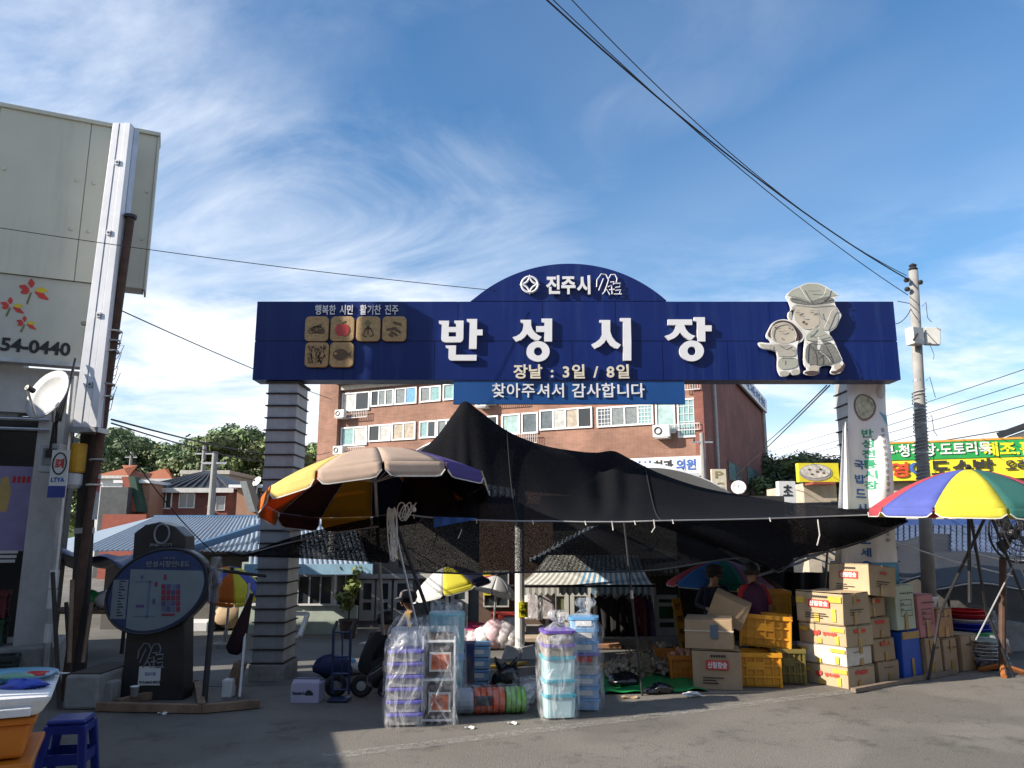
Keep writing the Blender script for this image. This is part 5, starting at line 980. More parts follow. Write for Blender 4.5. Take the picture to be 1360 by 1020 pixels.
part('sheet', BT, tt, lambda b: b.grid(lambda u, v: (gx(60+120*u, 12.5, 740), 12.0+1.6*v, 1.5+.12*math.sin(u*9)+.1*math.sin(v*5+u*4)-.35*abs(u-.5)), 14, 6), smooth=True, solid=.01)
for px in (70, 168): part('leg', DARKST, tt, lambda b: b.tube([(gx(px, 12.5), 12.5, 0), (gx(px, 12.5), 12.5, 1.35)], .03, 6))
part('shelf', WOOD, tt, lambda b: b.bx(gx(62, 12.5), gx(172, 12.5), 12.2, 13, .62, .66))
for k, (px, mm, lab) in enumerate(((135, TENTW, 'white folded sheet on the trestle shelf left of the map board'), (150, BLUT if False else mat('pale_blue_bag', (.2, .3, .45), .4), 'pale blue bag on the trestle shelf left of the map board'), (115, mat('green_bottle_pack', (.02, .25, .06), .4), 'green pack on the trestle shelf left of the map board'))):
    o = MB().blob((gx(px, 12.5), 12.6, .80), .18, 10, 7, .2, k, sz=.75).build('shelf_packet', mm, smooth=True); tag(o, lab, 'packet')
# tarpaulin added out of view, placed so its shade covers the near corner
ts = thing('added_shade_tarpaulin', 'blue tarpaulin on poles added beyond the left edge of the view for its shade', 'stall', (-7.5, 5.6, 0)); Pq = [(-5.9, 6.4), (-5.17, 4.1), (-10, 3.0), (-10.5, 6.0)]
part('tarpaulin', mat('blue_tarpaulin', (.03, .12, .4), .5), ts, lambda b: b.grid(lambda u, v: tuple(Vector((*Pq[0], 0)).lerp(Vector((*Pq[1], 0)), u).lerp(Vector((*Pq[3], 0)).lerp(Vector((*Pq[2], 0)), u), v)+Vector((0, 0, 2.45+.12*math.sin(PI*u)*math.sin(PI*v)))), 8, 8), smooth=True, solid=.01)
for x, y in Pq: part('pole', STEEL, ts, lambda b: b.tube([(x, y, 0), (x, y, 2.45)], .025, 6))

# shop block added out of view; its corner shades the front of the market
rw = thing('added_shade_shop', 'plain low shop block added beyond the left edge of the view for its shade', 'building', (-9.5, 7.6, 0)); part('wall', WALLW, rw, lambda b: b.bx(-13.5, -6.2, 6.1, 7.35, 0, 4.2)); part('parapet', PANEL, rw, lambda b: b.bx(-13.6, -6.19, 6.05, 7.37, 4.202, 4.36)); part('rear_wing', WALLW, rw, lambda b: b.bx(-13.5, -6.75, 7.38, 8.5, 0, 4.1))
for k in range(4): w = part('window', FRW, rw, lambda b: b.bx(-8.2-1.6*k, -7.0-1.6*k, 6.04, 6.098, 2.6, 3.8)); part('pane', GLASS_D, w, lambda b: b.bx(-8.1-1.6*k, -7.1-1.6*k, 6.02, 6.039, 2.7, 3.7))
o = MB().bx(-10.5, -7.3, 10.3, 13.0, 0, 3.4).build('added_shade_store', mat('dark_rear_wall', (.10, .095, .09), .9, var=.2)); tag(o, 'low dark block added behind the corner shop to shade the lane', 'shed')  # added block that keeps the sun off the lane behind the map board
# unseen shop row added behind the viewer to block sky light
op = thing('added_opposite_shops', 'row of shops added behind the viewer to block sky light', 'building', (4, -12, 0)); part('wall', mat('opposite_render', (.20, .185, .165), .9, var=.2), op, lambda b: b.bx(-22, 40, -16, -9, 0, 8.5)); part('shopfront', DIM, op, lambda b: b.bx(-21, 39, -8.99, -8.9, .2, 2.8)); part('canopy', STEEL, op, lambda b: b.bx(-21, 39, -8.98, -7.6, 2.95, 3.05))
for k in range(16): w = part('window', FRW, op, lambda b: b.bx(-20+3.7*k, -18+3.7*k, -8.99, -8.73, 4.6, 6.2)); part('pane', GLASS_D, w, lambda b: b.bx(-19.9+3.7*k, -18.1+3.7*k, -8.929, -8.9, 4.7, 6.1))
# ================================================================ shade net over the lane
NETD = mat_net('dense_black_net', (.0045, .0050, .0075), .92, 1.0, 85); NETS = mat_net('sheer_black_net', (.006, .006, .008), .55, .985, 75, 2.2); HEM = mat('pale_net_hem', (.30, .30, .31), .8)
cols = [((519,679,9.25),(541,612,10.0)), ((560,686,9.27),(577,583,10.0)), ((590,688,9.3),(602,550,10.02)), ((620,690,9.3),(617,533,10.03)), ((650,691,9.3),(636,545,10.05)), ((690,692,9.32),(675,573,10.2)), ((730,692,9.34),(720,591,10.4)), ((770,693,9.36),(765,599,10.7)),
        ((800,693,9.38),(792,601,11.0)), ((830,693,9.4),(815,599,11.0)), ((860,692,9.4),(838,610,11.0)), ((900,691,9.5),(880,630,10.9)), ((960,690,9.7),(940,649,11.0)), ((1040,688,10.0),(1020,663,10.9)), ((1120,685,10.3),(1110,675,10.5)), ((1205,682,10.5),(1205,680,10.55))]
def cat_r(P, t):
    n = len(P)-1; f_ = t*n; i = min(int(f_), n-1); u = f_-i; g = lambda k: P[max(0, min(n, k))]
    p0, p1, p2, p3 = g(i-1), g(i), g(i+1), g(i+2); return p1*(1)+(p2-p0)*(.5*u)+(p0*2-p1*5+p2*4-p3)*(.5*u*u)+(p1*3-p0-p2*3+p3)*(.5*u*u*u)
FRT = [W(*c[0]) for c in cols]; RDG = [W(*c[1]) for c in cols]; rn = random.Random(9)
def canopy(u, v):
    a = cat_r(FRT, u); r = cat_r(RDG, u)
    if v <= .5:
        w = v*2; p = a.lerp(r, w); hgt = max(0, r.z-a.z); p.z -= hgt*.22*math.sin(PI*w); p.z += (.012*math.sin(u*60+w*5)+.045*math.exp(-((u-.2)/.13)**2)*math.sin(u*95+w*2)+.03*math.exp(-((u-.6)/.12)**2)*math.sin(u*70-w*3))*math.sin(PI*w)
    else:
        w = (v-.5)*2; k = max(0.0, min(1.0, (1-u)*4)); bk = Vector((r.x+.6*w, r.y+4.6*k, 2.75-.5*u)); p = r.lerp(bk, w); p.z -= max(0, r.z-2.6)*.25*math.sin(PI*w)
    return p
cn = thing('shade_net_canopy', 'big peaked black shade net stretched over the lane under the gate', 'shade canopy', (1, 9.6, 2))
part('net_roof', NETD, cn, lambda b: b.grid(canopy, 90, 26), smooth=True)
LOW = [(530,752), (560,759), (600,761), (640,762), (690,760), (760,759), (830,759), (880,756), (930,748), (980,741), (1010,745), (1034,760), (1060,742), (1110,730), (1160,714), (1205,692)]
LOWP = [W(px, py, 9.38+max(0, (px-850)/355)*1.15) for px, py in LOW]
for u_ in (.33, .7): part('seam', mat('net_seam', (.014, .014, .017), .8), cn, lambda b: b.tube([canopy(u_, k/40)+Vector((0, -.01, .008)) for k in range(21)], .007, 4))
part('front_drop', NETS, cn, lambda b: b.grid(lambda u, v: cat_r(FRT, u).lerp(cat_r(LOWP, u), v)+Vector((0, .05*math.sin(u*40)*math.sin(PI*v)-.01, 0)), 80, 8), smooth=True)
part('front_drop_lining', NETD, cn, lambda b: b.grid(lambda u, v: cat_r(FRT, .66+.34*u).lerp(cat_r(LOWP, .66+.34*u), v*.97)+Vector((0, .03+.05*math.sin(u*15)*math.sin(PI*v), 0)), 40, 8), smooth=True)
part('drop_hem', BLACK, cn, lambda b: b.tube([cat_r(LOWP, k/60)+Vector((0, -.012, 0)) for k in range(61)], .012, 5))
part('front_rope', HEM, cn, lambda b: b.tube([cat_r(FRT, k/60)+Vector((0, -.015, 0)) for k in range(61)], .010, 5))
for k in range(9): u = .05+.1*k+.03*math.sin(k*5.1); part('rope_tie', ROPE, cn, lambda b: b.tube([cat_r(FRT, u)+Vector((0, -.02, .01)), cat_r(FRT, u)+Vector((.01, -.03, -.04-.06*(k % 4 == 1)))], .007, 4))
# hanging strings and a blue rag under the rope
for px, L_ in ((579, .32), (612, .22), (868, .15), (1086, .3)): u = (px-519)/(1205-519); p = W(px, 690, 9.33); part('hanging_string', ROPE, cn, lambda b: b.tube([p, p+Vector((.01, 0, -L_*.6)), p+Vector((-.03, 0, -L_))], .007, 4))
part('blue_rag', mat('blue_rag', (.03, .10, .34), .7), cn, lambda b: b.grid(lambda u, v: W(576+56*u, 686+2*u+v*(13*(1-u)+2), 9.24)+Vector((0, .02*math.sin(u*20), 0)), 12, 3), smooth=True, solid=.004)
# second net flap on the left, tied to the pillar
fl = thing('side_net_flap', 'low black net flap tied out to the ribbed pillar under the orange parasol', 'shade canopy', W(430, 720, 9.6))
TOPF = [W(325, 736, 9.9), W(380, 716, 9.75), W(450, 697, 9.6), W(520, 683, 9.3)]; BOTF = [W(325, 739, 9.9), W(385, 741, 9.7), W(450, 744, 9.45), W(516, 748, 9.25)]
part('net', mat_net('flap_net', (.005, .0055, .0075), .86, 1.0, 60), fl, lambda b: b.grid(lambda u, v: cat_r(TOPF, u).lerp(cat_r(BOTF, u), v)+Vector((0, .12*math.sin(PI*v)*u, 0)), 30, 8), smooth=True)
part('hem', HEM, fl, lambda b: b.tube([cat_r(TOPF, k/20).lerp(cat_r(BOTF, k/20), .22)+Vector((0, -.01, 0)) for k in range(1, 19)], .009, 5)); part('tie', BLACK, fl, lambda b: b.tube([W(300, 733, 9.95), W(325, 737, 9.9), W(345, 732, 9.85)], [.01, .03, .02], 6))
def netpatch(b):
    P = [W(505, 745, 9.7), W(530, 690, 9.5), W(600, 700, 9.6), W(690, 696, 9.9)]; Q = [W(505, 800, 9.8), W(540, 765, 9.6), W(600, 764, 9.6), W(690, 764, 9.9)]
    b.grid(lambda u, v: cat_r(P, u).lerp(cat_r(Q, u), v), 14, 6)
# rope bundle at the head of the leaning poles
rb_ = thing('rope_coil', 'hanks of white rope hung at the head of the leaning poles', 'rope', W(523, 690, 9.15)); c0 = W(520, 680, 9.15)
for k in range(9):
    h_ = .25+.12*(k % 4); ox = .05*((k*37) % 7)/7; part('loop', ROPE, rb_, lambda b: b.tube([c0+Vector((ox+.035*math.cos(q*PI/8+k)*(1+.3*math.sin(k)), -.03-.02*math.sin(q*PI/8), -h_*.5+h_*.5*math.sin(q*PI/8)+.05*(k % 2))) for q in range(16)], .0075, 5, closed=True))
for k in range(5): part('loop', ROPE, rb_, lambda b: b.tube([c0+Vector((.12+.03*k+.05*math.cos(q*PI/7), -.03, .02-.03*(k % 2)+.09*math.sin(q*PI/7+k*.4))) for q in range(14)], .0075, 5, closed=True))
part('knot', ROPE, rb_, lambda b: (b.blob(c0, .035, 8, 6, .2, 1), b.blob(c0+Vector((.26, -.02, .03)), .03, 8, 6, .2, 2)))
for nm, lab, a, c, r_, m_ in (('leaning_pole', 'pale leaning prop pole with rope hanks at its head', (521, 688, 9.2), (575, 924), .014, STEEL), ('leaning_pole', 'black leaning prop pole crossing behind the wrapped goods', (524, 690, 9.25), (608, 921), .022, DARKST), ('leaning_pole', 'thin dark prop pole standing in the green mat', (829, 694, 9.35), (853, 924), .012, DARKST)):
    o = MB().tube([G(*c, .0), W(*a)], r_, 8).build(nm, m_); tag(o, lab, 'pole')
part('upper_section', STEEL, o, lambda b: b.tube([G(853, 924).lerp(W(829, 694, 9.35), .55), G(853, 924).lerp(W(829, 694, 9.35), .6)], .016, 8))
# ---------------------------------------------------------------- parasols
PAR = {}
def pm(name, c):
    m = mat('parasol_'+name, c, .85, var=.16, vs_=2.5, bump=.15, bs=90, dirt=.3, dcol=tuple(q*.6+.03 for q in c), ds=2); nt = m.node_tree; b = nt.nodes['Principled BSDF']; t = nt.nodes.new('ShaderNodeBsdfTranslucent'); t.inputs[0].default_value = tuple(min(1, q*1.1) for q in c)+(1,); x = nt.nodes.new('ShaderNodeMixShader'); x.inputs[0].default_value = .32
    nt.links.new(b.outputs[0], x.inputs[1]); nt.links.new(t.outputs[0], x.inputs[2]); nt.links.new(x.outputs[0], nt.nodes['Material Output'].inputs[0]); return m
PC = {k: pm(k, v) for k, v in dict(beige=(.50, .38, .30), yellow=(.66, .52, .16), orange=(.52, .13, .008), maroon=(.06, .008, .010), gold=(.50, .26, .01), navy=(.010, .012, .05), purple=(.10, .07, .26), lilac=(.36, .30, .45), red=(.52, .07, .09), blue=(.10, .13, .45), lemon=(.66, .60, .05), green=(.03, .15, .13), white=(.7, .7, .68), pink=(.5, .25, .35), sky=(.05, .2, .55), teal=(.02, .25, .18)).items()}
def parasol(label, rim_c, R, h, tilt, colours, ang0=0.0, val=.14, pole_to=None, name='parasol', stretch=1.0, hem=True, ribs=True, foot=True, pole_m=STEEL):
    """rim_c: centre of the rim plane; tilt: normal of that plane"""
    r = thing(name, label, 'parasol', (rim_c.x, rim_c.y, 0)); zt = Vector(tilt).normalized(); xt = (Vector((1, 0, 0))-zt*zt.x).normalized(); yt = zt.cross(xt); q = Matrix((xt, yt, zt)).transposed(); n = len(colours); C = Vector(rim_c)
    def P(a, t, dz=0.0):  # t 0 apex .. 1 rim
        sag = 1-.035*(1-math.cos((a*n/(2*PI)) % 1*2*PI))*.5*t*2; rr = R*math.sin(t*PI/2*.97)*sag if False else R*t*(1-.03*math.sin(((a-ang0)*n/(2*PI) % 1)*PI)*t); z = h*(1-t**1.75)
        return C+q @ Vector((rr*math.cos(a), rr*math.sin(a), z+dz))
    for k, cname in enumerate(colours):
        a0, a1 = ang0+2*PI*k/n, ang0+2*PI*(k+1)/n
        g = part('cloth_gore', PC[cname], r, lambda b: b.grid(lambda u, v: P(a0+(a1-a0)*u, max(.02, v)), 6, 8), smooth=True, solid=.004)
        def vf(u, v):
            a = a0+.012+(a1-a0-.024)*u; p = P(a, 1); out = q @ Vector((math.cos(a), math.sin(a), 0)); k2 = min(1, min(u, 1-u)*9); return p+out*(.012+.02*v)-(q @ Vector((0, 0, 1)))*(val*v*(.55+.45*math.sqrt(k2)))
        vo = part('valance', PC[cname], g, lambda b: b.grid(vf, 12, 3), smooth=True, solid=.004)
        if hem: part('hem', PC['white'], g, lambda b: b.tube([vf(i/12, 1)+(vf(.5, 1)-C).normalized()*.004 for i in range(13)], .008, 4))
    ap = P(0, 0.0); part('finial', BLACK, r, lambda b: b.blob(ap+(q @ Vector((0, 0, .03))), .035, 8, 6))
    if ribs:
        hub = C+q @ Vector((0, 0, h*.25))
        for k in range(n):
            a = ang0+2*PI*k/n; rbp = part('rib', STEEL, r, lambda b: b.tube([P(a, t/5+.001, -.012) for t in range(6)], .006, 4)); part('strut', STEEL, rbp, lambda b: b.tube([hub, P(a, .5, -.014)], .005, 4))
    base = pole_to if pole_to is not None else Vector((C.x, C.y, 0)); part('pole', pole_m, r, lambda b: b.tube([base, ap], .021, 8))
    if foot: part('foot', CONC, r, lambda b: b.lathe([(.2, 0), (.2, .07), (.05, .1), (.03, .25)], (base.x, base.y, 0), 16))
    return r
parasol('large faded parasol with beige, orange and gold panels beside the ribbed pillar', W(500, 654, 9.35), 1.33, .50, (-.13, .17, 1), ['maroon', 'orange', 'navy', 'gold', 'maroon', 'orange', 'orange', 'yellow', 'beige', 'beige', 'purple', 'yellow'], 0.21, .17, G(512, 906))
parasol('red, violet, yellow and green parasol over the right edge stall', W(1290, 676, 9.4), 1.10, .47, (.02, -.03, 1), ['blue', 'lemon', 'green', 'red', 'lemon', 'red', 'blue', 'lemon', 'green', 'red'], -.54, .11, W(1288, 800, 9.6), foot=False, pole_m=DARKST)
parasol('small white and yellow parasol lit deep in the market', W(598, 781, 13.6), .66, .36, (-.25, 0, 1), ['navy', 'navy', 'navy', 'white', 'white', 'white', 'lemon', 'navy'], math.radians(-6), .08)
parasol('small parasol with red, blue and green panels behind the two vendors', W(962, 775, 12.6), .86, .36, (.05, .02, 1), ['pink', 'maroon', 'green', 'navy', 'red', 'red', 'sky', 'teal', 'pink', 'maroon'], -.23, .08)
parasol('small pale parasol half hidden behind the cloth stall posts', W(655, 783, 14.6), .45, .25, (.3, 0, 1), ['navy', 'navy', 'navy', 'navy', 'red', 'white', 'white', 'white'], 0, .06)
parasol('folded back parasol with yellow and orange panels behind the dark post', W(304, 778, 13.2), .5, .3, (.3, -.5, 1), ['lemon', 'blue', 'orange', 'lemon', 'blue', 'orange', 'lemon', 'blue'], .5, .06)
# ---------------------------------------------------------------- shopfronts in the shade behind
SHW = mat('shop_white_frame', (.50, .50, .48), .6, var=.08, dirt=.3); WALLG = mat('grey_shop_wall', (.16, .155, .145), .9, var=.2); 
def glazed_door(root, px0, px1, py0, py1, Y, gm, rails=(.45,), fm=SHW):
    x0, x1, z1, z0 = gx(px0, Y), gx(px1, Y), gz(py0, Y), max(.02, gz(py1, Y)); k = .07
    d = part('door', fm, root, lambda b: (b.bx(x0, x0+k, Y-.05, Y, z0, z1), b.bx(x1-k, x1, Y-.05, Y, z0, z1), b.bx(x0+k, x1-k, Y-.05, Y, z1-k, z1), b.bx(x0+k, x1-k, Y-.05, Y, z0, z0+.22), [b.bx(x0+k, x1-k, Y-.049, Y-.001, z0+(z1-z0)*f_, z0+(z1-z0)*f_+.06) for f_ in rails]))
    lv = [z0+.22]+[z0+(z1-z0)*f_ for f_ in rails]+[z1-k]
    for i in range(len(lv)-1): part('pane', gm, d, lambda b: b.bx(x0+k, x1-k, Y-.02, Y-.012, lv[i]+(.06 if i else 0), lv[i+1]))
    return d
Y1 = 17.0; row = thing('market_shop_row', 'dim row of low market shops behind the shade net', 'shop', (0, Y1, 0))
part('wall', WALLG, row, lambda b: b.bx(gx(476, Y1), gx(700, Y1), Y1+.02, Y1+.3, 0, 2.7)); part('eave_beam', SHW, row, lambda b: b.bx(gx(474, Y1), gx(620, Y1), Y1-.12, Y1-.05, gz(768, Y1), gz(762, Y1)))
for a, c in ((478, 498), (500, 520), (523, 548), (572, 596), (599, 622)): glazed_door(row, a, c, 770, 836, Y1-.01, GLASS_D)
tin_roof(row, (gx(476, 16.2), 16.0, 2.55), (gx(700, 16.2), 16.0, 2.55), (gx(700, 19), 20, 3.9), (gx(476, 19), 20, 3.9), 5, 5)
sw = thing('market_window_shop', 'dim market shop with white sash window beside the bedding stall', 'shop', (gx(665, 15.4), 15.4, 0)); part('wall', mat('brown_shop_wall', (.12, .08, .06), .9), sw, lambda b: b.bx(gx(636, 15.4), gx(735, 15.4), 15.41, 15.7, 0, 2.4)); hwin(sw, 642, 676, 758, 806, 15.4, 2, SHW, GLASS_D)
part('yellow_notice', YELS, sw, lambda b: b.bx(gx(642, 15.4), gx(652, 15.4), 15.30, 15.335, gz(790, 15.4), gz(760, 15.4)))
# clothes shop with striped awning
YA = 13.9; cs = thing('clothes_shop', 'small clothes shop with glazed doors under a striped awning', 'shop', (gx(800, YA), YA, 0))
DKG = mat('dark_shop_green', (.13, .14, .09), .8)
glazed_door(cs, 733, 755, 786, 858, YA, mat('curtained_glass', (.15, .16, .09), .3), (.5,)); glazed_door(cs, 757, 784, 786, 858, YA, GLASS_D, (.48,))
for px in (724, 789, 815, 866): part('post', SHW, cs, lambda b: b.bx(gx(px, YA), gx(px+5, YA), YA-.06, YA+.03, 0, gz(775, YA)))
glazed_door(cs, 869, 899, 790, 864, YA, mat('green_bottle_glass', (.03, .10, .04), .3), (.4, .75))
part('dado', mat('grey_dado', (.33, .32, .29), .8), cs, lambda b: b.bx(gx(871, YA), gx(897, YA), YA-.055, YA-.051, .05, gz(845, YA)))
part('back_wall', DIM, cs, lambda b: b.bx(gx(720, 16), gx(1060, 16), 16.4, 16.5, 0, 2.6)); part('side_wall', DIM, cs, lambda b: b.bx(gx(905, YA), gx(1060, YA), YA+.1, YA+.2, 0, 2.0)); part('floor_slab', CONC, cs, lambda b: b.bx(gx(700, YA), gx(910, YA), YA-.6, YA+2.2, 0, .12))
AWW = mat('awning_white', (.6, .6, .57), .8); AWB = mat('awning_blue', (.12, .27, .42), .8); AWG = mat('awning_grey', (.30, .30, .27), .8)
aw = thing('striped_awning', 'white and blue striped scalloped awning over the clothes shop', 'awning', (gx(775, 12.9), 12.9, gz(778, 12.9)))
xa, xb, ze_, yb, zt_ = gx(686, 12.4), gx(868, 12.4), gz(778, 12.4), 13.8, gz(757, 13.8)
nst = 44
for k in range(nst):
    u0, u1 = k/nst, (k+1)/nst; mm = AWW if k % 2 else (AWB if k > 18 else AWG)
    def gore(b):
        A0 = Vector((xa+(xb-xa)*u0, 12.4, ze_)); A1 = Vector((xa+(xb-xa)*u1, 12.4, ze_)); B0 = Vector((xa+.55+(xb-xa-.55)*u0, yb, zt_+.25)); B1 = Vector((xa+.55+(xb-xa-.55)*u1, yb, zt_+.25)); b.grid(lambda u, v: A0.lerp(A1, u).lerp(B0.lerp(B1, u), v)-Vector((0, 0, .06*math.sin(PI*v))), 1, 5)
        b.grid(lambda u, v: A0.lerp(A1, u)+Vector((0, -.012, -v*(.10+.045*math.sin(PI*((k*.5+u*.5) % 1))))), 3, 2)
    part('stripe', mm, aw, gore, solid=.003)
part('front_bar', DARKST, aw, lambda b: b.tube([(xa-.1, 12.39, ze_), (xb+.05, 12.39, ze_)], .02, 6))
for px in (700, 860): part('arm', STEEL, aw, lambda b: b.tube([(gx(px, 12.4), 12.4, ze_), (gx(px, YA), YA, ze_-.35)], .015, 5))
# gabled roof above it, seen through the net
gb = thing('gabled_market_roof', 'low gabled market roof with blue edges seen through the net', 'roof', (gx(800, 14.2), 14.2, 2)); GT = mat('pale_gable_board', (.26, .25, .21), .85, var=.2); 
ap_ = W(800, 702, 14.3); l_ = W(712, 748, 14.3); r__ = W(915, 762, 14.3)
part('gable_board', GT, gb, lambda b: b.add([l_, r__, ap_], [(0, 1, 2)]), solid=.04)
for A, B in ((l_, ap_), (r__, ap_)): part('barge', BLUET, gb, lambda b: b.tube([A+Vector((0, -.12, .05)), B+Vector((0, -.12, .05))], .06, 4))
tin_roof(gb, (l_.x-.1, 14.1, l_.z+.03), (ap_.x, 14.1, ap_.z+.05), (ap_.x, 19, ap_.z+.05), (l_.x-.1, 19, l_.z+.03), 3, 5); tin_roof(gb, (ap_.x, 14.1, ap_.z+.05), (r__.x+.1, 14.1, r__.z+.03), (r__.x+.1, 19, r__.z+.03), (ap_.x, 19, ap_.z+.05), 3, 6)
sk = MB(); 
for k in range(26): a = k/26; sk.tube([W(716+190*a, 763, 13.85), W(726+180*a, 745, 14.25)], .045, 5)
o = sk.build('eave_tiles', mat('grey_eave_tile', (.12, .12, .11), .7), gb); o['kind'] = 'stuff'
# brown brick wall seen through the net at left of the gable
o = MB().bx(gx(640, 19.5), gx(745, 19.5), 20.2, 20.5, 0, gz(690, 19.5)).build('back_brick_wall', BRICK2); tag(o, 'reddish brick wall behind the net left of the gable', 'wall')
tin_roof(tag(thing('blue_market_roof', 'blue tin market roof seen through the net right of the gable', 'roof', (gx(960, 16), 16, 2)), None), W(905, 752, 14.6), W(1060, 752, 14.6), W(1040, 712, 18.5), W(900, 712, 18.5), 4, 5)
# tent frame at the back right with white ridge poles
tf = thing('grey_stall_tent', 'grey net stall tent with white ridge poles behind the cartons', 'tent', (gx(1080, 12.6), 12.6, 0)); 
A, B, Cc, Dd = W(1000, 762, 12.0), W(1112, 738, 12.2), W(1138, 770, 12.2), W(1090, 720, 13.6)
part('roof_cloth', mat('grey_net_cloth', (.13, .13, .13), .9), tf, lambda b: b.grid(lambda u, v: W(1000+130*u, 764-25*math.sin(PI*min(1, u*.85+.1))+2*u, 12.0)+Vector((0, 2.5*v, .35*v)), 16, 4), smooth=True, solid=.006)
part('ridge_pole', WHITE, tf, lambda b: b.tube([W(1006, 765, 11.95), W(1060, 748, 11.95), W(1100, 731, 11.95)], .02, 6)); part('ridge_pole', WHITE, tf, lambda b: b.tube([W(1100, 731, 11.95), W(1132, 750, 11.95)], .02, 6))
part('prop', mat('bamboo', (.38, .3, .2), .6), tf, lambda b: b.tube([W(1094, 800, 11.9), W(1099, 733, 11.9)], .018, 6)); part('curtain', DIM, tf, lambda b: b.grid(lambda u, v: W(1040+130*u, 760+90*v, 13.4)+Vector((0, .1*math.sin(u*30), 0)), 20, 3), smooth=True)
for px in (1002, 1136): part('leg', STEEL, tf, lambda b: b.tube([(gx(px, 12), 12, 0), W(px, 764, 12.0)], .02, 6))
# dark tarpaulins on the right stalls
DKT = mat('charcoal_tarpaulin', (.012, .013, .017), .75, var=.2, bump=.25, bs=12)
for nm, lab, px0, px1, pyt, pyb, Y, ph in (('charcoal_tarpaulin', 'charcoal tarpaulin roof sagging between the right pillar and utility pole', 1165, 1262, 706, 772, 12.6, 0), ('charcoal_tarpaulin', 'charcoal tarpaulin roof sagging behind the standing fan', 1238, 1400, 728, 782, 11.6, 2)):
    r = thing(nm, lab, 'tarpaulin', (gx((px0+px1)/2, Y), Y, 0))
    part('cloth', DKT, r, lambda b: b.grid(lambda u, v: W(px0+(px1-px0)*u, pyt+(pyb-pyt)*v+10*math.sin(PI*u)*(1-v)+5*math.sin(u*7+ph), Y+2.4*(1-v)), 18, 8), smooth=True, solid=.008)
    for px in (px0+4, px1-4): part('pole', DARKST, r, lambda b: b.tube([(gx(px, Y), Y, 0), W(px, pyb-2, Y)], .02, 6))
    part('edge_rope', ROPE, r, lambda b: b.tube([W(px0+(px1-px0)*k/12, pyb+5*math.sin(k/12*7+ph)-3, Y-.02) for k in range(13)], .008, 4))
for k, (a, c) in enumerate((((1188, 720), (1345, 765)), ((1185, 763), (1210, 768)), ((1285, 733), (1362, 745)))):
    o = MB().tube([W(*a, 11.2), W((a[0]+c[0])/2, (a[1]+c[1])/2+3, 11.2), W(*c, 11.2)], .011, 5).build('guy_rope', ROPE); tag(o, ['long white guy rope crossing behind the utility pole', 'short white guy rope end beside the banner', 'white guy rope running behind the standing fan'][k], 'rope')
# white lane posts
for lab, px0, px1, py0, py1 in (('white round post with a yellow notice at the corner of the clothes shop', 684, 697, 700, 874), ('white round post lit on one side beside the mint green shop', 431, 445, 700, 838)):
    p = G((px0+px1)/2, py1); r = thing('white_post', lab, 'post', p); w_ = (gx(px1, p.y)-gx(px0, p.y))/2; part('shaft', WHITE, r, lambda b: b.tube([p, Vector((p.x, p.y, 2.9))], w_, 14), smooth=False)
    if px0 > 600:
        part('notice', YELT, r, lambda b: b.bx(p.x-.02, p.x+.12, p.y-w_-.03, p.y-w_+.02, gz(819, p.y), gz(799, p.y))); text('lettering', '고객\n센터', INK, r, Vector((p.x+.05, p.y-w_-.032, gz(809, p.y))), .08, .16, .02, .003)
        for s_ in (-1, 1): part('foot', WHITE, r, lambda b: b.hexa([Vector(q) for q in ((p.x+s_*.02, p.y-.12, 0), (p.x+s_*.28, p.y-.12, 0), (p.x+s_*.28, p.y-.06, 0), (p.x+s_*.02, p.y-.06, 0), (p.x+s_*.02, p.y-.12, .16), (p.x+s_*.2, p.y-.12, .2), (p.x+s_*.2, p.y-.06, .2), (p.x+s_*.02, p.y-.06, .16))]))
# ================================================================ goods along the road edge
LAV = mat('violet_plastic', (.10, .09, .42), .35, var=.1); PURP = mat('purple_lid_plastic', (.16, .10, .42), .35); AQUA = mat('aqua_plastic', (.18, .48, .58), .3, var=.08); AQD = mat('aqua_rim_plastic', (.04, .35, .48), .35); CBLU = mat('clear_blue_plastic', (.12, .32, .58), .3, var=.1); GREYP = mat('grey_plastic', (.40, .41, .43), .45); SILV = mat('silver_goods', (.42, .41, .40), .4, var=.3, vs_=25)
FOG = mat_film('milky_film', (.80, .82, .86), .06, .5, 8); PRINT = mat('orange_print_label', (.55, .13, .05), .5, var=.5, vs_=12)
def rbox(b, cx, cy, z0, w, d, h, taper=.0):
    n = 5; pts0 = rrect(cx-w/2*(1-taper), cx+w/2*(1-taper), cy-d/2*(1-taper), cy+d/2*(1-taper), min(w, d)*.16, 3); pts1 = rrect(cx-w/2, cx+w/2, cy-d/2, cy+d/2, min(w, d)*.16, 3); o = len(b.v); k = len(pts0)
    b.v += [Vector((x, y, z0)) for x, y in pts0]+[Vector((x, y, z0+h)) for x, y in pts1]; b.f += [tuple(o+i for i in reversed(range(k))), tuple(o+k+i for i in range(k))]+[(o+i, o+(i+1) % k, o+k+(i+1) % k, o+k+i) for i in range(k)]
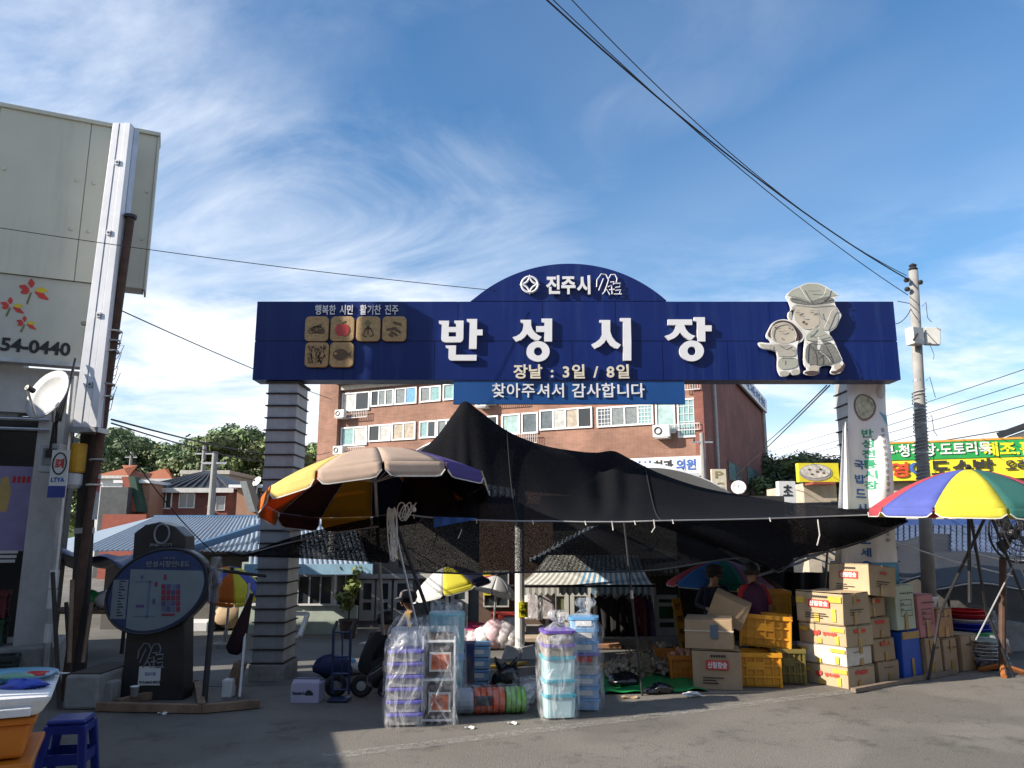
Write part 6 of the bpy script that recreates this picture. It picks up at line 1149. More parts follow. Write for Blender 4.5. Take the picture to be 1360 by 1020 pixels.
def film_bag(root, cx, cy, z0, w, d, h, seed=0, top='knot', m_=FILM, amp=.035):
    rnd = random.Random(seed); ph = [rnd.uniform(0, 6) for _ in range(8)]
    def fn(u, v):
        a = 2*PI*u; k = 1.0
        if v > .82: t = (v-.82)/.18; k = 1-(.82 if top == 'knot' else .35)*t**1.3
        ex = 3.2; ca, sa = math.cos(a), math.sin(a); r = (abs(ca)**ex+abs(sa)**ex)**(-1/ex); wr = 1+amp*(math.sin(a*5+ph[0]+v*9)+.7*math.sin(a*9+ph[1]-v*14)+.5*math.sin(v*31+ph[2]+a*3))
        zz = z0+h*v*1.0
        if v < .06: k *= .93+v
        return (cx+w/2*r*ca*k*wr, cy+d/2*r*sa*k*wr, zz)
    part('film', m_, root, lambda b: b.grid(fn, 40, 26), smooth=True)
    if top == 'knot':
        part('film_tuft', m_, root, lambda b: b.grid(lambda u, v: (cx+.02+(.03+.06*math.sin(v*2.6))*math.cos(2*PI*u)*(1+.4*math.sin(u*31)), cy+(.03+.06*math.sin(v*2.6))*math.sin(2*PI*u)*(1+.4*math.sin(u*25)), z0+h*.99+.13*v), 18, 6), smooth=True)
# 1: violet basins
p = G(537, 962); bs = thing('wrapped_basin_stack', 'stack of violet plastic basins wrapped in clear film by the road', 'wrapped goods', p, .08)
for k in range(6): z = .02+.115*k; part('basin', LAV if k != 9 else GREYP, bs, lambda b: (rbox(b, .0, .0, z+.075, .36, .30, .032), ), True, bevel=.008); part('tray_pack', SILV, bs, lambda b: rbox(b, 0.0, 0.0, z, .31, .26, .072, .08), True)
film_bag(bs, 0, 0, 0, .42, .36, .88, 3, 'loose', FOG)
for o in bs.children:
    if o.name.startswith('film'): o.matrix_parent_inverse = Matrix.Identity(4); o.location = (0, 0, 0)
# 2: shelf rack with labels
p = G(582, 958); rk = thing('wrapped_shelf_rack', 'folded shelf rack in film with orange printed labels', 'shelf rack', p, .05)
for z in (.05, .42, .78): part('shelf_frame', WHITE, rk, lambda b: (b.bx(-.15, .15, -.14, -.12, z-.02, z), b.bx(-.15, .15, .12, .14, z-.02, z), b.bx(-.15, -.13, -.119, .119, z-.02, z), b.bx(.13, .15, -.119, .119, z-.02, z)), True)
for sx in (-1, 1):
    for sy in (-1, 1): part('upright', WHITE, rk, lambda b: b.bx(sx*.155-.008, sx*.155+.008, sy*.145-.008, sy*.145+.008, 0, .82), True)
for k, z in enumerate((.06, .43)):
    part('drawer', mat('smoke_drawer', (.10, .09, .095), .3), rk, lambda b: rbox(b, 0, 0, z, .27, .24, .30), True); lb_ = part('label', SIGNW, rk, lambda b: b.bx(-.09, .12, -.158, -.154, z+.06, z+.24), True); part('label_print', PRINT, lb_, lambda b: b.bx(-.07, .10, -.161, -.159, z+.08, z+.22), True)
part('packing', mat('dark_brown_pack', (.06, .045, .04), .5), rk, lambda b: rbox(b, 0, 0, .79, .27, .24, .04), True)
part('film', FILM, rk, lambda b: b.grid(lambda u, v: ((.19+.012*math.sin(v*22+u*30))*max(-1, min(1, 1.6*math.cos(2*PI*u))), (.18+.012*math.sin(v*17))*max(-1, min(1, 1.6*math.sin(2*PI*u))), .92*v), 40, 20), True, smooth=True)
part('strap', FOG, rk, lambda b: (b.tube([(-.12, -.18, .05), (0, -.19, .3), (.1, -.185, .55), (.02, -.18, .72)], .012, 5), b.tube([(.1, -.18, .04), (0, -.19, .2), (-.1, -.18, .32)], .012, 5)), True)
# 3: tall aqua bin pack
p = G(592, 940); tb_ = thing('aqua_bin_pack', 'tall pale aqua bin in film with an orange label', 'bin', p)
part('bin', mat('pale_teal_bin', (.20, .45, .52), .35, var=.1), tb_, lambda b: b.lathe([(.16, 0), (.175, .3), (.185, .62), (.19, .95), (.195, .96), (.19, .98), (.17, .98)], (0, 0, 0), 24), True, smooth=True); part('blue_band', CBLU, tb_, lambda b: b.lathe([(.188, .48), (.193, .49), (.194, .55), (.189, .56)], (0, 0, 0), 24), True); lb_ = part('label', SIGNW, tb_, lambda b: b.grid(lambda u, v: (.196*math.sin(-1.0+.95*u), -.196*math.cos(-1.0+.95*u), .6+.13*v), 8, 1), True); part('label_print', PRINT, lb_, lambda b: b.grid(lambda u, v: (.1985*math.sin(-.93+.8*u), -.1985*math.cos(-.93+.8*u), .615+.10*v), 8, 1), True)
part('film', FOG, tb_, lambda b: b.grid(lambda u, v: ((.215-.05*(v > .9)+.01*math.sin(u*50+v*9))*math.cos(2*PI*u), (.215-.05*(v > .9)+.01*math.sin(u*44))*math.sin(2*PI*u), .02+1.05*v), 36, 14), True, smooth=True)
# 4: fogged white sack behind
p = G(545, 938); wk = thing('fogged_foam_sack', 'big fogged white sack standing behind the violet basins', 'sack', p); part('contents', FOAM, wk, lambda b: rbox(b, p.x, p.y, .02, .42, .34, .78)); film_bag(wk, p.x, p.y, 0, .5, .44, .93, 8, 'loose', FOG)
# 5: drawer tower and boxed drawers
p = G(632, 922); dt = thing('blue_drawer_tower', 'pale blue drawer tower standing behind the coloured tub roll', 'drawer tower', p)
for k in range(4): z = .01+.13*k; d_ = part('drawer', mat('frosted_blue_drawer', (.26, .38, .50), .3, var=.1), dt, lambda b: b.bx(p.x-.12, p.x+.16, p.y, p.y+.3, z, z+.122), bevel=.015); part('label', SIGNW, d_, lambda b: b.bx(p.x-.02, p.x+.09, p.y-.006, p.y-.001, z+.04, z+.09)); part('handle', CBLU, d_, lambda b: b.bx(p.x-.1, p.x+.14, p.y-.012, p.y-.001, z+.1, z+.118))
part('top', CBLU, dt, lambda b: b.bx(p.x-.125, p.x+.165, p.y-.005, p.y+.305, .535, .55))
p = G(617, 926); o = MB().bx(p.x-.09, p.x+.1, p.y+.1, p.y+.4, 0, .56).build('navy_carton', mat('navy_yellow_carton', (.02, .03, .12), .6, dirt=.7, dcol=(.32, .22, .02), ds=3), bevel=.01); tag(o, 'navy printed carton standing left of the pale blue drawer tower', 'carton')
# 6: roll of coloured tubs lying in film
p = G(652, 948); rl_ = thing('coloured_tub_roll', 'roll of clear, orange and green tubs lying in film on the asphalt', 'wrapped goods', p, .14); OR_ = mat('orange_tub', (.62, .10, .03), .4); GR_ = mat('lime_tub', (.18, .42, .06), .4)
L_ = .72; seq = [(0, .17, mat('clear_grey_tub', (.30, .34, .40), .3))]+[(.18+.063*k, .06, OR_) for k in range(5)]+[(.505+.052*k, .049, GR_) for k in range(4)]
for a_, w_, mm in seq: part('tub', mm, rl_, lambda b: b.lathe([(.11, 0), (.128, w_*.15), (.128, w_*.8), (.115, w_)], (-L_/2+a_, 0, .132), 18, rot=Matrix.Rotation(PI/2, 3, 'Y')), True, smooth=False)
lb_ = part('label', DARKST, rl_, lambda b: b.grid(lambda u, v: (-.17+.17*u, -.133*math.cos(-.2+.7*v), .132+.133*math.sin(-.2+.7*v)), 2, 6), True)
part('film', FILM, rl_, lambda b: b.grid(lambda u, v: (-.40+.80*v, (.146+.008*math.sin(u*40+v*20))*math.cos(2*PI*u)*(1-.35*(abs(v-.5) > .47)), .146+(.142+.008*math.sin(v*33))*math.sin(2*PI*u)*(1-.35*(abs(v-.5) > .47))), 30, 24), True, smooth=True)
# 7: black bag, red basin, clear bags
p = G(672, 926); bk = thing('black_carrier_bag', 'black plastic carrier bag with twisted handles behind the tub roll', 'bag', p); BAGK = mat('black_bag_film', (.010, .010, .011), .22, spec=.8, bump=.6, bs=14); part('bag', BAGK, bk, lambda b: b.blob((p.x, p.y+.1, .17), .17, 16, 12, .14, 2, sx=.95, sy=.7, sz=1.0), smooth=True)
for s_ in (-1, 1): part('handle', BAGK, bk, lambda b: b.tube([(p.x+s_*.06, p.y+.1, .3), (p.x+s_*.11, p.y+.08, .38), (p.x+s_*.13, p.y+.09, .42)], [.05, .025, .01], 6))
p = G(655, 924); o = MB().lathe([(.10, 0), (.14, .10), (.15, .11), (.14, .12), (.12, .05), (.09, .012), (0.001, .01)], (p.x, p.y+.1, 0), 18).build('red_basin', mat('dark_red_plastic', (.22, .015, .02), .4), smooth=True); tag(o, 'small dark red basin beside the black carrier bag', 'basin')
for k, (px, py, r_, lab) in enumerate(((700, 938, .17, 'clear polythene bag heaped beside the coloured tub roll'), (710, 930, .15, 'clear polythene bag tucked against the aqua box tower'))):
    p = G(px, py); o = MB().blob((p.x, p.y+.1, r_*.8), r_, 16, 10, .22, 20+k, sz=.85).build('clear_bag', FILM, smooth=True); tag(o, lab, 'bag'); part('contents', SIGNW, o, lambda b: b.blob((p.x, p.y+.1, r_*.6), r_*.55, 10, 7, .3, k))
# 8/9: box towers in bags
def box_tower(label, px, py, seqs, w, d, rz, seed, m_):
    p = G(px, py); r = thing('bagged_box_tower', label, 'wrapped goods', p, rz, 'bagged towers of storage boxes'); z = .02
    for (h, body, lid, lab) in seqs:
        q = part('storage_box', body, r, lambda b: rbox(b, 0, 0, z, w, d, h-.03, .06), True); part('lid', lid, q, lambda b: rbox(b, 0, 0, z+h-.029, w+.02, d+.02, .026), True)
        if lab: part('label', SIGNW if lab == 1 else RED, q, lambda b: b.bx(-w*.28, w*.28, -d/2-.006, -d/2-.002, z+h*.25, z+h*.7), True)
        z += h
    rt = r.location.copy(); film_bag(r, 0, 0, 0, w+.10, d+.10, z+.07, seed, 'knot', m_, .03)
    for o in r.children:
        if o.name.startswith('film'): o.matrix_parent_inverse = Matrix.Identity(4); o.location = (0, 0, 0)
    return r
cl = mat('clear_aqua_box', (.42, .62, .66), .25, var=.06); gl = mat('printed_box_insert', (.30, .27, .22), .5, var=.4, vs_=18); cb = mat('clear_blue_box', (.26, .42, .60), .25, var=.1)
box_tower('bagged tower of aqua and purple lidded storage boxes', 741, 952, [(.22, cl, AQD, 0), (.14, cl, AQD, 0), (.22, cl, AQD, 0), (.12, gl, PURP, 0), (.13, gl, PURP, 0)], .32, .30, .15, 4, FOG)
box_tower('bagged tower of clear blue storage boxes with printed labels', 777, 942, [(.115, cb, CBLU, 0), (.115, cb, CBLU, 1), (.115, cb, CBLU, 1), (.10, SILV, SILV, 0), (.12, gl, PURP, 2), (.12, cb, CBLU, 1), (.12, cb, CBLU, 1), (.12, cb, CBLU, 1)], .30, .28, -.1, 7, mat_film('bluish_film', (.72, .8, .92), .04, .35, 8))
# ---------------------------------------------------------------- carton, hand truck, sapling on the left
p = G(404, 934); cb_ = thing('lilac_white_carton', 'lilac white carton with dark print on the lane by the pillar', 'carton', p, -.05); cb_.scale = (.78, .78, .8); LIL = mat('lilac_carton', (.36, .35, .45), .75, var=.06)
part('body', LIL, cb_, lambda b: b.bx(-.2, .2, 0, .3, 0, .25), True, bevel=.006)
for sx in (-1, 1): part('flap', LIL, cb_, lambda b: b.hexa([Vector(q) for q in ((-.19, .15+sx*.14, .251), (.19, .15+sx*.14, .251), (.19, .15+sx*.145, .255), (-.19, .15+sx*.145, .255), (-.19, .15+sx*.06, .29), (.19, .15+sx*.06, .29), (.19, .15+sx*.065, .295), (-.19, .15+sx*.065, .295))]), True)
text('lettering', 'Standard', INK, cb_, Vector((-.095, -.003, .13)), .16, .045, .03, .002, local=True); part('shell_print', INK, cb_, lambda b: b.prism([(.06+.07*math.cos(PI*k/8)*(.8+.2*(k % 2)), .10+.07*math.sin(PI*k/8)) for k in range(9)], lambda x, z, d: (x, -.003+d, z), .002), True)
p = G(452, 925); ht = thing('hand_truck', 'blue steel hand truck with black wheels standing on the lane', 'hand truck', p); BLST = mat('blue_steel_frame', (.02, .035, .09), .45, .3)
def HT(px, py, dy=0): w = W(px, py, 9.15+dy); return w
for s_, (tx, bx_) in enumerate(((443, 441), (466, 463))): part('rail', BLST, ht, lambda b: b.tube([HT(bx_, 922), HT(tx, 838)], .016, 8)); part('handle', BLACK, ht, lambda b: b.tube([HT(tx, 838), HT(tx+5, 825, .05)], .02, 8))
for py in (840, 872, 895, 916): part('cross_bar', BLST, ht, lambda b: b.tube([HT(442.5, py), HT(465, py)], .012, 6))
part('centre_bar', BLST, ht, lambda b: b.tube([HT(454, 916), HT(455, 840)], .010, 6)); part('toe_plate', BLST, ht, lambda b: b.bx(HT(440, 922).x, HT(466, 922).x, 8.95, 9.2, .01, .025))
for px in (446, 480):
    c = HT(px, 912, .1); c.z = .125; w = part('wheel', RUBBER, ht, lambda b: b.tube([c+Vector((.0, .1*math.cos(q*PI/10), .1*math.sin(q*PI/10))) for q in range(20)] if False else [c+Vector((.09*math.cos(q*PI/10), .02*math.cos(q*PI/10), .09*math.sin(q*PI/10))) for q in range(20)], .034, 8, closed=True), smooth=True); part('hub', STEEL, w, lambda b: b.lathe([(.05, -.02), (.055, 0), (.05, .02)], c, 14, rot=Matrix.Rotation(PI/2, 3, 'X')))
# goods on the ground beyond the truck
for k, (px, py, sx, sy, sz, c, lab) in enumerate(((440, 900, .26, .2, .14, (.02, .03, .10), 'navy bundle lying behind the hand truck'), (458, 890, .16, .14, .08, (.10, .32, .55), 'light blue folded cloth behind the hand truck'), (470, 895, .22, .15, .07, (.45, .44, .42), 'white folded sacks behind the hand truck'), (497, 880, .1, .1, .09, (.45, .14, .05), 'orange packet beside the crouching vendor'))):
    p = G(px, py); o = MB().blob((p.x, p.y, sz), 1, 12, 8, .12, k+40, sx=sx, sy=sy, sz=sz).build('cloth_bundle', mat('bundle_cloth_%d' % k, c, .85, bump=.4, bs=14), smooth=True); tag(o, lab, 'bundle')
for k in range(5): p = G(500+14*k, 868-2*(k % 2)); o = MB().box((p.x, p.y, .16+.03*k), (.5, .25, .03), Matrix.Rotation(.1*k-.2, 3, 'Z') @ Matrix.Rotation(.08*(k % 3-1), 3, 'Y')).build('loose_board', FOAM if k % 2 else BCONC); tag(o, ['lowest pale board in the loose pile by the parasol pole', 'second pale board in the loose pile by the parasol pole', 'middle pale board in the loose pile by the parasol pole', 'fourth pale board in the loose pile by the parasol pole', 'uppermost pale board in the loose pile by the aqua bin'][k], 'board', 'loose boards by the parasol pole')
p = G(462, 848); sp_ = thing('potted_sapling', 'thin leafy sapling in a pot before the mint green shop', 'potted plant', p); part('pot', mat('dark_pot', (.05, .03, .025), .7), sp_, lambda b: b.lathe([(.12, 0), (.17, .3), (.18, .3), (.18, .33), (.14, .33)], p, 16)); part('trunk', BARK, sp_, lambda b: b.tube([p+Vector((0, 0, .3)), p+Vector((.02, 0, .9)), p+Vector((-.02, 0, 1.3))], [.02, .015, .006], 6))
lf = MB(); rnd = random.Random(5)
for k in range(16): leaf_cloud(lf, (p.x+rnd.uniform(-.17, .17), p.y+rnd.uniform(-.15, .15), rnd.uniform(.55, 1.25)), .12, 34, .045, rnd)
lf.build('crown', mat('sapling_leaves', (.12, .15, .03), .6, var=.5, vs_=20), sp_)
# ---------------------------------------------------------------- bedding stall
YB = 12.9; bt = thing('bedding_table', 'low table carrying the rolled bedding bundles', 'table', (gx(650, YB), YB, 0)); zt2 = gz(864, YB)
part('top', mat('dark_table_cloth', (.06, .055, .055), .8), bt, lambda b: b.bx(gx(604, YB), gx(692, YB), YB, YB+1.1, zt2-.05, zt2))
for px in (606, 648, 688): part('leg', STEEL, bt, lambda b: b.bx(gx(px, YB), gx(px, YB)+.04, YB+.05, YB+.09, 0, zt2-.051))
bed = [mat('bedding_%d' % k, c, .85, var=.4, vs_=14, bump=.2, bs=20) for k, c in enumerate(((.62, .50, .52), (.62, .60, .60), (.55, .36, .40), (.5, .46, .48), (.45, .05, .18)))]
for k, (px, py, sx, sz, mi, lab) in enumerate(((612, 856, .19, .16, 1, 'white rolled quilt at the left end of the bedding table'), (627, 856, .2, .15, 0, 'pinkish rolled quilt second from the left on the bedding table'), (642, 852, .21, .18, 1, 'pale domed quilt in the middle of the bedding table'), (656, 846, .22, .24, 2, 'tall pink rolled quilt on the bedding table'), (669, 846, .2, .22, 3, 'grey white quilt roll near the white post'), (679, 852, .18, .18, 1, 'white quilt roll next to the white post'))):
    c = W(px, py, YB+.1); o = MB().blob((c.x, c.y+.1, zt2+sz*.86), 1, 14, 10, .07, 60+k, sx=sx, sy=.34, sz=sz).build('quilt_roll', bed[mi], smooth=True); tag(o, lab, 'quilt roll', 'rolled quilts on the bedding table'); part('film', FILM, o, lambda b: b.blob((c.x, c.y+.1, zt2+sz*.86), 1, 14, 10, .1, 80+k, sx=sx*1.05, sy=.36, sz=sz*1.05), smooth=True)
for k, (px, py, sx, sz, c, lab) in enumerate(((613, 838, .2, .13, (.55, .54, .56), 'white printed quilt piled behind the bedding rolls'), (628, 836, .3, .12, (.42, .03, .15), 'crimson quilt piled behind the bedding rolls'), (600, 845, .2, .1, (.06, .09, .2), 'denim blue cloth piled at the end of the bedding table'), (678, 830, .25, .13, (.30, .31, .36), 'grey boxed bedding stacked behind the white post'), (614, 826, .1, .07, (.12, .10, .06), 'olive hat lying on the bedding pile'))):
    w = W(px, py, YB+.7); o = MB().blob((w.x, w.y, w.z), 1, 12, 8, .1, 90+k, sx=sx, sy=.3, sz=sz).build('quilt_pile' if k < 4 else 'cloth_hat', mat('pile_cloth_%d' % k, c, .85, var=.35, vs_=16, bump=.3, bs=16), smooth=True); tag(o, lab, 'quilt' if k < 4 else 'hat')
for k, (px, lab) in enumerate(((712, 'tall clear bag of bedding standing right of the white post'), (725, 'second clear bag of bedding under the striped awning'))):
    p = G(px, 868); r = thing('bedding_bag', lab, 'bag', p); part('bedding', bed[3], r, lambda b: rbox(b, p.x, p.y+.4, .5, .34, .4, .5)); film_bag(r, p.x, p.y+.4, .48, .4, .46, .6, 30+k, 'loose')
o = MB().bx(gx(652, 14.6), gx(688, 14.6), 14.6, 15.0, .1, gz(815, 14.6)).build('red_goods_shelf', mat('red_goods', (.25, .02, .02), .6, var=.7, vs_=9)); tag(o, 'shelf of red goods in the shade behind the quilts', 'shelf')
# yellow mats, bench, platform
YMAT = mat('yellow_plastic_mat', (.55, .33, .02), .5, var=.25)
for lab, P in (('yellow plastic mat on the lane before the bedding table', [(604, 890), (680, 884), (700, 880), (628, 884)]), ('yellow plastic mat between the box towers and the green sheet', [(796, 890), (820, 888), (822, 880), (796, 882)])):
    Q = [G(*q, .03) for q in P]; o = MB().add(Q, [(0, 1, 2, 3)]).build('yellow_mat', YMAT, solid=.03); tag(o, lab, 'mat')
bn = thing('timber_bench', 'weathered low timber bench beside the white post', 'bench', (gx(715, 12.3), 12.3, 0)); zb_ = gz(848, 12.3)
for k in range(3): part('plank', mat('grey_bench_timber', (.42, .33, .24), .8, var=.25, bump=.2), bn, lambda b: b.bx(gx(688, 12.3), gx(742, 12.3), 12.3+.16*k, 12.3+.16*k+.15, zb_-.05, zb_))
for px in (690, 715, 738): part('leg', WOOD, bn, lambda b: b.bx(gx(px, 12.3), gx(px, 12.3)+.06, 12.33, 12.7, 0, zb_-.051))
part('rail', WOOD, bn, lambda b: b.bx(gx(690, 12.3), gx(740, 12.3), 12.29, 12.32, zb_-.25, zb_-.16))
o = MB().bx(gx(788, 12.9), gx(824, 12.9), 12.9, 13.7, .02, gz(856, 12.9)).build('brown_platform', mat('brown_platform_ply', (.30, .15, .08), .7, var=.15), bevel=.01); tag(o, 'brown plywood platform box before the clothes shop', 'platform')
# clothes hanging in the shop
CLK = [mat('garment_black', (.008, .008, .009), .9), mat('garment_red_print', (.12, .02, .03), .9, var=.8, vs_=30), mat('garment_white', (.4, .4, .42), .9), mat('garment_violet', (.06, .03, .09), .9), mat('garment_beige', (.24, .18, .12), .9)]
rail = thing('clothes_rail', 'steel clothes rail across the open front of the clothes shop', 'clothes rail', (gx(830, 13.7), 13.7, 0)); zr_ = gz(786, 13.7); part('bar', STEEL, rail, lambda b: b.tube([(gx(788, 13.7), 13.7, zr_), (gx(868, 13.7), 13.7, zr_)], .014, 6))
for px in (789, 867): part('upright', STEEL, rail, lambda b: b.tube([(gx(px, 13.7), 13.7, 0), (gx(px, 13.7), 13.7, zr_)], .014, 6))
GARL = ['long black garment at the left end of the rail', 'black coat hanging on the clothes rail', 'black dress with pale motif on the clothes rail', 'white blouse hanging at the middle of the rail', 'black jacket hanging beside the white blouse', 'beige top hanging near the right shop post', 'red printed skirt hanging near the right shop post', 'violet top at the right end of the clothes rail']
for k, (px, w_, L__, mi) in enumerate(((795, .26, .85, 0), (802, .26, .9, 0), (810, .26, 1.0, 0), (821, .2, .45, 2), (826, .24, .9, 0), (838, .22, .5, 4), (846, .24, .95, 1), (857, .24, .8, 3))):
    x = gx(px, 13.7); yy = 13.64+.04*(k % 2); g = thing('hanging_garment', GARL[k], 'garment', (x, yy, zr_-L__), group='garments on the clothes rail')
    part('cloth', CLK[mi], g, lambda b: b.grid(lambda u, v: (x+(u-.5)*w_*(1.0+.5*v)*(.6 if v < .06 else 1), yy+.05*math.sin(u*14+k)*v, zr_-.05-.12*abs(u-.5)*(1-v)-L__*v), 14, 8), smooth=True, solid=.03); part('hanger', STEEL, g, lambda b: b.tube([(x, yy, zr_), (x, yy, zr_-.05), (x-w_*.4, yy, zr_-.1), (x+w_*.4, yy, zr_-.1)], .006, 4))
# ---------------------------------------------------------------- green sheet with roots, baskets, orange board
gsx = [(800, 893), (930, 890), (942, 915), (938, 921), (800, 923), (795, 905)]; Q = [G(*q, .012) for q in gsx]; rnd = random.Random(3)
def sheetfn(u, v): a = Q[5].lerp(Q[4], v) if False else None
A_, B_, C_, D_ = G(798, 922, .012), G(940, 918, .012), G(936, 888, .012), G(800, 890, .012)
o = MB().grid(lambda u, v: A_.lerp(B_, u).lerp(D_.lerp(C_, u), v)+Vector((0, 0, .012*math.sin(u*23+v*5)+.012*math.sin(v*17+u*9)+.012)), 30, 12).build('green_ground_sheet', mat('green_sheet', (.008, .19, .05), .5, var=.2, bump=.3, bs=18), smooth=True, solid=.004); tag(o, 'bright green plastic sheet spread on the ground with roots', 'ground sheet')
GAR = mat('dried_garlic', (.36, .28, .21), .8, var=.5, vs_=18); STALK = mat('dry_stalk', (.22, .17, .10), .9, var=.4)
def heap(label, px0, px1, py, hgt, seed, n):
    rnd = random.Random(seed); b = MB()
    for k in range(n):
        px = rnd.uniform(px0, px1); p = G(px, py+rnd.uniform(-5, 6)); t = (px-px0)/(px1-px0); z = rnd.random()*hgt*math.sin(PI*min(1, max(.08, t)))
        b.blob((p.x, p.y, .03+z), .035*rnd.uniform(.7, 1.25), 6, 4, .15, k)
        if k % 2: d = Vector((rnd.uniform(-1, 1), rnd.uniform(-1, 1), rnd.uniform(-.1, .9))).normalized(); b.tube([(p.x, p.y, .04+z), Vector((p.x, p.y, .04+z))+d*rnd.uniform(.1, .22)], [.009, .004], 4)
    o = b.build('garlic_heap', GAR, smooth=True); tag(o, label, 'garlic heap', kind='stuff')
heap('heap of garlic bulbs with dry stalks on the green sheet', 804, 850, 897, .16, 1, 130); heap('spread of garlic bulbs beside the orange crates', 838, 895, 894, .14, 2, 150)
o = MB().blob(G(852, 884, .16), .14, 12, 8, .3, 9, sz=1.1).build('stalk_bundle', STALK, smooth=False); tag(o, 'upright bundle of dry stalks rising from the garlic heap', 'stalk bundle')
sb = MB(); rnd = random.Random(8)
for k in range(90): p = G(852, 886); d = Vector((rnd.gauss(0, .5), rnd.gauss(0, .4), 1)).normalized(); q = Vector((p.x+rnd.uniform(-.1, .1), p.y+rnd.uniform(-.1, .1), .05)); sb.tube([q, q+d*rnd.uniform(.15, .36)], .005, 3)
q_ = sb.build('stalks', STALK, o); q_['kind'] = 'stuff'
for k, (px, py, mm, w_, lab) in enumerate(((888, 893, OCR, .28, 'small orange crate of garlic behind the onion crate'), (915, 905, OCR, .40, 'orange crate heaped with onions beside the cartons'))):
    p = G(px, py); c_ = crate_proto('plastic_crate', lab, mm, w_, .32, .30); c_.location = (p.x, p.y+.2, 0); c_.rotation_euler = (0, 0, -.1)
    for i in range(18 if k else 12):
        rnd = random.Random(i+30*k); o = MB().blob((p.x+rnd.uniform(-w_*.38, w_*.38), p.y+.2+rnd.uniform(-.1, .1), .28+rnd.uniform(0, .06)), .04 if k else .032, 8, 6, .08, i).build('onion' if k else 'garlic_bulb', mat('onion_skin', (.50, .22, .12), .5, var=.3) if k else GAR, smooth=True); tag(o, 'onion heaped in the orange crate beside the cartons' if k else 'garlic bulb heaped in the small orange crate', 'onion' if k else 'garlic', 'onions in the orange crate' if k else 'garlic in the small crate')
ob_ = thing('orange_caution_board', 'tall orange board with black characters leaning at the shop corner', 'board', G(912, 880)); Yo = 11.9
P4 = [W(905, 870, Yo), W(916, 868, Yo), W(903, 794, Yo+.12), W(892, 796, Yo+.12)]
part('board', mat('orange_board', (.55, .24, .01), .5, var=.1), ob_, lambda b: b.add([P4[0], P4[1], P4[2], P4[3]], [(0, 1, 2, 3)]), solid=.03)
for k, ch in enumerate('안전제일'): c = P4[3].lerp(P4[0], (k+.6)/4.4).lerp(P4[2].lerp(P4[1], (k+.6)/4.4), .5); text('letter', ch, INK, ob_, c+Vector((0, -.025, 0)), .075, .09, .02, .003)
for k, (px, py, s_, lab) in enumerate(((880, 921, .1, 'black bag crumpled at the front edge of the green sheet'), (866, 922, .07, 'small black bag on the green sheet edge'), (829, 912, .14, 'dark bag leaning behind the blue box tower'))):
    p = G(px, py); o = MB().blob((p.x, p.y, s_*.55), s_, 14, 9, .25, 50+k, sx=1.4, sz=.6).build('black_bag', BAGK, smooth=True); tag(o, lab, 'bag')
o = MB().blob(G(918, 922, .03), .06, 10, 6, .4, 7, sx=1.8, sz=.4).build('paper_scrap', SIGNW); tag(o, 'crumpled white paper at the corner of the green sheet', 'paper')
o = MB().grid(lambda u, v: G(826, 927, .01)+Vector((.18*u, .1*v, .01*math.sin(u*7))), 5, 3).build('cardboard_scrap', CARD, solid=.004); tag(o, 'flat cardboard scrap before the green sheet', 'cardboard')
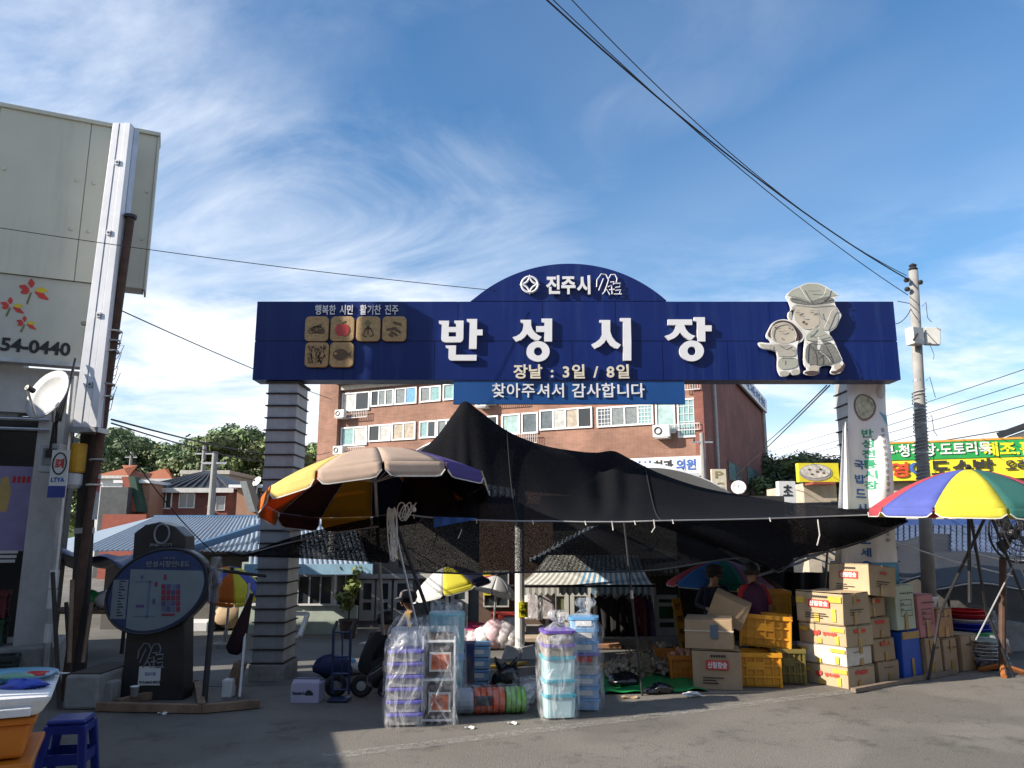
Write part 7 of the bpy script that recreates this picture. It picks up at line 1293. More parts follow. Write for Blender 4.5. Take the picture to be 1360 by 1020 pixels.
# ---------------------------------------------------------------- cartons
def carton(label, loc, rz, w, d, h, m_=CARD, prints=None, tapes=True, tilt=None, group=None, tape_m=TAPE, name='carton', ytape=False):
    """front face is local -y (w wide), right face local +x (d deep); origin at base centre"""
    r = thing(name, label, 'carton', loc, rz, group)
    if tilt: r.rotation_euler = (tilt[0], tilt[1], rz)
    rnd = random.Random(sum(map(ord, label)))
    j = lambda: rnd.uniform(-.008, .008)
    part('body', m_, r, lambda b: b.hexa([Vector(q) for q in ((-w/2+j(), -d/2+j(), 0), (w/2+j(), -d/2+j(), 0), (w/2+j(), d/2, 0), (-w/2, d/2, 0), (-w/2+j(), -d/2+j(), h-.004), (w/2+j(), -d/2+j(), h-.004+j()), (w/2, d/2, h-.004), (-w/2, d/2, h-.004))]), True, bevel=.008)
    for s_ in (-1, 1): part('flap', m_, r, lambda b: b.box((0, s_*(d/4+.003), h+.004), (w-.01, d/2-.008, .005), Matrix.Rotation(s_*rnd.uniform(.0, .05), 3, 'X')), True)
    if tapes:
        tx = rnd.uniform(-.06, .06); tw_ = rnd.uniform(.028, .045); part('tape', tape_m, r, lambda b: b.hexa([Vector(q) for q in ((w/2+.009, tx-tw_, 0), (w/2+.0115, tx-tw_, 0), (w/2+.0115, tx+tw_, 0), (w/2+.009, tx+tw_, 0), (w/2+.009, tx-tw_*.8, h*rnd.uniform(.25, .5)), (w/2+.0115, tx-tw_*.8, h*.35), (w/2+.0115, tx+tw_, h*.4), (w/2+.009, tx+tw_, h*.4))]), True)
        if prints not in ('form',) and rnd.random() < .5: part('tape', tape_m, r, lambda b: b.bx(w/2+.009, w/2+.0115, tx-.03, tx+.03, h*rnd.uniform(.55, .75), h-.01), True)
    if ytape:
        for x0, x1, z0, z1 in ((-.48, -.28, .62, .82), (.2, .5, .7, .9), (-.1, .0, .05, .3), (.28, .36, .08, .5)): part('tape', YTAPE, r, lambda b: b.bx(w*x0, min(w*x1, w/2-.01), -d/2-.012, -d/2-.0095, h*z0, h*z1), True)
    F = -d/2-.0125
    if prints == 'charcoal':
        rp_ = part('red_print', RED, r, lambda b: b.bx(-w*.22, w*.24, F, F+.002, h*.52, h*.76), True); text('lettering', '신림참숯', SIGNW, rp_, Vector((w*.01, F-.002, h*.64)), w*.40, h*.17, .035, .002, local=True)
        part('print_line', INK, r, lambda b: [b.bx(-w*.12+.03*k, -w*.12+.03*k+.022, F, F+.002, h*.84, h*.90) for k in range(int(w*.36/.03))], True); part('print_line', INK, r, lambda b: [b.bx(-w*.3, -w*.3+w*rnd.uniform(.25, .5), F, F+.002, h*(.30-.07*k), h*(.325-.07*k)) for k in range(3)], True)
        part('side_print', RED, r, lambda b: b.bx(w/2+.009, w/2+.011, -d*.1, d*.15, h*.72, h*.8), True); part('side_print', INK, r, lambda b: [b.bx(w/2+.009, w/2+.011, -d*.25, d*(.05+.1*k), h*(.3+.08*k), h*(.325+.08*k)) for k in range(3)], True)
    if prints == 'fruit':
        part('logo_print', RED, r, lambda b: (b.prism(ell(-w*.12, h*.55, .026, .034, 12, .5), lambda x, z, dd: (x, F+dd, z), .002), b.prism(ell(-w*.05, h*.60, .022, .03, 12, -.4), lambda x, z, dd: (x, F-.001+dd, z), .002)), True); text('lettering', '영지어람', RED, r, Vector((w*.18, F, h*.56)), w*.3, h*.2, .03, .002, local=True)
        part('side_print', RED, r, lambda b: b.bx(w/2+.009, w/2+.011, -d*.22, d*.2, h*.66, h*.84), True)
    if prints == 'side': part('side_print', RED, r, lambda b: b.bx(w/2+.009, w/2+.011, -d*.2, d*.24, h*.70, h*.88), True)
    if prints == 'plain': part('side_print', INK, r, lambda b: [b.bx(w/2+.009, w/2+.011, -d*.22+.05*k, -d*.22+.05*k+.03, h*.72, h*.76) for k in range(4)], True)
    if prints == 'form':
        part('form_print', INK, r, lambda b: ([b.bx(w/2+.009, w/2+.011, -d*.3, d*.3, h*q, h*q+.006) for q in (.3, .42, .54, .66)], [b.bx(w/2+.0111, w/2+.012, d*q, d*q+.006, h*.3, h*.67) for q in (-.3, .3)], [b.bx(w/2+.009, w/2+.011, -d*.26+.05*k, -d*.26+.05*k+.02+.01*(k % 2), h*.80, h*.83) for k in range(6)], [b.bx(w/2+.009, w/2+.011, -d*.26, -d*.26+.05+.02*k, h*(.45+.12*k), h*(.47+.12*k)) for k in range(2)]), True)
    return r
BASE = G(1128, 916); uy = Vector((.85, .527, 0)).normalized(); ux = Vector((uy.y, -uy.x, 0)); RZB = math.atan2(ux.y, ux.x)
def at(t, back, z, w, d): return BASE+uy*0-ux*0+uy*(t+0)-ux*(w/2)+Vector((0, 0, z))+(-ux)*back+uy*(d/2)
# local +x runs along ux (front, towards the road), so the lit face is local -y and the run of stacks follows uy
W1, D1 = .68, .52; z = .0
for k, (h, pr, mm, lab, yt, off) in enumerate(((.235, 'fruit', CARDW, 'lowest pale carton at the front corner of the big carton stack', True, 0), (.215, 'plain', mat('white_carton', (.55, .50, .42), .8), 'whitish carton second from the ground in the corner stack', True, .02), (.235, 'fruit', CARDW, 'pale fruit carton third from the ground in the corner stack', True, -.02), (.37, 'charcoal', CARDW, 'charcoal carton with red print on top of the corner stack', True, .0))):
    carton(lab, at(0, off, z, W1, D1)+Vector((0, 0, 0)), RZB+.03*math.sin(k*2), W1, D1, h, mm, pr, True, group='cartons stacked at the road corner', ytape=yt); z += h+.014
z = 0
for k, (h, pr, lab) in enumerate(((.235, 'plain', 'lowest brown carton in the second stack'), (.26, 'side', 'second brown carton with red label in the second stack'), (.245, 'side', 'third brown carton with red label in the second stack'), (.235, 'side', 'uppermost small brown carton under the tilted charcoal carton'))):
    carton(lab, at(.68-.03*k, .06+.02*k, z, .45, .44), RZB+.02*(k % 2), .45, .44, h, CARD, pr, True, group='cartons in the second stack'); z += h+.014
carton('tilted charcoal carton with red print lying across the top of the stacks', at(.50, -.03, 1.04, .58, .56), RZB, .58, .56, .37, CARDW, 'charcoal', True, tilt=(-.09, .0))
GRNB = mat('pale_green_carton', (.42, .47, .36), .75, var=.06); PNKB = mat('pink_carton', (.42, .17, .17), .75, var=.08); BLUB = mat('blue_carton', (.01, .07, .38), .6, var=.12); ORB = mat('orange_brown_carton', (.36, .19, .08), .8)
c_ = carton('upright bright blue carton with brown tape beside the brown stacks', at(1.20, .05, 0, .36, .40), RZB, .36, .40, .58, BLUB, None, True); part('tape', TAPE, c_, lambda b: b.bx(.189, .192, -.19, .19, .48, .57), True)
carton('pale green carton with printed form standing on the blue carton', at(1.16, .06, .594, .36, .42), RZB+.02, .36, .42, .56, GRNB, 'form', True)
carton('low brown carton with faint print behind the blue carton', at(1.64, .0, 0, .34, .34), RZB, .34, .34, .46, CARD, 'plain', True)
carton('pink carton with printed form standing on the low brown carton', at(1.62, .04, .474, .34, .36), RZB, .34, .36, .54, PNKB, 'form', True)
carton('brown carton with handwriting between the pink and end cartons', at(2.02, -.02, 0, .32, .30), RZB, .32, .30, .44, CARD, 'plain', True)
c_ = carton('orange brown open carton on the handwritten carton', at(2.0, .02, .454, .32, .36), RZB, .32, .36, .36, ORB, 'plain', True)
o = MB().box(at(2.0, .0, .86, .3, .36)+Vector((-.05, 0, 0)), (.26, .02, .22), RZ(RZB+PI/2) @ Matrix.Rotation(.4, 3, 'X')).build('white_leaflet_box', SIGNW); tag(o, 'white printed packet sticking out of the orange brown carton', 'packet')
carton('brown carton at the far right end of the carton row', at(2.40, -.04, 0, .34, .40), RZB, .34, .40, .46, CARD, 'plain', True)
carton('brown carton half hidden behind the pale green carton', at(1.2, .6, .9, .3, .5), RZB, .3, .5, .42, CARD, 'plain', False); carton('brown carton under the half hidden one at the back of the row', at(1.2, .6, 0, .3, .5), RZB, .3, .5, .885, CARD, 'plain', False)
pk0, pk1 = G(1133, 917, .03), G(1268, 892, .03); o = MB().box((pk0+pk1)/2, ((pk1-pk0).length, .07, .05), RZ(math.atan2((pk1-pk0).y, (pk1-pk0).x))).build('timber_plank', mat('grey_brown_plank', (.20, .15, .11), .85, var=.3, bump=.2), bevel=.006); tag(o, 'long grey timber plank lying before the carton row', 'plank')
# crates and cartons left of the stack
yc = crate_proto('plastic_crate', 'bright yellow crate on the ground beside the brown cartons', YCR, .62, .42, .40); p = G(1008, 914); yc.location = (p.x, p.y+.22, 0); yc.rotation_euler = (0, 0, -.12); tag(yc, group='yellow crates')
for lab, px, py, z, rz, dy in (('yellow crate tipped on top of the bright yellow crate', 1032, 912, .415, -.28, .38), ('yellow crate at the back, highest of the crate pile', 1052, 908, .66, -.1, .9)): q = dup(yc, label=lab); p = G(px, py); q.location = (p.x, p.y+dy, z); q.rotation_euler = (0, .06 if dy < .5 else 0, rz)
ol = crate_proto('plastic_crate', 'dull olive crate between the yellow crates and carton stack', mat('olive_crate_plastic', (.15, .12, .03), .5), .40, .40, .42); p = G(1055, 911); ol.location = (p.x, p.y+.25, 0); ol.rotation_euler = (0, 0, -.15)
ol2 = dup(ol, label='dark yellow crate under the highest crate of the pile'); ol2.location = (G(1056, 908).x, G(1056, 908).y+.85, 0.0); ol2.scale = (1, 1, 1.55)
carton('brown charcoal carton with red print on the ground beside the crates', G(960, 917)+Vector((0, .25, 0)), -.22, .56, .46, .44, CARD, 'charcoal', False)
c_ = carton('brown carton with strap on top of the charcoal carton', G(960, 917)+Vector((-.06, .27, .46)), -.28, .56, .48, .34, CARD, 'plain', True); part('strap', mat('cream_strap', (.5, .42, .3), .6), c_, lambda b: b.bx(-.288, .288, -.254, .254, .20, .215), True); part('blue_label', mat('slate_label', (.08, .11, .15), .6), c_, lambda b: b.bx(.02, .11, -.256, -.252, .12, .28), True)
# ---------------------------------------------------------------- right edge: basins, fan, tripod
def basin(label, c, R, h, m_, grp):
    o = MB().lathe([(R*.72, 0), (R*.78, .01), (R*.97, h), (R*1.04, h+.004), (R*1.04, h+.016), (R*.95, h+.012), (R*.74, .02), (.001, .018)], c, 28).build('plastic_basin', m_, smooth=True); tag(o, label, 'basin', grp)
p = G(1306, 884); bcols = [('navy', (.02, .03, .16)), ('magenta', (.20, .015, .12)), ('violet', (.10, .04, .22)), ('mint', (.25, .5, .42)), ('plum', (.22, .02, .14)), ('pale green', (.4, .58, .45)), ('bright green', (.03, .45, .10)), ('royal blue', (.02, .04, .42)), ('deep blue', (.02, .03, .36)), ('white', (.55, .52, .52)), ('dark red', (.36, .012, .02)), ('bright red', (.50, .015, .02))]
z = .02
for k, (nm, c) in enumerate(bcols): basin('%s plastic basin in the tall nested stack' % nm, (p.x+.07-.012*k, p.y+.2, z), .31-.004*k, .10, mat('basin_'+nm.replace(' ', '_'), c, .35), 'nested stack of basins'); z += .052 if k not in (7, 9, 11) else .07
p = G(1316, 890); sl_ = thing('silver_bowl_stack', 'film wrapped silver bowls in front of the nested basins', 'wrapped goods', p)
for k in range(6): part('bowl', mat('tin_bowl', (.55, .54, .52), .3, .8, var=.2), sl_, lambda b: b.lathe([(.12, 0), (.22, .07), (.235, .07), (.235, .08), (.2, .06)], p+Vector((.02*math.sin(k*2), .1, .08+.045*k)), 20), smooth=True)
part('base_basin', BLACK, sl_, lambda b: b.lathe([(.18, 0), (.24, .12), (.25, .12), (.2, .05)], p+Vector((0, .1, 0)), 20)); film_bag(sl_, p.x, p.y+.1, .05, .52, .5, .42, 77, 'loose', FILM, .06)
fan = thing('standing_fan', 'large black standing fan on a rusty stem under the right parasol', 'fan', G(1333, 868)); Yf = 10.6; fc = W(1350, 708, Yf)
part('stem', RUSTP, fan, lambda b: b.tube([Vector((gx(1333, Yf, 850), Yf+.1, .1)), W(1332, 740, Yf+.1)], .045, 10)); part('guard', BLACK, fan, lambda b: [b.tube([fc+Vector((r_*math.cos(q*PI/16), -.08 if r_ < .36 else 0, r_*1.05*math.sin(q*PI/16))) for q in range(32)], .008 if r_ < .36 else .016, 5, closed=True) for r_ in (.37, .3, .23, .16, .09)]); part('guard_spokes', BLACK, fan, lambda b: [b.tube([fc+Vector((.05*math.cos(q*PI/14), -.09, .05*math.sin(q*PI/14))), fc+Vector((.37*math.cos(q*PI/14), 0, .385*math.sin(q*PI/14)))], .004, 4) for q in range(28)])
for k in range(4): a = k*PI/2+.4; part('blade', DARKST, fan, lambda b: b.grid(lambda u, v: fc+Vector(((.06+.26*u)*math.cos(a+v*.9*(1-.3*u)), .0+.06*v, (.06+.26*u)*math.sin(a+v*.9*(1-.3*u)))), 5, 5), smooth=True, solid=.006)
part('motor', BLACK, fan, lambda b: b.lathe([(.03, -.12), (.08, -.1), (.09, .1), (.05, .16)], fc+Vector((0, .15, 0)), 14, rot=Matrix.Rotation(PI/2, 3, 'X')))
for a in (0, 2.1, 4.2): part('foot', mat('orange_foot', (.35, .12, .03), .6), fan, lambda b: b.tube([Vector((gx(1333, Yf, 850), Yf+.1, .12)), Vector((gx(1333, Yf, 850)+.3*math.cos(a), Yf+.1+.3*math.sin(a), .02))], .035, 6))
tp_ = thing('parasol_tripod', 'black tripod legs crossing under the right parasol', 'tripod', G(1290, 870)); 
for a, c in (((1308, 688, 9.5), (1248, 815, 10.2)), ((1290, 690, 9.6), (1310, 812, 10.4)), ((1318, 690, 9.5), (1362, 800, 10.0))): q = W(*c); part('leg', DARKST, tp_, lambda b: b.tube([W(*a), W(*a).lerp(q, 1.0), Vector((q.x+(q.x-W(*a).x)*.6, q.y+.1, 0))], .018, 6))
for k, (a, c, lab) in enumerate((((1296, 850, 9.3), (1372, 700, 9.4), 'grey cord rising from the nested basins to the parasol'), ((1318, 676, 9.3), (1372, 790, 9.3), 'pale strap crossing in front of the standing fan'))):
    o = MB().tube([W(*a), W(*c)], .008, 5).build('stretched_cord', HEM); tag(o, lab, 'cord')
for k, (px, py, w_, h_, c, lab) in enumerate(((1350, 868, .5, .45, (.30, .29, .28), 'pale boxed goods stacked at the right edge behind the fan foot'), (1338, 872, .3, .12, (.35, .20, .15), 'low brown tray beside the fan foot'))):
    p = G(px, py); o = MB().bx(p.x-w_/2, p.x+w_/2, p.y+.1, p.y+.5, 0, h_).build(('goods_box', 'goods_tray', 'dark_sack')[k], mat('edge_goods_%d' % k, c, .7, var=.3), bevel=.03); tag(o, lab, ('box', 'tray', 'sack')[k])
o = MB().blob(W(1285, 802, 12.4)+Vector((0, 0, -.25)), .34, 16, 10, .15, 5, sx=1.3, sz=.7).build('clear_sack', FILM, smooth=True); tag(o, 'big clear sack of goods behind the nested basins', 'sack'); part('contents', GREYP, o, lambda b: b.blob(W(1285, 806, 12.4)+Vector((0, 0, -.3)), .24, 10, 7, .3, 6))
# ================================================================ people
SKIN = mat('skin', (.33, .19, .13), .6, var=.06); HAIR = mat('black_hair', (.010, .009, .009), .55)
def person(label, joints, edges, regions, rz=0, loc=(0, 0, 0), skin=SKIN, mats=None, sub=1):
    """joints: name -> (x,y,z,r); one skinned surface; regions: list of (joint names, material) painted by nearest bone"""
    root = thing('person', label, 'person', loc, rz); names = list(joints); me = bpy.data.meshes.new('body'); me.from_pydata([joints[n][:3] for n in names], [(names.index(a), names.index(b)) for a, b in edges], [])
    o = bpy.data.objects.new('body', me); COL.objects.link(o); sm = o.modifiers.new('skin', 'SKIN'); sm.use_smooth_shade = True
    for i, n in enumerate(names): r = joints[n][3]; me.skin_vertices[0].data[i].radius = (r, r) if not isinstance(r, tuple) else r; me.skin_vertices[0].data[i].use_root = (n == names[0])
    ss = o.modifiers.new('sub', 'SUBSURF'); ss.levels = ss.render_levels = 2
    dg = bpy.context.evaluated_depsgraph_get(); dg.update(); m2 = bpy.data.meshes.new_from_object(o.evaluated_get(dg)); bpy.data.objects.remove(o)
    m2.materials.clear(); ml = [skin]+[m for _, m in regions]
    for m in ml: m2.materials.append(m)
    segs = [(Vector(joints[a][:3]), Vector(joints[b][:3]), a, b) for a, b in edges]
    own = {}
    for i, (js, m) in enumerate(regions):
        for j in js: own[j] = i+1
    for p in m2.polygons:
        c = p.center; best = None
        for A, B, a, b in segs:
            d = B-A; t = max(0, min(1, (c-A).dot(d)/max(1e-9, d.length_squared))); dist = (c-(A+d*t)).length
            if best is None or dist < best[0]: best = (dist, a if t < .5 else b, (a, b))
        k = best[2][0]+'>'+best[2][1]; p.material_index = own.get(k, own.get(best[1], 0)); p.use_smooth = True
    ob = bpy.data.objects.new('body', m2); COL.objects.link(ob); ob.parent = root
    return root
def human(H, bend=0, lean=0.0, arms=None, sit=0):
    """upright joints scaled to height H, facing -y; arms: ((elbow),(hand)) for left(-x) and right(+x) relative"""
    k = H/1.6; J = {}
    z0 = .84*k
    def T(z, y=0): # forward lean above pelvis
        dz = z*k-z0; return (y-math.sin(lean)*dz, z0+math.cos(lean)*dz)
    def put(n, x, y, z, r):
        if z*k > z0: yy, zz = T(z, y*k)
        else: yy, zz = y*k, z*k
        J[n] = (x*k, yy, zz, (r[0]*k, r[1]*k) if isinstance(r, tuple) else r*k)
    put('pelvis', 0, 0, .86, (.155, .12)); put('waist', 0, 0, 1.0, (.145, .11)); put('chest', 0, 0, 1.18, (.165, .12)); put('neckbase', 0, 0, 1.31, (.10, .085)); put('neck', 0, 0, 1.37, .052); put('jaw', 0, -.012, 1.43, (.066, .075)); put('head', 0, -.005, 1.52, (.078, .092)); put('crown', 0, .005, 1.585, (.05, .06))
    for s, n in ((-1, 'l'), (1, 'r')):
        put(n+'shoulder', s*.17, 0, 1.28, .062); put(n+'hip', s*.085, 0, .78, .095); put(n+'knee', s*.09, -.01, .44, .06); put(n+'ankle', s*.09, .01, .08, .042); put(n+'toe', s*.1, -.12, .03, .034)
    for s, n in ((-1, 'l'), (1, 'r')):
        a = (arms or {}).get(n, ((s*.23, .02, 1.02), (s*.22, -.06, .80))); e_, h_ = a
        put(n+'elbow', *e_, .045); put(n+'wrist', *h_, .03); d = (Vector(h_)-Vector(e_)).normalized(); 
        q = Vector(h_)+d*.06; put(n+'palm', *q, (.038, .022)); 
        for i, (off, L) in enumerate(((-.03, .075), (-.01, .09), (.01, .085), (.03, .065))): 
            f0 = q+d*.035+Vector((off*.8, 0, 0)); f1 = f0+d*L*.5+Vector((0, -.01, 0)); f2 = f1+d*L*.4+Vector((0, -.02, 0)); put(n+'f%da' % i, *f0, .0095); put(n+'f%db' % i, *f1, .0085); put(n+'f%dc' % i, *f2, .007)
        th = q+Vector((-s*.035, -.02, 0)); put(n+'tha', *th, .011); put(n+'thb', *(th+d*.045+Vector((-s*.01, -.015, 0))), .009)
    E = [('pelvis', 'waist'), ('waist', 'chest'), ('chest', 'neckbase'), ('neckbase', 'neck'), ('neck', 'jaw'), ('jaw', 'head'), ('head', 'crown')]
    for n in 'lr':
        E += [('chest', n+'shoulder'), (n+'shoulder', n+'elbow'), (n+'elbow', n+'wrist'), (n+'wrist', n+'palm'), ('pelvis', n+'hip'), (n+'hip', n+'knee'), (n+'knee', n+'ankle'), (n+'ankle', n+'toe'), (n+'palm', n+'tha'), (n+'tha', n+'thb')]
        for i in range(4): E += [(n+'palm', n+'f%da' % i), (n+'f%da' % i, n+'f%db' % i), (n+'f%db' % i, n+'f%dc' % i)]
    return J, E
def headbits(root, J, hair, hatm=None, cap=False, perm=False, bun=False):
    c = Vector(J['head'][:3]); R = .1*J['head'][2]/1.52 if False else .105
    part('hair', hair, root, lambda b: b.grid(lambda u, v: c+Vector((R*(1.04+(.07*math.sin(u*40)*math.sin(v*23) if perm else 0))*math.sin(2*PI*u)*math.sin(.1+v*2.0), .012+R*1.12*(1+(.06*math.sin(u*37+v*20) if perm else 0))*-math.cos(2*PI*u)*math.sin(.1+v*2.0)*(1 if math.cos(2*PI*u) < .45 or v < .55 else .80), R*1.06*math.cos(.1+v*2.0)+.02)), 28, 14), True, smooth=True)
    n = part('nose', SKIN, root, lambda b: b.blob(c+Vector((0, -.098, -.035)), .016, 8, 6, sz=1.4), True, smooth=True)
    for s in (-1, 1): part('ear', SKIN, root, lambda b: b.blob(c+Vector((s*.082, .0, -.03)), .02, 8, 6, sx=.5, sz=1.4), True, smooth=True); part('eye', BLACK, root, lambda b: b.blob(c+Vector((s*.032, -.088, -.005)), .010, 8, 6, sz=.6), True, smooth=True)
    part('mouth', mat('lip', (.25, .08, .07), .5), root, lambda b: b.blob(c+Vector((0, -.082, -.075)), .02, 8, 5, sx=1.1, sy=.4, sz=.3), True, smooth=True)
    if cap:
        part('cap', hatm, root, lambda b: b.lathe([(.118, .0), (.12, .03), (.105, .085), (.06, .115), (.001, .12)], c+Vector((0, .01, .02)), 20, sy=1.1), True, smooth=True); part('cap_peak', hatm, root, lambda b: b.grid(lambda u, v: c+Vector(((u-.5)*.2, -.11-.08*v*math.sin(PI*u)**.5, .035-.02*v)), 10, 3), True, smooth=True, solid=.006)
# woman seen from behind, in a purple quilted waistcoat
J, E = human(1.39, lean=.14, arms={'l': ((-.25, .0, 1.04), (-.23, -.10, .84)), 'r': ((.25, -.02, 1.04), (.22, -.14, .88))})
PUR = mat('purple_waistcoat', (.055, .012, .045), .85, var=.2, vs_=12, bump=.3, bs=26); REDS = mat('red_sleeves', (.34, .02, .025), .8); DKTR = mat('dark_trousers', (.02, .018, .02), .9)
tor = ['pelvis', 'waist', 'chest', 'neckbase', 'pelvis>waist', 'waist>chest', 'chest>neckbase', 'pelvis>lhip', 'pelvis>rhip']
def arm(n, fore=True): return [n+'shoulder', 'chest>%sshoulder' % n, '%sshoulder>%selbow' % (n, n)]+([n+'elbow', '%selbow>%swrist' % (n, n)] if fore else [])
legs = [n+q for n in 'lr' for q in ('hip', 'knee', '>')]+['%ship>%sknee' % (n, n) for n in 'lr']+['%sknee>%sankle' % (n, n) for n in 'lr']
shoes = ['%sankle>%stoe' % (n, n) for n in 'lr']
pw = G(1003, 905); pw.y = 10.55; pw.x = gx(1003, 10.55, 790)
w_ = person('woman in a purple waistcoat and red sleeves seen from behind at the crates', J, E, [(tor, PUR), (arm('l', False)+arm('r', False), REDS), (legs, DKTR), (shoes, BLACK)], rz=PI+.15, loc=(pw.x, pw.y, 0)); headbits(w_, J, HAIR, perm=True)
part('waistcoat', PUR, w_, lambda b: b.lathe([(.20, .56), (.19, .68), (.165, .85), (.168, .98), (.155, 1.08), (.10, 1.14), (.06, 1.17)], (0, -.03, 0), 24, sy=.78), True, smooth=True)
# man in a cap holding a carton
J, E = human(1.40, lean=.42, arms={'l': ((-.27, -.08, 1.02), (-.14, -.34, .98)), 'r': ((.27, -.08, 1.04), (.16, -.34, 1.05))})
NVS = mat('navy_shirt', (.008, .012, .035), .85, bump=.2, bs=20); CAPM = mat('dark_cap', (.008, .008, .012), .85)
pm_ = (gx(947, 10.9, 800), 10.9, -.02); man = person('man in a dark cap and navy shirt lifting a brown carton', J, E, [(tor, NVS), (arm('l')+arm('r'), NVS), (legs, DKTR), (shoes, BLACK)], rz=-.12, loc=(pm_[0], pm_[1], 0)); headbits(man, J, HAIR, CAPM, True)
carton('brown carton held tilted in the capped man\'s arms', Vector((pm_[0]-.02, pm_[1]-.62, .72)), -.3, .46, .34, .32, CARD, 'plain', True, tilt=(.1, .42))
# person in mustard waistcoat with knitted hat, sitting
def squat(H, lean):
    J, E = human(H, lean=lean); k = H/1.6; d = J['pelvis'][2]-.20*k
    for n in list(J):
        x, y, z, r = J[n]
        if not any(q in n for q in ('knee', 'ankle', 'toe')): J[n] = (x, y, max(.05, z-d), r)
    for s, n in ((-1, 'l'), (1, 'r')):
        J[n+'hip'] = (s*.1*k, -.04, .19*k, .1*k); J[n+'knee'] = (s*.16*k, -.33*k, .40*k, .068*k); J[n+'ankle'] = (s*.15*k, -.16*k, .07*k, .045*k); J[n+'toe'] = (s*.16*k, -.30*k, .035, .035*k)
        hx_, hy_, hz_ = s*.12*k, -.42*k, .30*k; ox, oy, oz = J[n+'wrist'][:3]
        J[n+'elbow'] = (s*.24*k, -.24*k, .42*k, J[n+'elbow'][3])
        for q in [q for q in J if q.startswith(n) and q[1:] in ('wrist', 'palm', 'tha', 'thb') or (q.startswith(n+'f') and q[2:3].isdigit())]: x, y, z, r = J[q]; J[q] = (hx_+(x-ox), hy_+(z-oz)*.8, hz_+(y-oy)*.5, r)
    return J, E
def seated(H, lean):
    J, E = human(H, lean=lean); k = H/1.6; drop = .40*k
    for n in list(J):
        x, y, z, r = J[n]
        if any(q in n for q in ('knee', 'ankle', 'toe')) : continue
        J[n] = (x, y, z-drop, r)
    for s, n in ((-1, 'l'), (1, 'r')): J[n+'hip'] = (s*.1*k, -.03, J['pelvis'][2]-.02, .1*k); J[n+'knee'] = (s*.13*k, -.36*k, .50*k, .07*k); J[n+'ankle'] = (s*.13*k, -.30*k, .08, .045*k); J[n+'toe'] = (s*.13*k, -.44*k, .035, .035*k)
    return J, E
J, E = squat(1.5, .35); MUS = mat('mustard_waistcoat', (.20, .12, .02), .9, bump=.3, bs=20); GRYJ = mat('grey_jacket', (.13, .125, .12), .9, bump=.3, bs=20)
pm2 = person('person in a mustard waistcoat and knitted hat sitting beside the bedding', J, E, [(tor, MUS), (arm('l')+arm('r'), GRYJ), (legs, DKTR), (shoes, BLACK)], rz=-1.0, loc=(gx(560, 11.6), 11.6, 0.12)); headbits(pm2, J, HAIR, mat('striped_knit_hat', (.10, .09, .09), .95, var=.8, vs_=40), True)
o = MB().bx(gx(560, 11.6)-.2, gx(560, 11.6)+.2, 11.5, 11.95, 0, .16).build('vendor_seat', WOOD, bevel=.02); tag(o, 'low timber seat under the vendor in the knitted hat', 'stool')
J, E = squat(1.45, .95); PNK = mat('pink_cuff', (.4, .05, .12), .8)
p3 = person('vendor in a grey jacket crouching beside the hand truck', J, E, [(tor, GRYJ), (arm('l', False), GRYJ), (arm('r'), GRYJ), (legs, BLACK), (shoes, BLACK)], rz=1.25, loc=(gx(497, 9.35, 890), 9.35, 0)); headbits(p3, J, HAIR)
J, E = squat(1.5, .45); p4 = person('vendor in black squatting with back turned behind the hand truck', J, E, [(tor, mat('black_coat', (.010, .010, .011), .9)), (arm('l')+arm('r'), mat('black_coat', (.01, .01, .011), .9)), (legs, DKTR), (shoes, BLACK)], rz=2.3, loc=(gx(486, 9.95, 860), 9.95, 0)); headbits(p4, J, HAIR, perm=True)
# ================================================================ utility pole, banner, wires
CPOLE = mat('concrete_pole', (.25, .245, .235), .85, var=.16, dirt=.4, dcol=(.16, .15, .14)); YP = 11.4
up = thing('utility_pole', 'concrete utility pole with speaker boxes and cable wraps on the right', 'utility pole', (W(1236, 800, YP).x, YP, 0)); u0 = Vector((W(1236, 860, YP).x, YP, 0)); u1 = W(1213, 360, YP)
part('shaft', CPOLE, up, lambda b: b.tube([u0, u0.lerp(u1, .5), u1], [.105, .085, .068], 14), smooth=True)
for k in range(9): c = u0.lerp(u1, .44+.062*k+.012*(k % 3)); part('band', STEEL, up, lambda b: b.tube([c, c+Vector((0, 0, .03))], .095-.004*k, 12))
for k in range(26): c = u0.lerp(u1, .36+.012*k); part('cable_wrap', PIPE if k % 3 else HEM, up, lambda b: b.tube([c+Vector((.097*math.cos(q*PI/5+k), .097*math.sin(q*PI/5+k), .012*q)) for q in range(11)], .008, 4))
sbx = W(1215, 447, YP-.15); part('speaker_case', mat('pale_case', (.50, .50, .47), .5, var=.1), up, lambda b: b.box(sbx, (.20, .16, .26), RZ(.3)), bevel=.01); part('speaker_case', mat('pale_case', (.5, .5, .47), .5), up, lambda b: b.box(W(1238, 447, YP-.15), (.21, .10, .26), RZ(-.25) @ Matrix.Rotation(.1, 3, 'Y')), bevel=.01); part('speaker_clip', DARKST, up, lambda b: b.tube([W(1213, 452, YP-.26), W(1219, 443, YP-.26)], .015, 5))
part('top_insulator', DARKST, up, lambda b: b.lathe([(.05, 0), (.07, .03), (.045, .06), (.06, .09), (.02, .12)], u1, 12))
for k, (px, py) in enumerate(((1204, 372), (1205, 384), (1222, 375))): part('insulator', DARKST, up, lambda b: b.lathe([(.03, -.03), (.045, 0), (.03, .03)], W(px, py, YP-.05), 10))
for k in range(5): c = u0.lerp(u1, .50+.1*k); part('loose_wire', DARKST, up, lambda b: b.tube([c+Vector((.08, -.05, 0)), c+Vector((.14, -.06, .06)), c+Vector((.12+.03*k % .1, -.06, -.18)), c+Vector((.2, -.05, -.25))], .005, 4))
WIRE = mat('cable_black', (.012, .012, .013), .6)
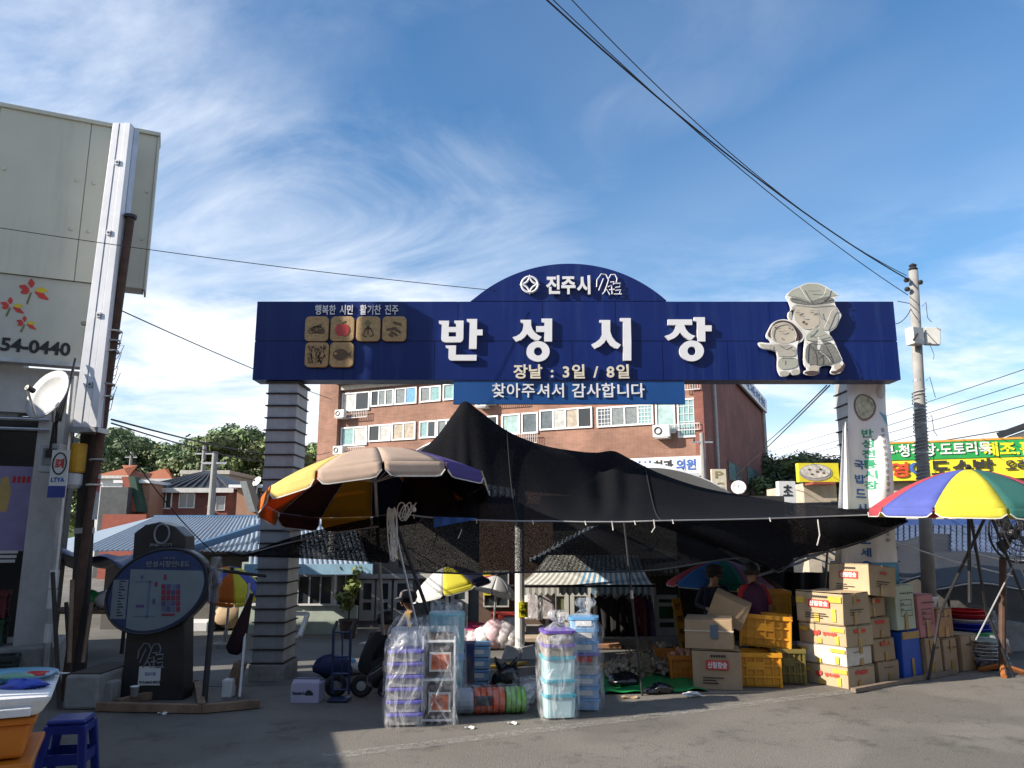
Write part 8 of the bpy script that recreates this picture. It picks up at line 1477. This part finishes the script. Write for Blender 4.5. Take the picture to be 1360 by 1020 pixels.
def wire(lab, pts, r=.008, sag=.0, n=18):
    A, B = Vector(pts[0]), Vector(pts[1]); o = MB().tube([A.lerp(B, k/n)-Vector((0, 0, sag*4*(k/n)*(1-k/n))) for k in range(n+1)], r, 5).build('overhead_wire', WIRE); tag(o, lab, 'wire')
E1 = W(1206, 371, YP)
wire('thick overhead cable sweeping from the top edge down to the utility pole', (W(722, -4, 7.0), E1), .010, .22); wire('second overhead cable running just beside the thick cable', (W(720, -14, 7.05), W(1206, 392, YP)), .006, .20); wire('thin overhead wire above the thick cable', (W(752, -8, 7.5), W(1204, 366, YP)), .006, .35)
wire('long thin wire crossing from the cream panels to the blue arch', (W(-30, 298, 8.4), W(660, 386, 10.05)), .005, .05)
wire('thin wire rising from behind the gate to the rusty pole', (W(160, 412, 9.1), W(440, 530, 20)), .008, .05); wire('pair cable leaving the rusty pole over the houses', (W(148, 557, 9.1), W(440, 600, 34)), .012, .3); wire('thin cable below the pair cable over the houses', (W(148, 562, 9.1), W(430, 610, 30)), .010, .3); wire('slack wire dropping across the blue tin roof', (W(150, 568, 9.2), W(285, 735, 10.2)), .007, .1)
for k, (y0, y1) in enumerate(((556, 478), (572, 497), (584, 514), (600, 530))): wire(['topmost', 'second', 'third', 'lowest'][k]+' of four wires fanning right from the block past the utility pole', (W(1028, y0+42-6*k, 60), W(1420, y1-8, 16)), .010, .1)
wire('thin wire from the block to the green signboard', (W(1030, 612, 60), W(1400, 560, 24)), .02, .2); wire('wire from the gate underside down to the brick block corner', (W(1098, 512, 12), W(1000, 600, 40)), .012, .1); wire('second wire from the gate underside to the brick block corner', (W(1102, 512, 12), W(965, 640, 40)), .012, .1); wire('short wire from the gate end to the utility pole', (W(1192, 400, 10.6), W(1208, 403, YP)), .006, .0); wire('slack wire from the gate end up to the utility pole', (W(1190, 430, 10.6), W(1210, 410, YP)), .006, .05)
# far service poles
for lab, px, py0, py1, Y in (('grey concrete pole in front of the dark brick house', 285, 600, 690, 31), ('slim concrete pole behind the dark brick house roof', 271, 592, 640, 44), ('thin concrete pole at the corner of the brick block', 931, 575, 650, 38), ('thin dark pole among the hill trees', 174, 600, 630, 64)):
    r = thing('service_pole', lab, 'pole', (gx(px, Y, 650), Y, 0)); t = W(px+1, py0, Y); part('shaft', CPOLE, r, lambda b: b.tube([(t.x, Y, 0), t], [.17, .11], 10)); part('cross_arm', STEEL, r, lambda b: b.bx(t.x-.5, t.x+.5, Y-.08, Y+.0, t.z-.5, t.z-.42)); [part('insulator', DARKST, r, lambda b: b.lathe([(.04, 0), (.06, .06), (.03, .12)], (t.x+q, Y-.04, t.z-.415), 8)) for q in (-.4, .4)]
# long banner on the right pillar
YBn = YG+.47; bn_ = thing('pillar_banner', 'long white banner with green and blue lettering tied to the right pillar', 'banner', W(1155, 770, YBn)); BANW = mat('banner_white', (.70, .71, .73), .7, var=.04, bump=.3, bs=6); BTEAL = mat('banner_green_ink', (.03, .30, .16), .6); BBLUE = mat('banner_blue_ink', (.02, .12, .38), .6); BFADE = mat('banner_blue_fade', (.10, .30, .45), .6, var=.5, vs_=2)
xL0, xR0, xL1, xR1 = W(1121, 505, YBn).x, W(1172, 505, YBn).x, W(1127, 770, YBn).x, W(1192, 770, YBn).x; zT, zB = gz(504, YBn), gz(775, YBn)
def bfn(u, v):
    x = (xL0+(xR0-xL0)*u)*(1-v)+(xL1+(xR1-xL1)*u)*v; fold = .035*math.sin(u*9+v*2.4)*(1-.4*v)+.05*math.sin(u*4.2-v*5)*v+.03*math.sin(v*11+u*3)
    return Vector((x, YBn-.07-fold, zT+(zB-zT)*v-.04*math.sin(PI*u)*(1-v)))
def bwarp_at(u, v): return bfn(u, v)+Vector((0, -.006, 0))
part('cloth', BANW, bn_, lambda b: b.grid(bfn, 24, 60), smooth=True)
def btext(body, m_, u, v, wu, hv, bold=.03):
    me = text_mesh(body, 1.0, bold, 0.0); me.materials.clear(); me.materials.append(m_); xs = [q.co.x for q in me.vertices]; ys = [q.co.y for q in me.vertices]; w = max(xs)-min(xs); h = max(ys)-min(ys); cx = (max(xs)+min(xs))/2; cy = (max(ys)+min(ys))/2
    for q in me.vertices: p = bwarp_at(u+(q.co.x-cx)/w*wu, v-(q.co.y-cy)/h*hv); q.co = p
    o = bpy.data.objects.new('lettering', me); COL.objects.link(o); adopt(o, bn_)
for k, ch in enumerate('반성전통시장'): btext(ch, BTEAL, .50, .265+.052*k, .26, .042)
for k, ch in enumerate('국밥드시러'): btext(ch, BBLUE, .28+.0*k, .425+.062*k*1.15, .24, .044)
for k, ch in enumerate('오세요'): btext(ch, BBLUE, .36, .79+.062*k, .24, .044)
for k, ch in enumerate('일반성면소재지종합정비사업지역역량강화'): btext(ch, GREY2, .84, .255+.030*k, .09, .019, .015)
def disc(u0, v0, ru, rv, m_, nm, dd): part(nm, m_, bn_, lambda b: b.grid(lambda a, r: bfn(u0+ru*r*math.cos(2*PI*a), v0+rv*r*math.sin(2*PI*a))+Vector((0, -dd, 0)), 24, 3), smooth=True)
disc(.42, .135, .30, .068, mat('bowl_rim_print', (.20, .14, .12), .6), 'bowl_print', .005); disc(.42, .133, .26, .058, mat('soup_bowl_print', (.40, .42, .32), .6, var=.5, vs_=14), 'soup_print', .008); disc(.86, .06, .14, .04, mat('pale_grey_print', (.48, .47, .47), .6), 'plate_print', .005)
part('blue_fade', BFADE, bn_, lambda b: b.grid(lambda u, v: bfn(u, .90+.10*v)+Vector((0, -.005, 0)), 20, 6), smooth=True); part('blue_wave', BFADE, bn_, lambda b: b.grid(lambda u, v: bfn(.78+.22*u, .16+.03*u+.05*v*u)+Vector((0, -.005, 0)), 8, 4), smooth=True)
part('hem_tie', ROPE, bn_, lambda b: [b.tube([bfn(u, 0), bfn(u, 0)+Vector((0, .08, .03))], .006, 4) for u in (.02, .98)])
part('side_fold', BANW, bn_, lambda b: b.grid(lambda u, v: W(1120+14*u*(.3+v)-22*v*(1-u)*.6, 560+215*v, YBn-.12+.05*math.sin(u*7)), 8, 20), smooth=True)
# bits of litter on the asphalt
for k, (px, py, lab) in enumerate(((617, 967, 'white paper scrap on the asphalt before the shelf rack'), (674, 961, 'small white paper scrap on the asphalt before the tub roll'), (209, 948, 'tiny white scrap on the shaded asphalt by the edging'))):
    p = G(px, py, .012); o = MB().grid(lambda u, v: p+Vector((.09*u, .05*v, .012*math.sin(u*6+v*4))), 4, 3).build('paper_scrap', SIGNW, solid=.003); tag(o, lab, 'paper')
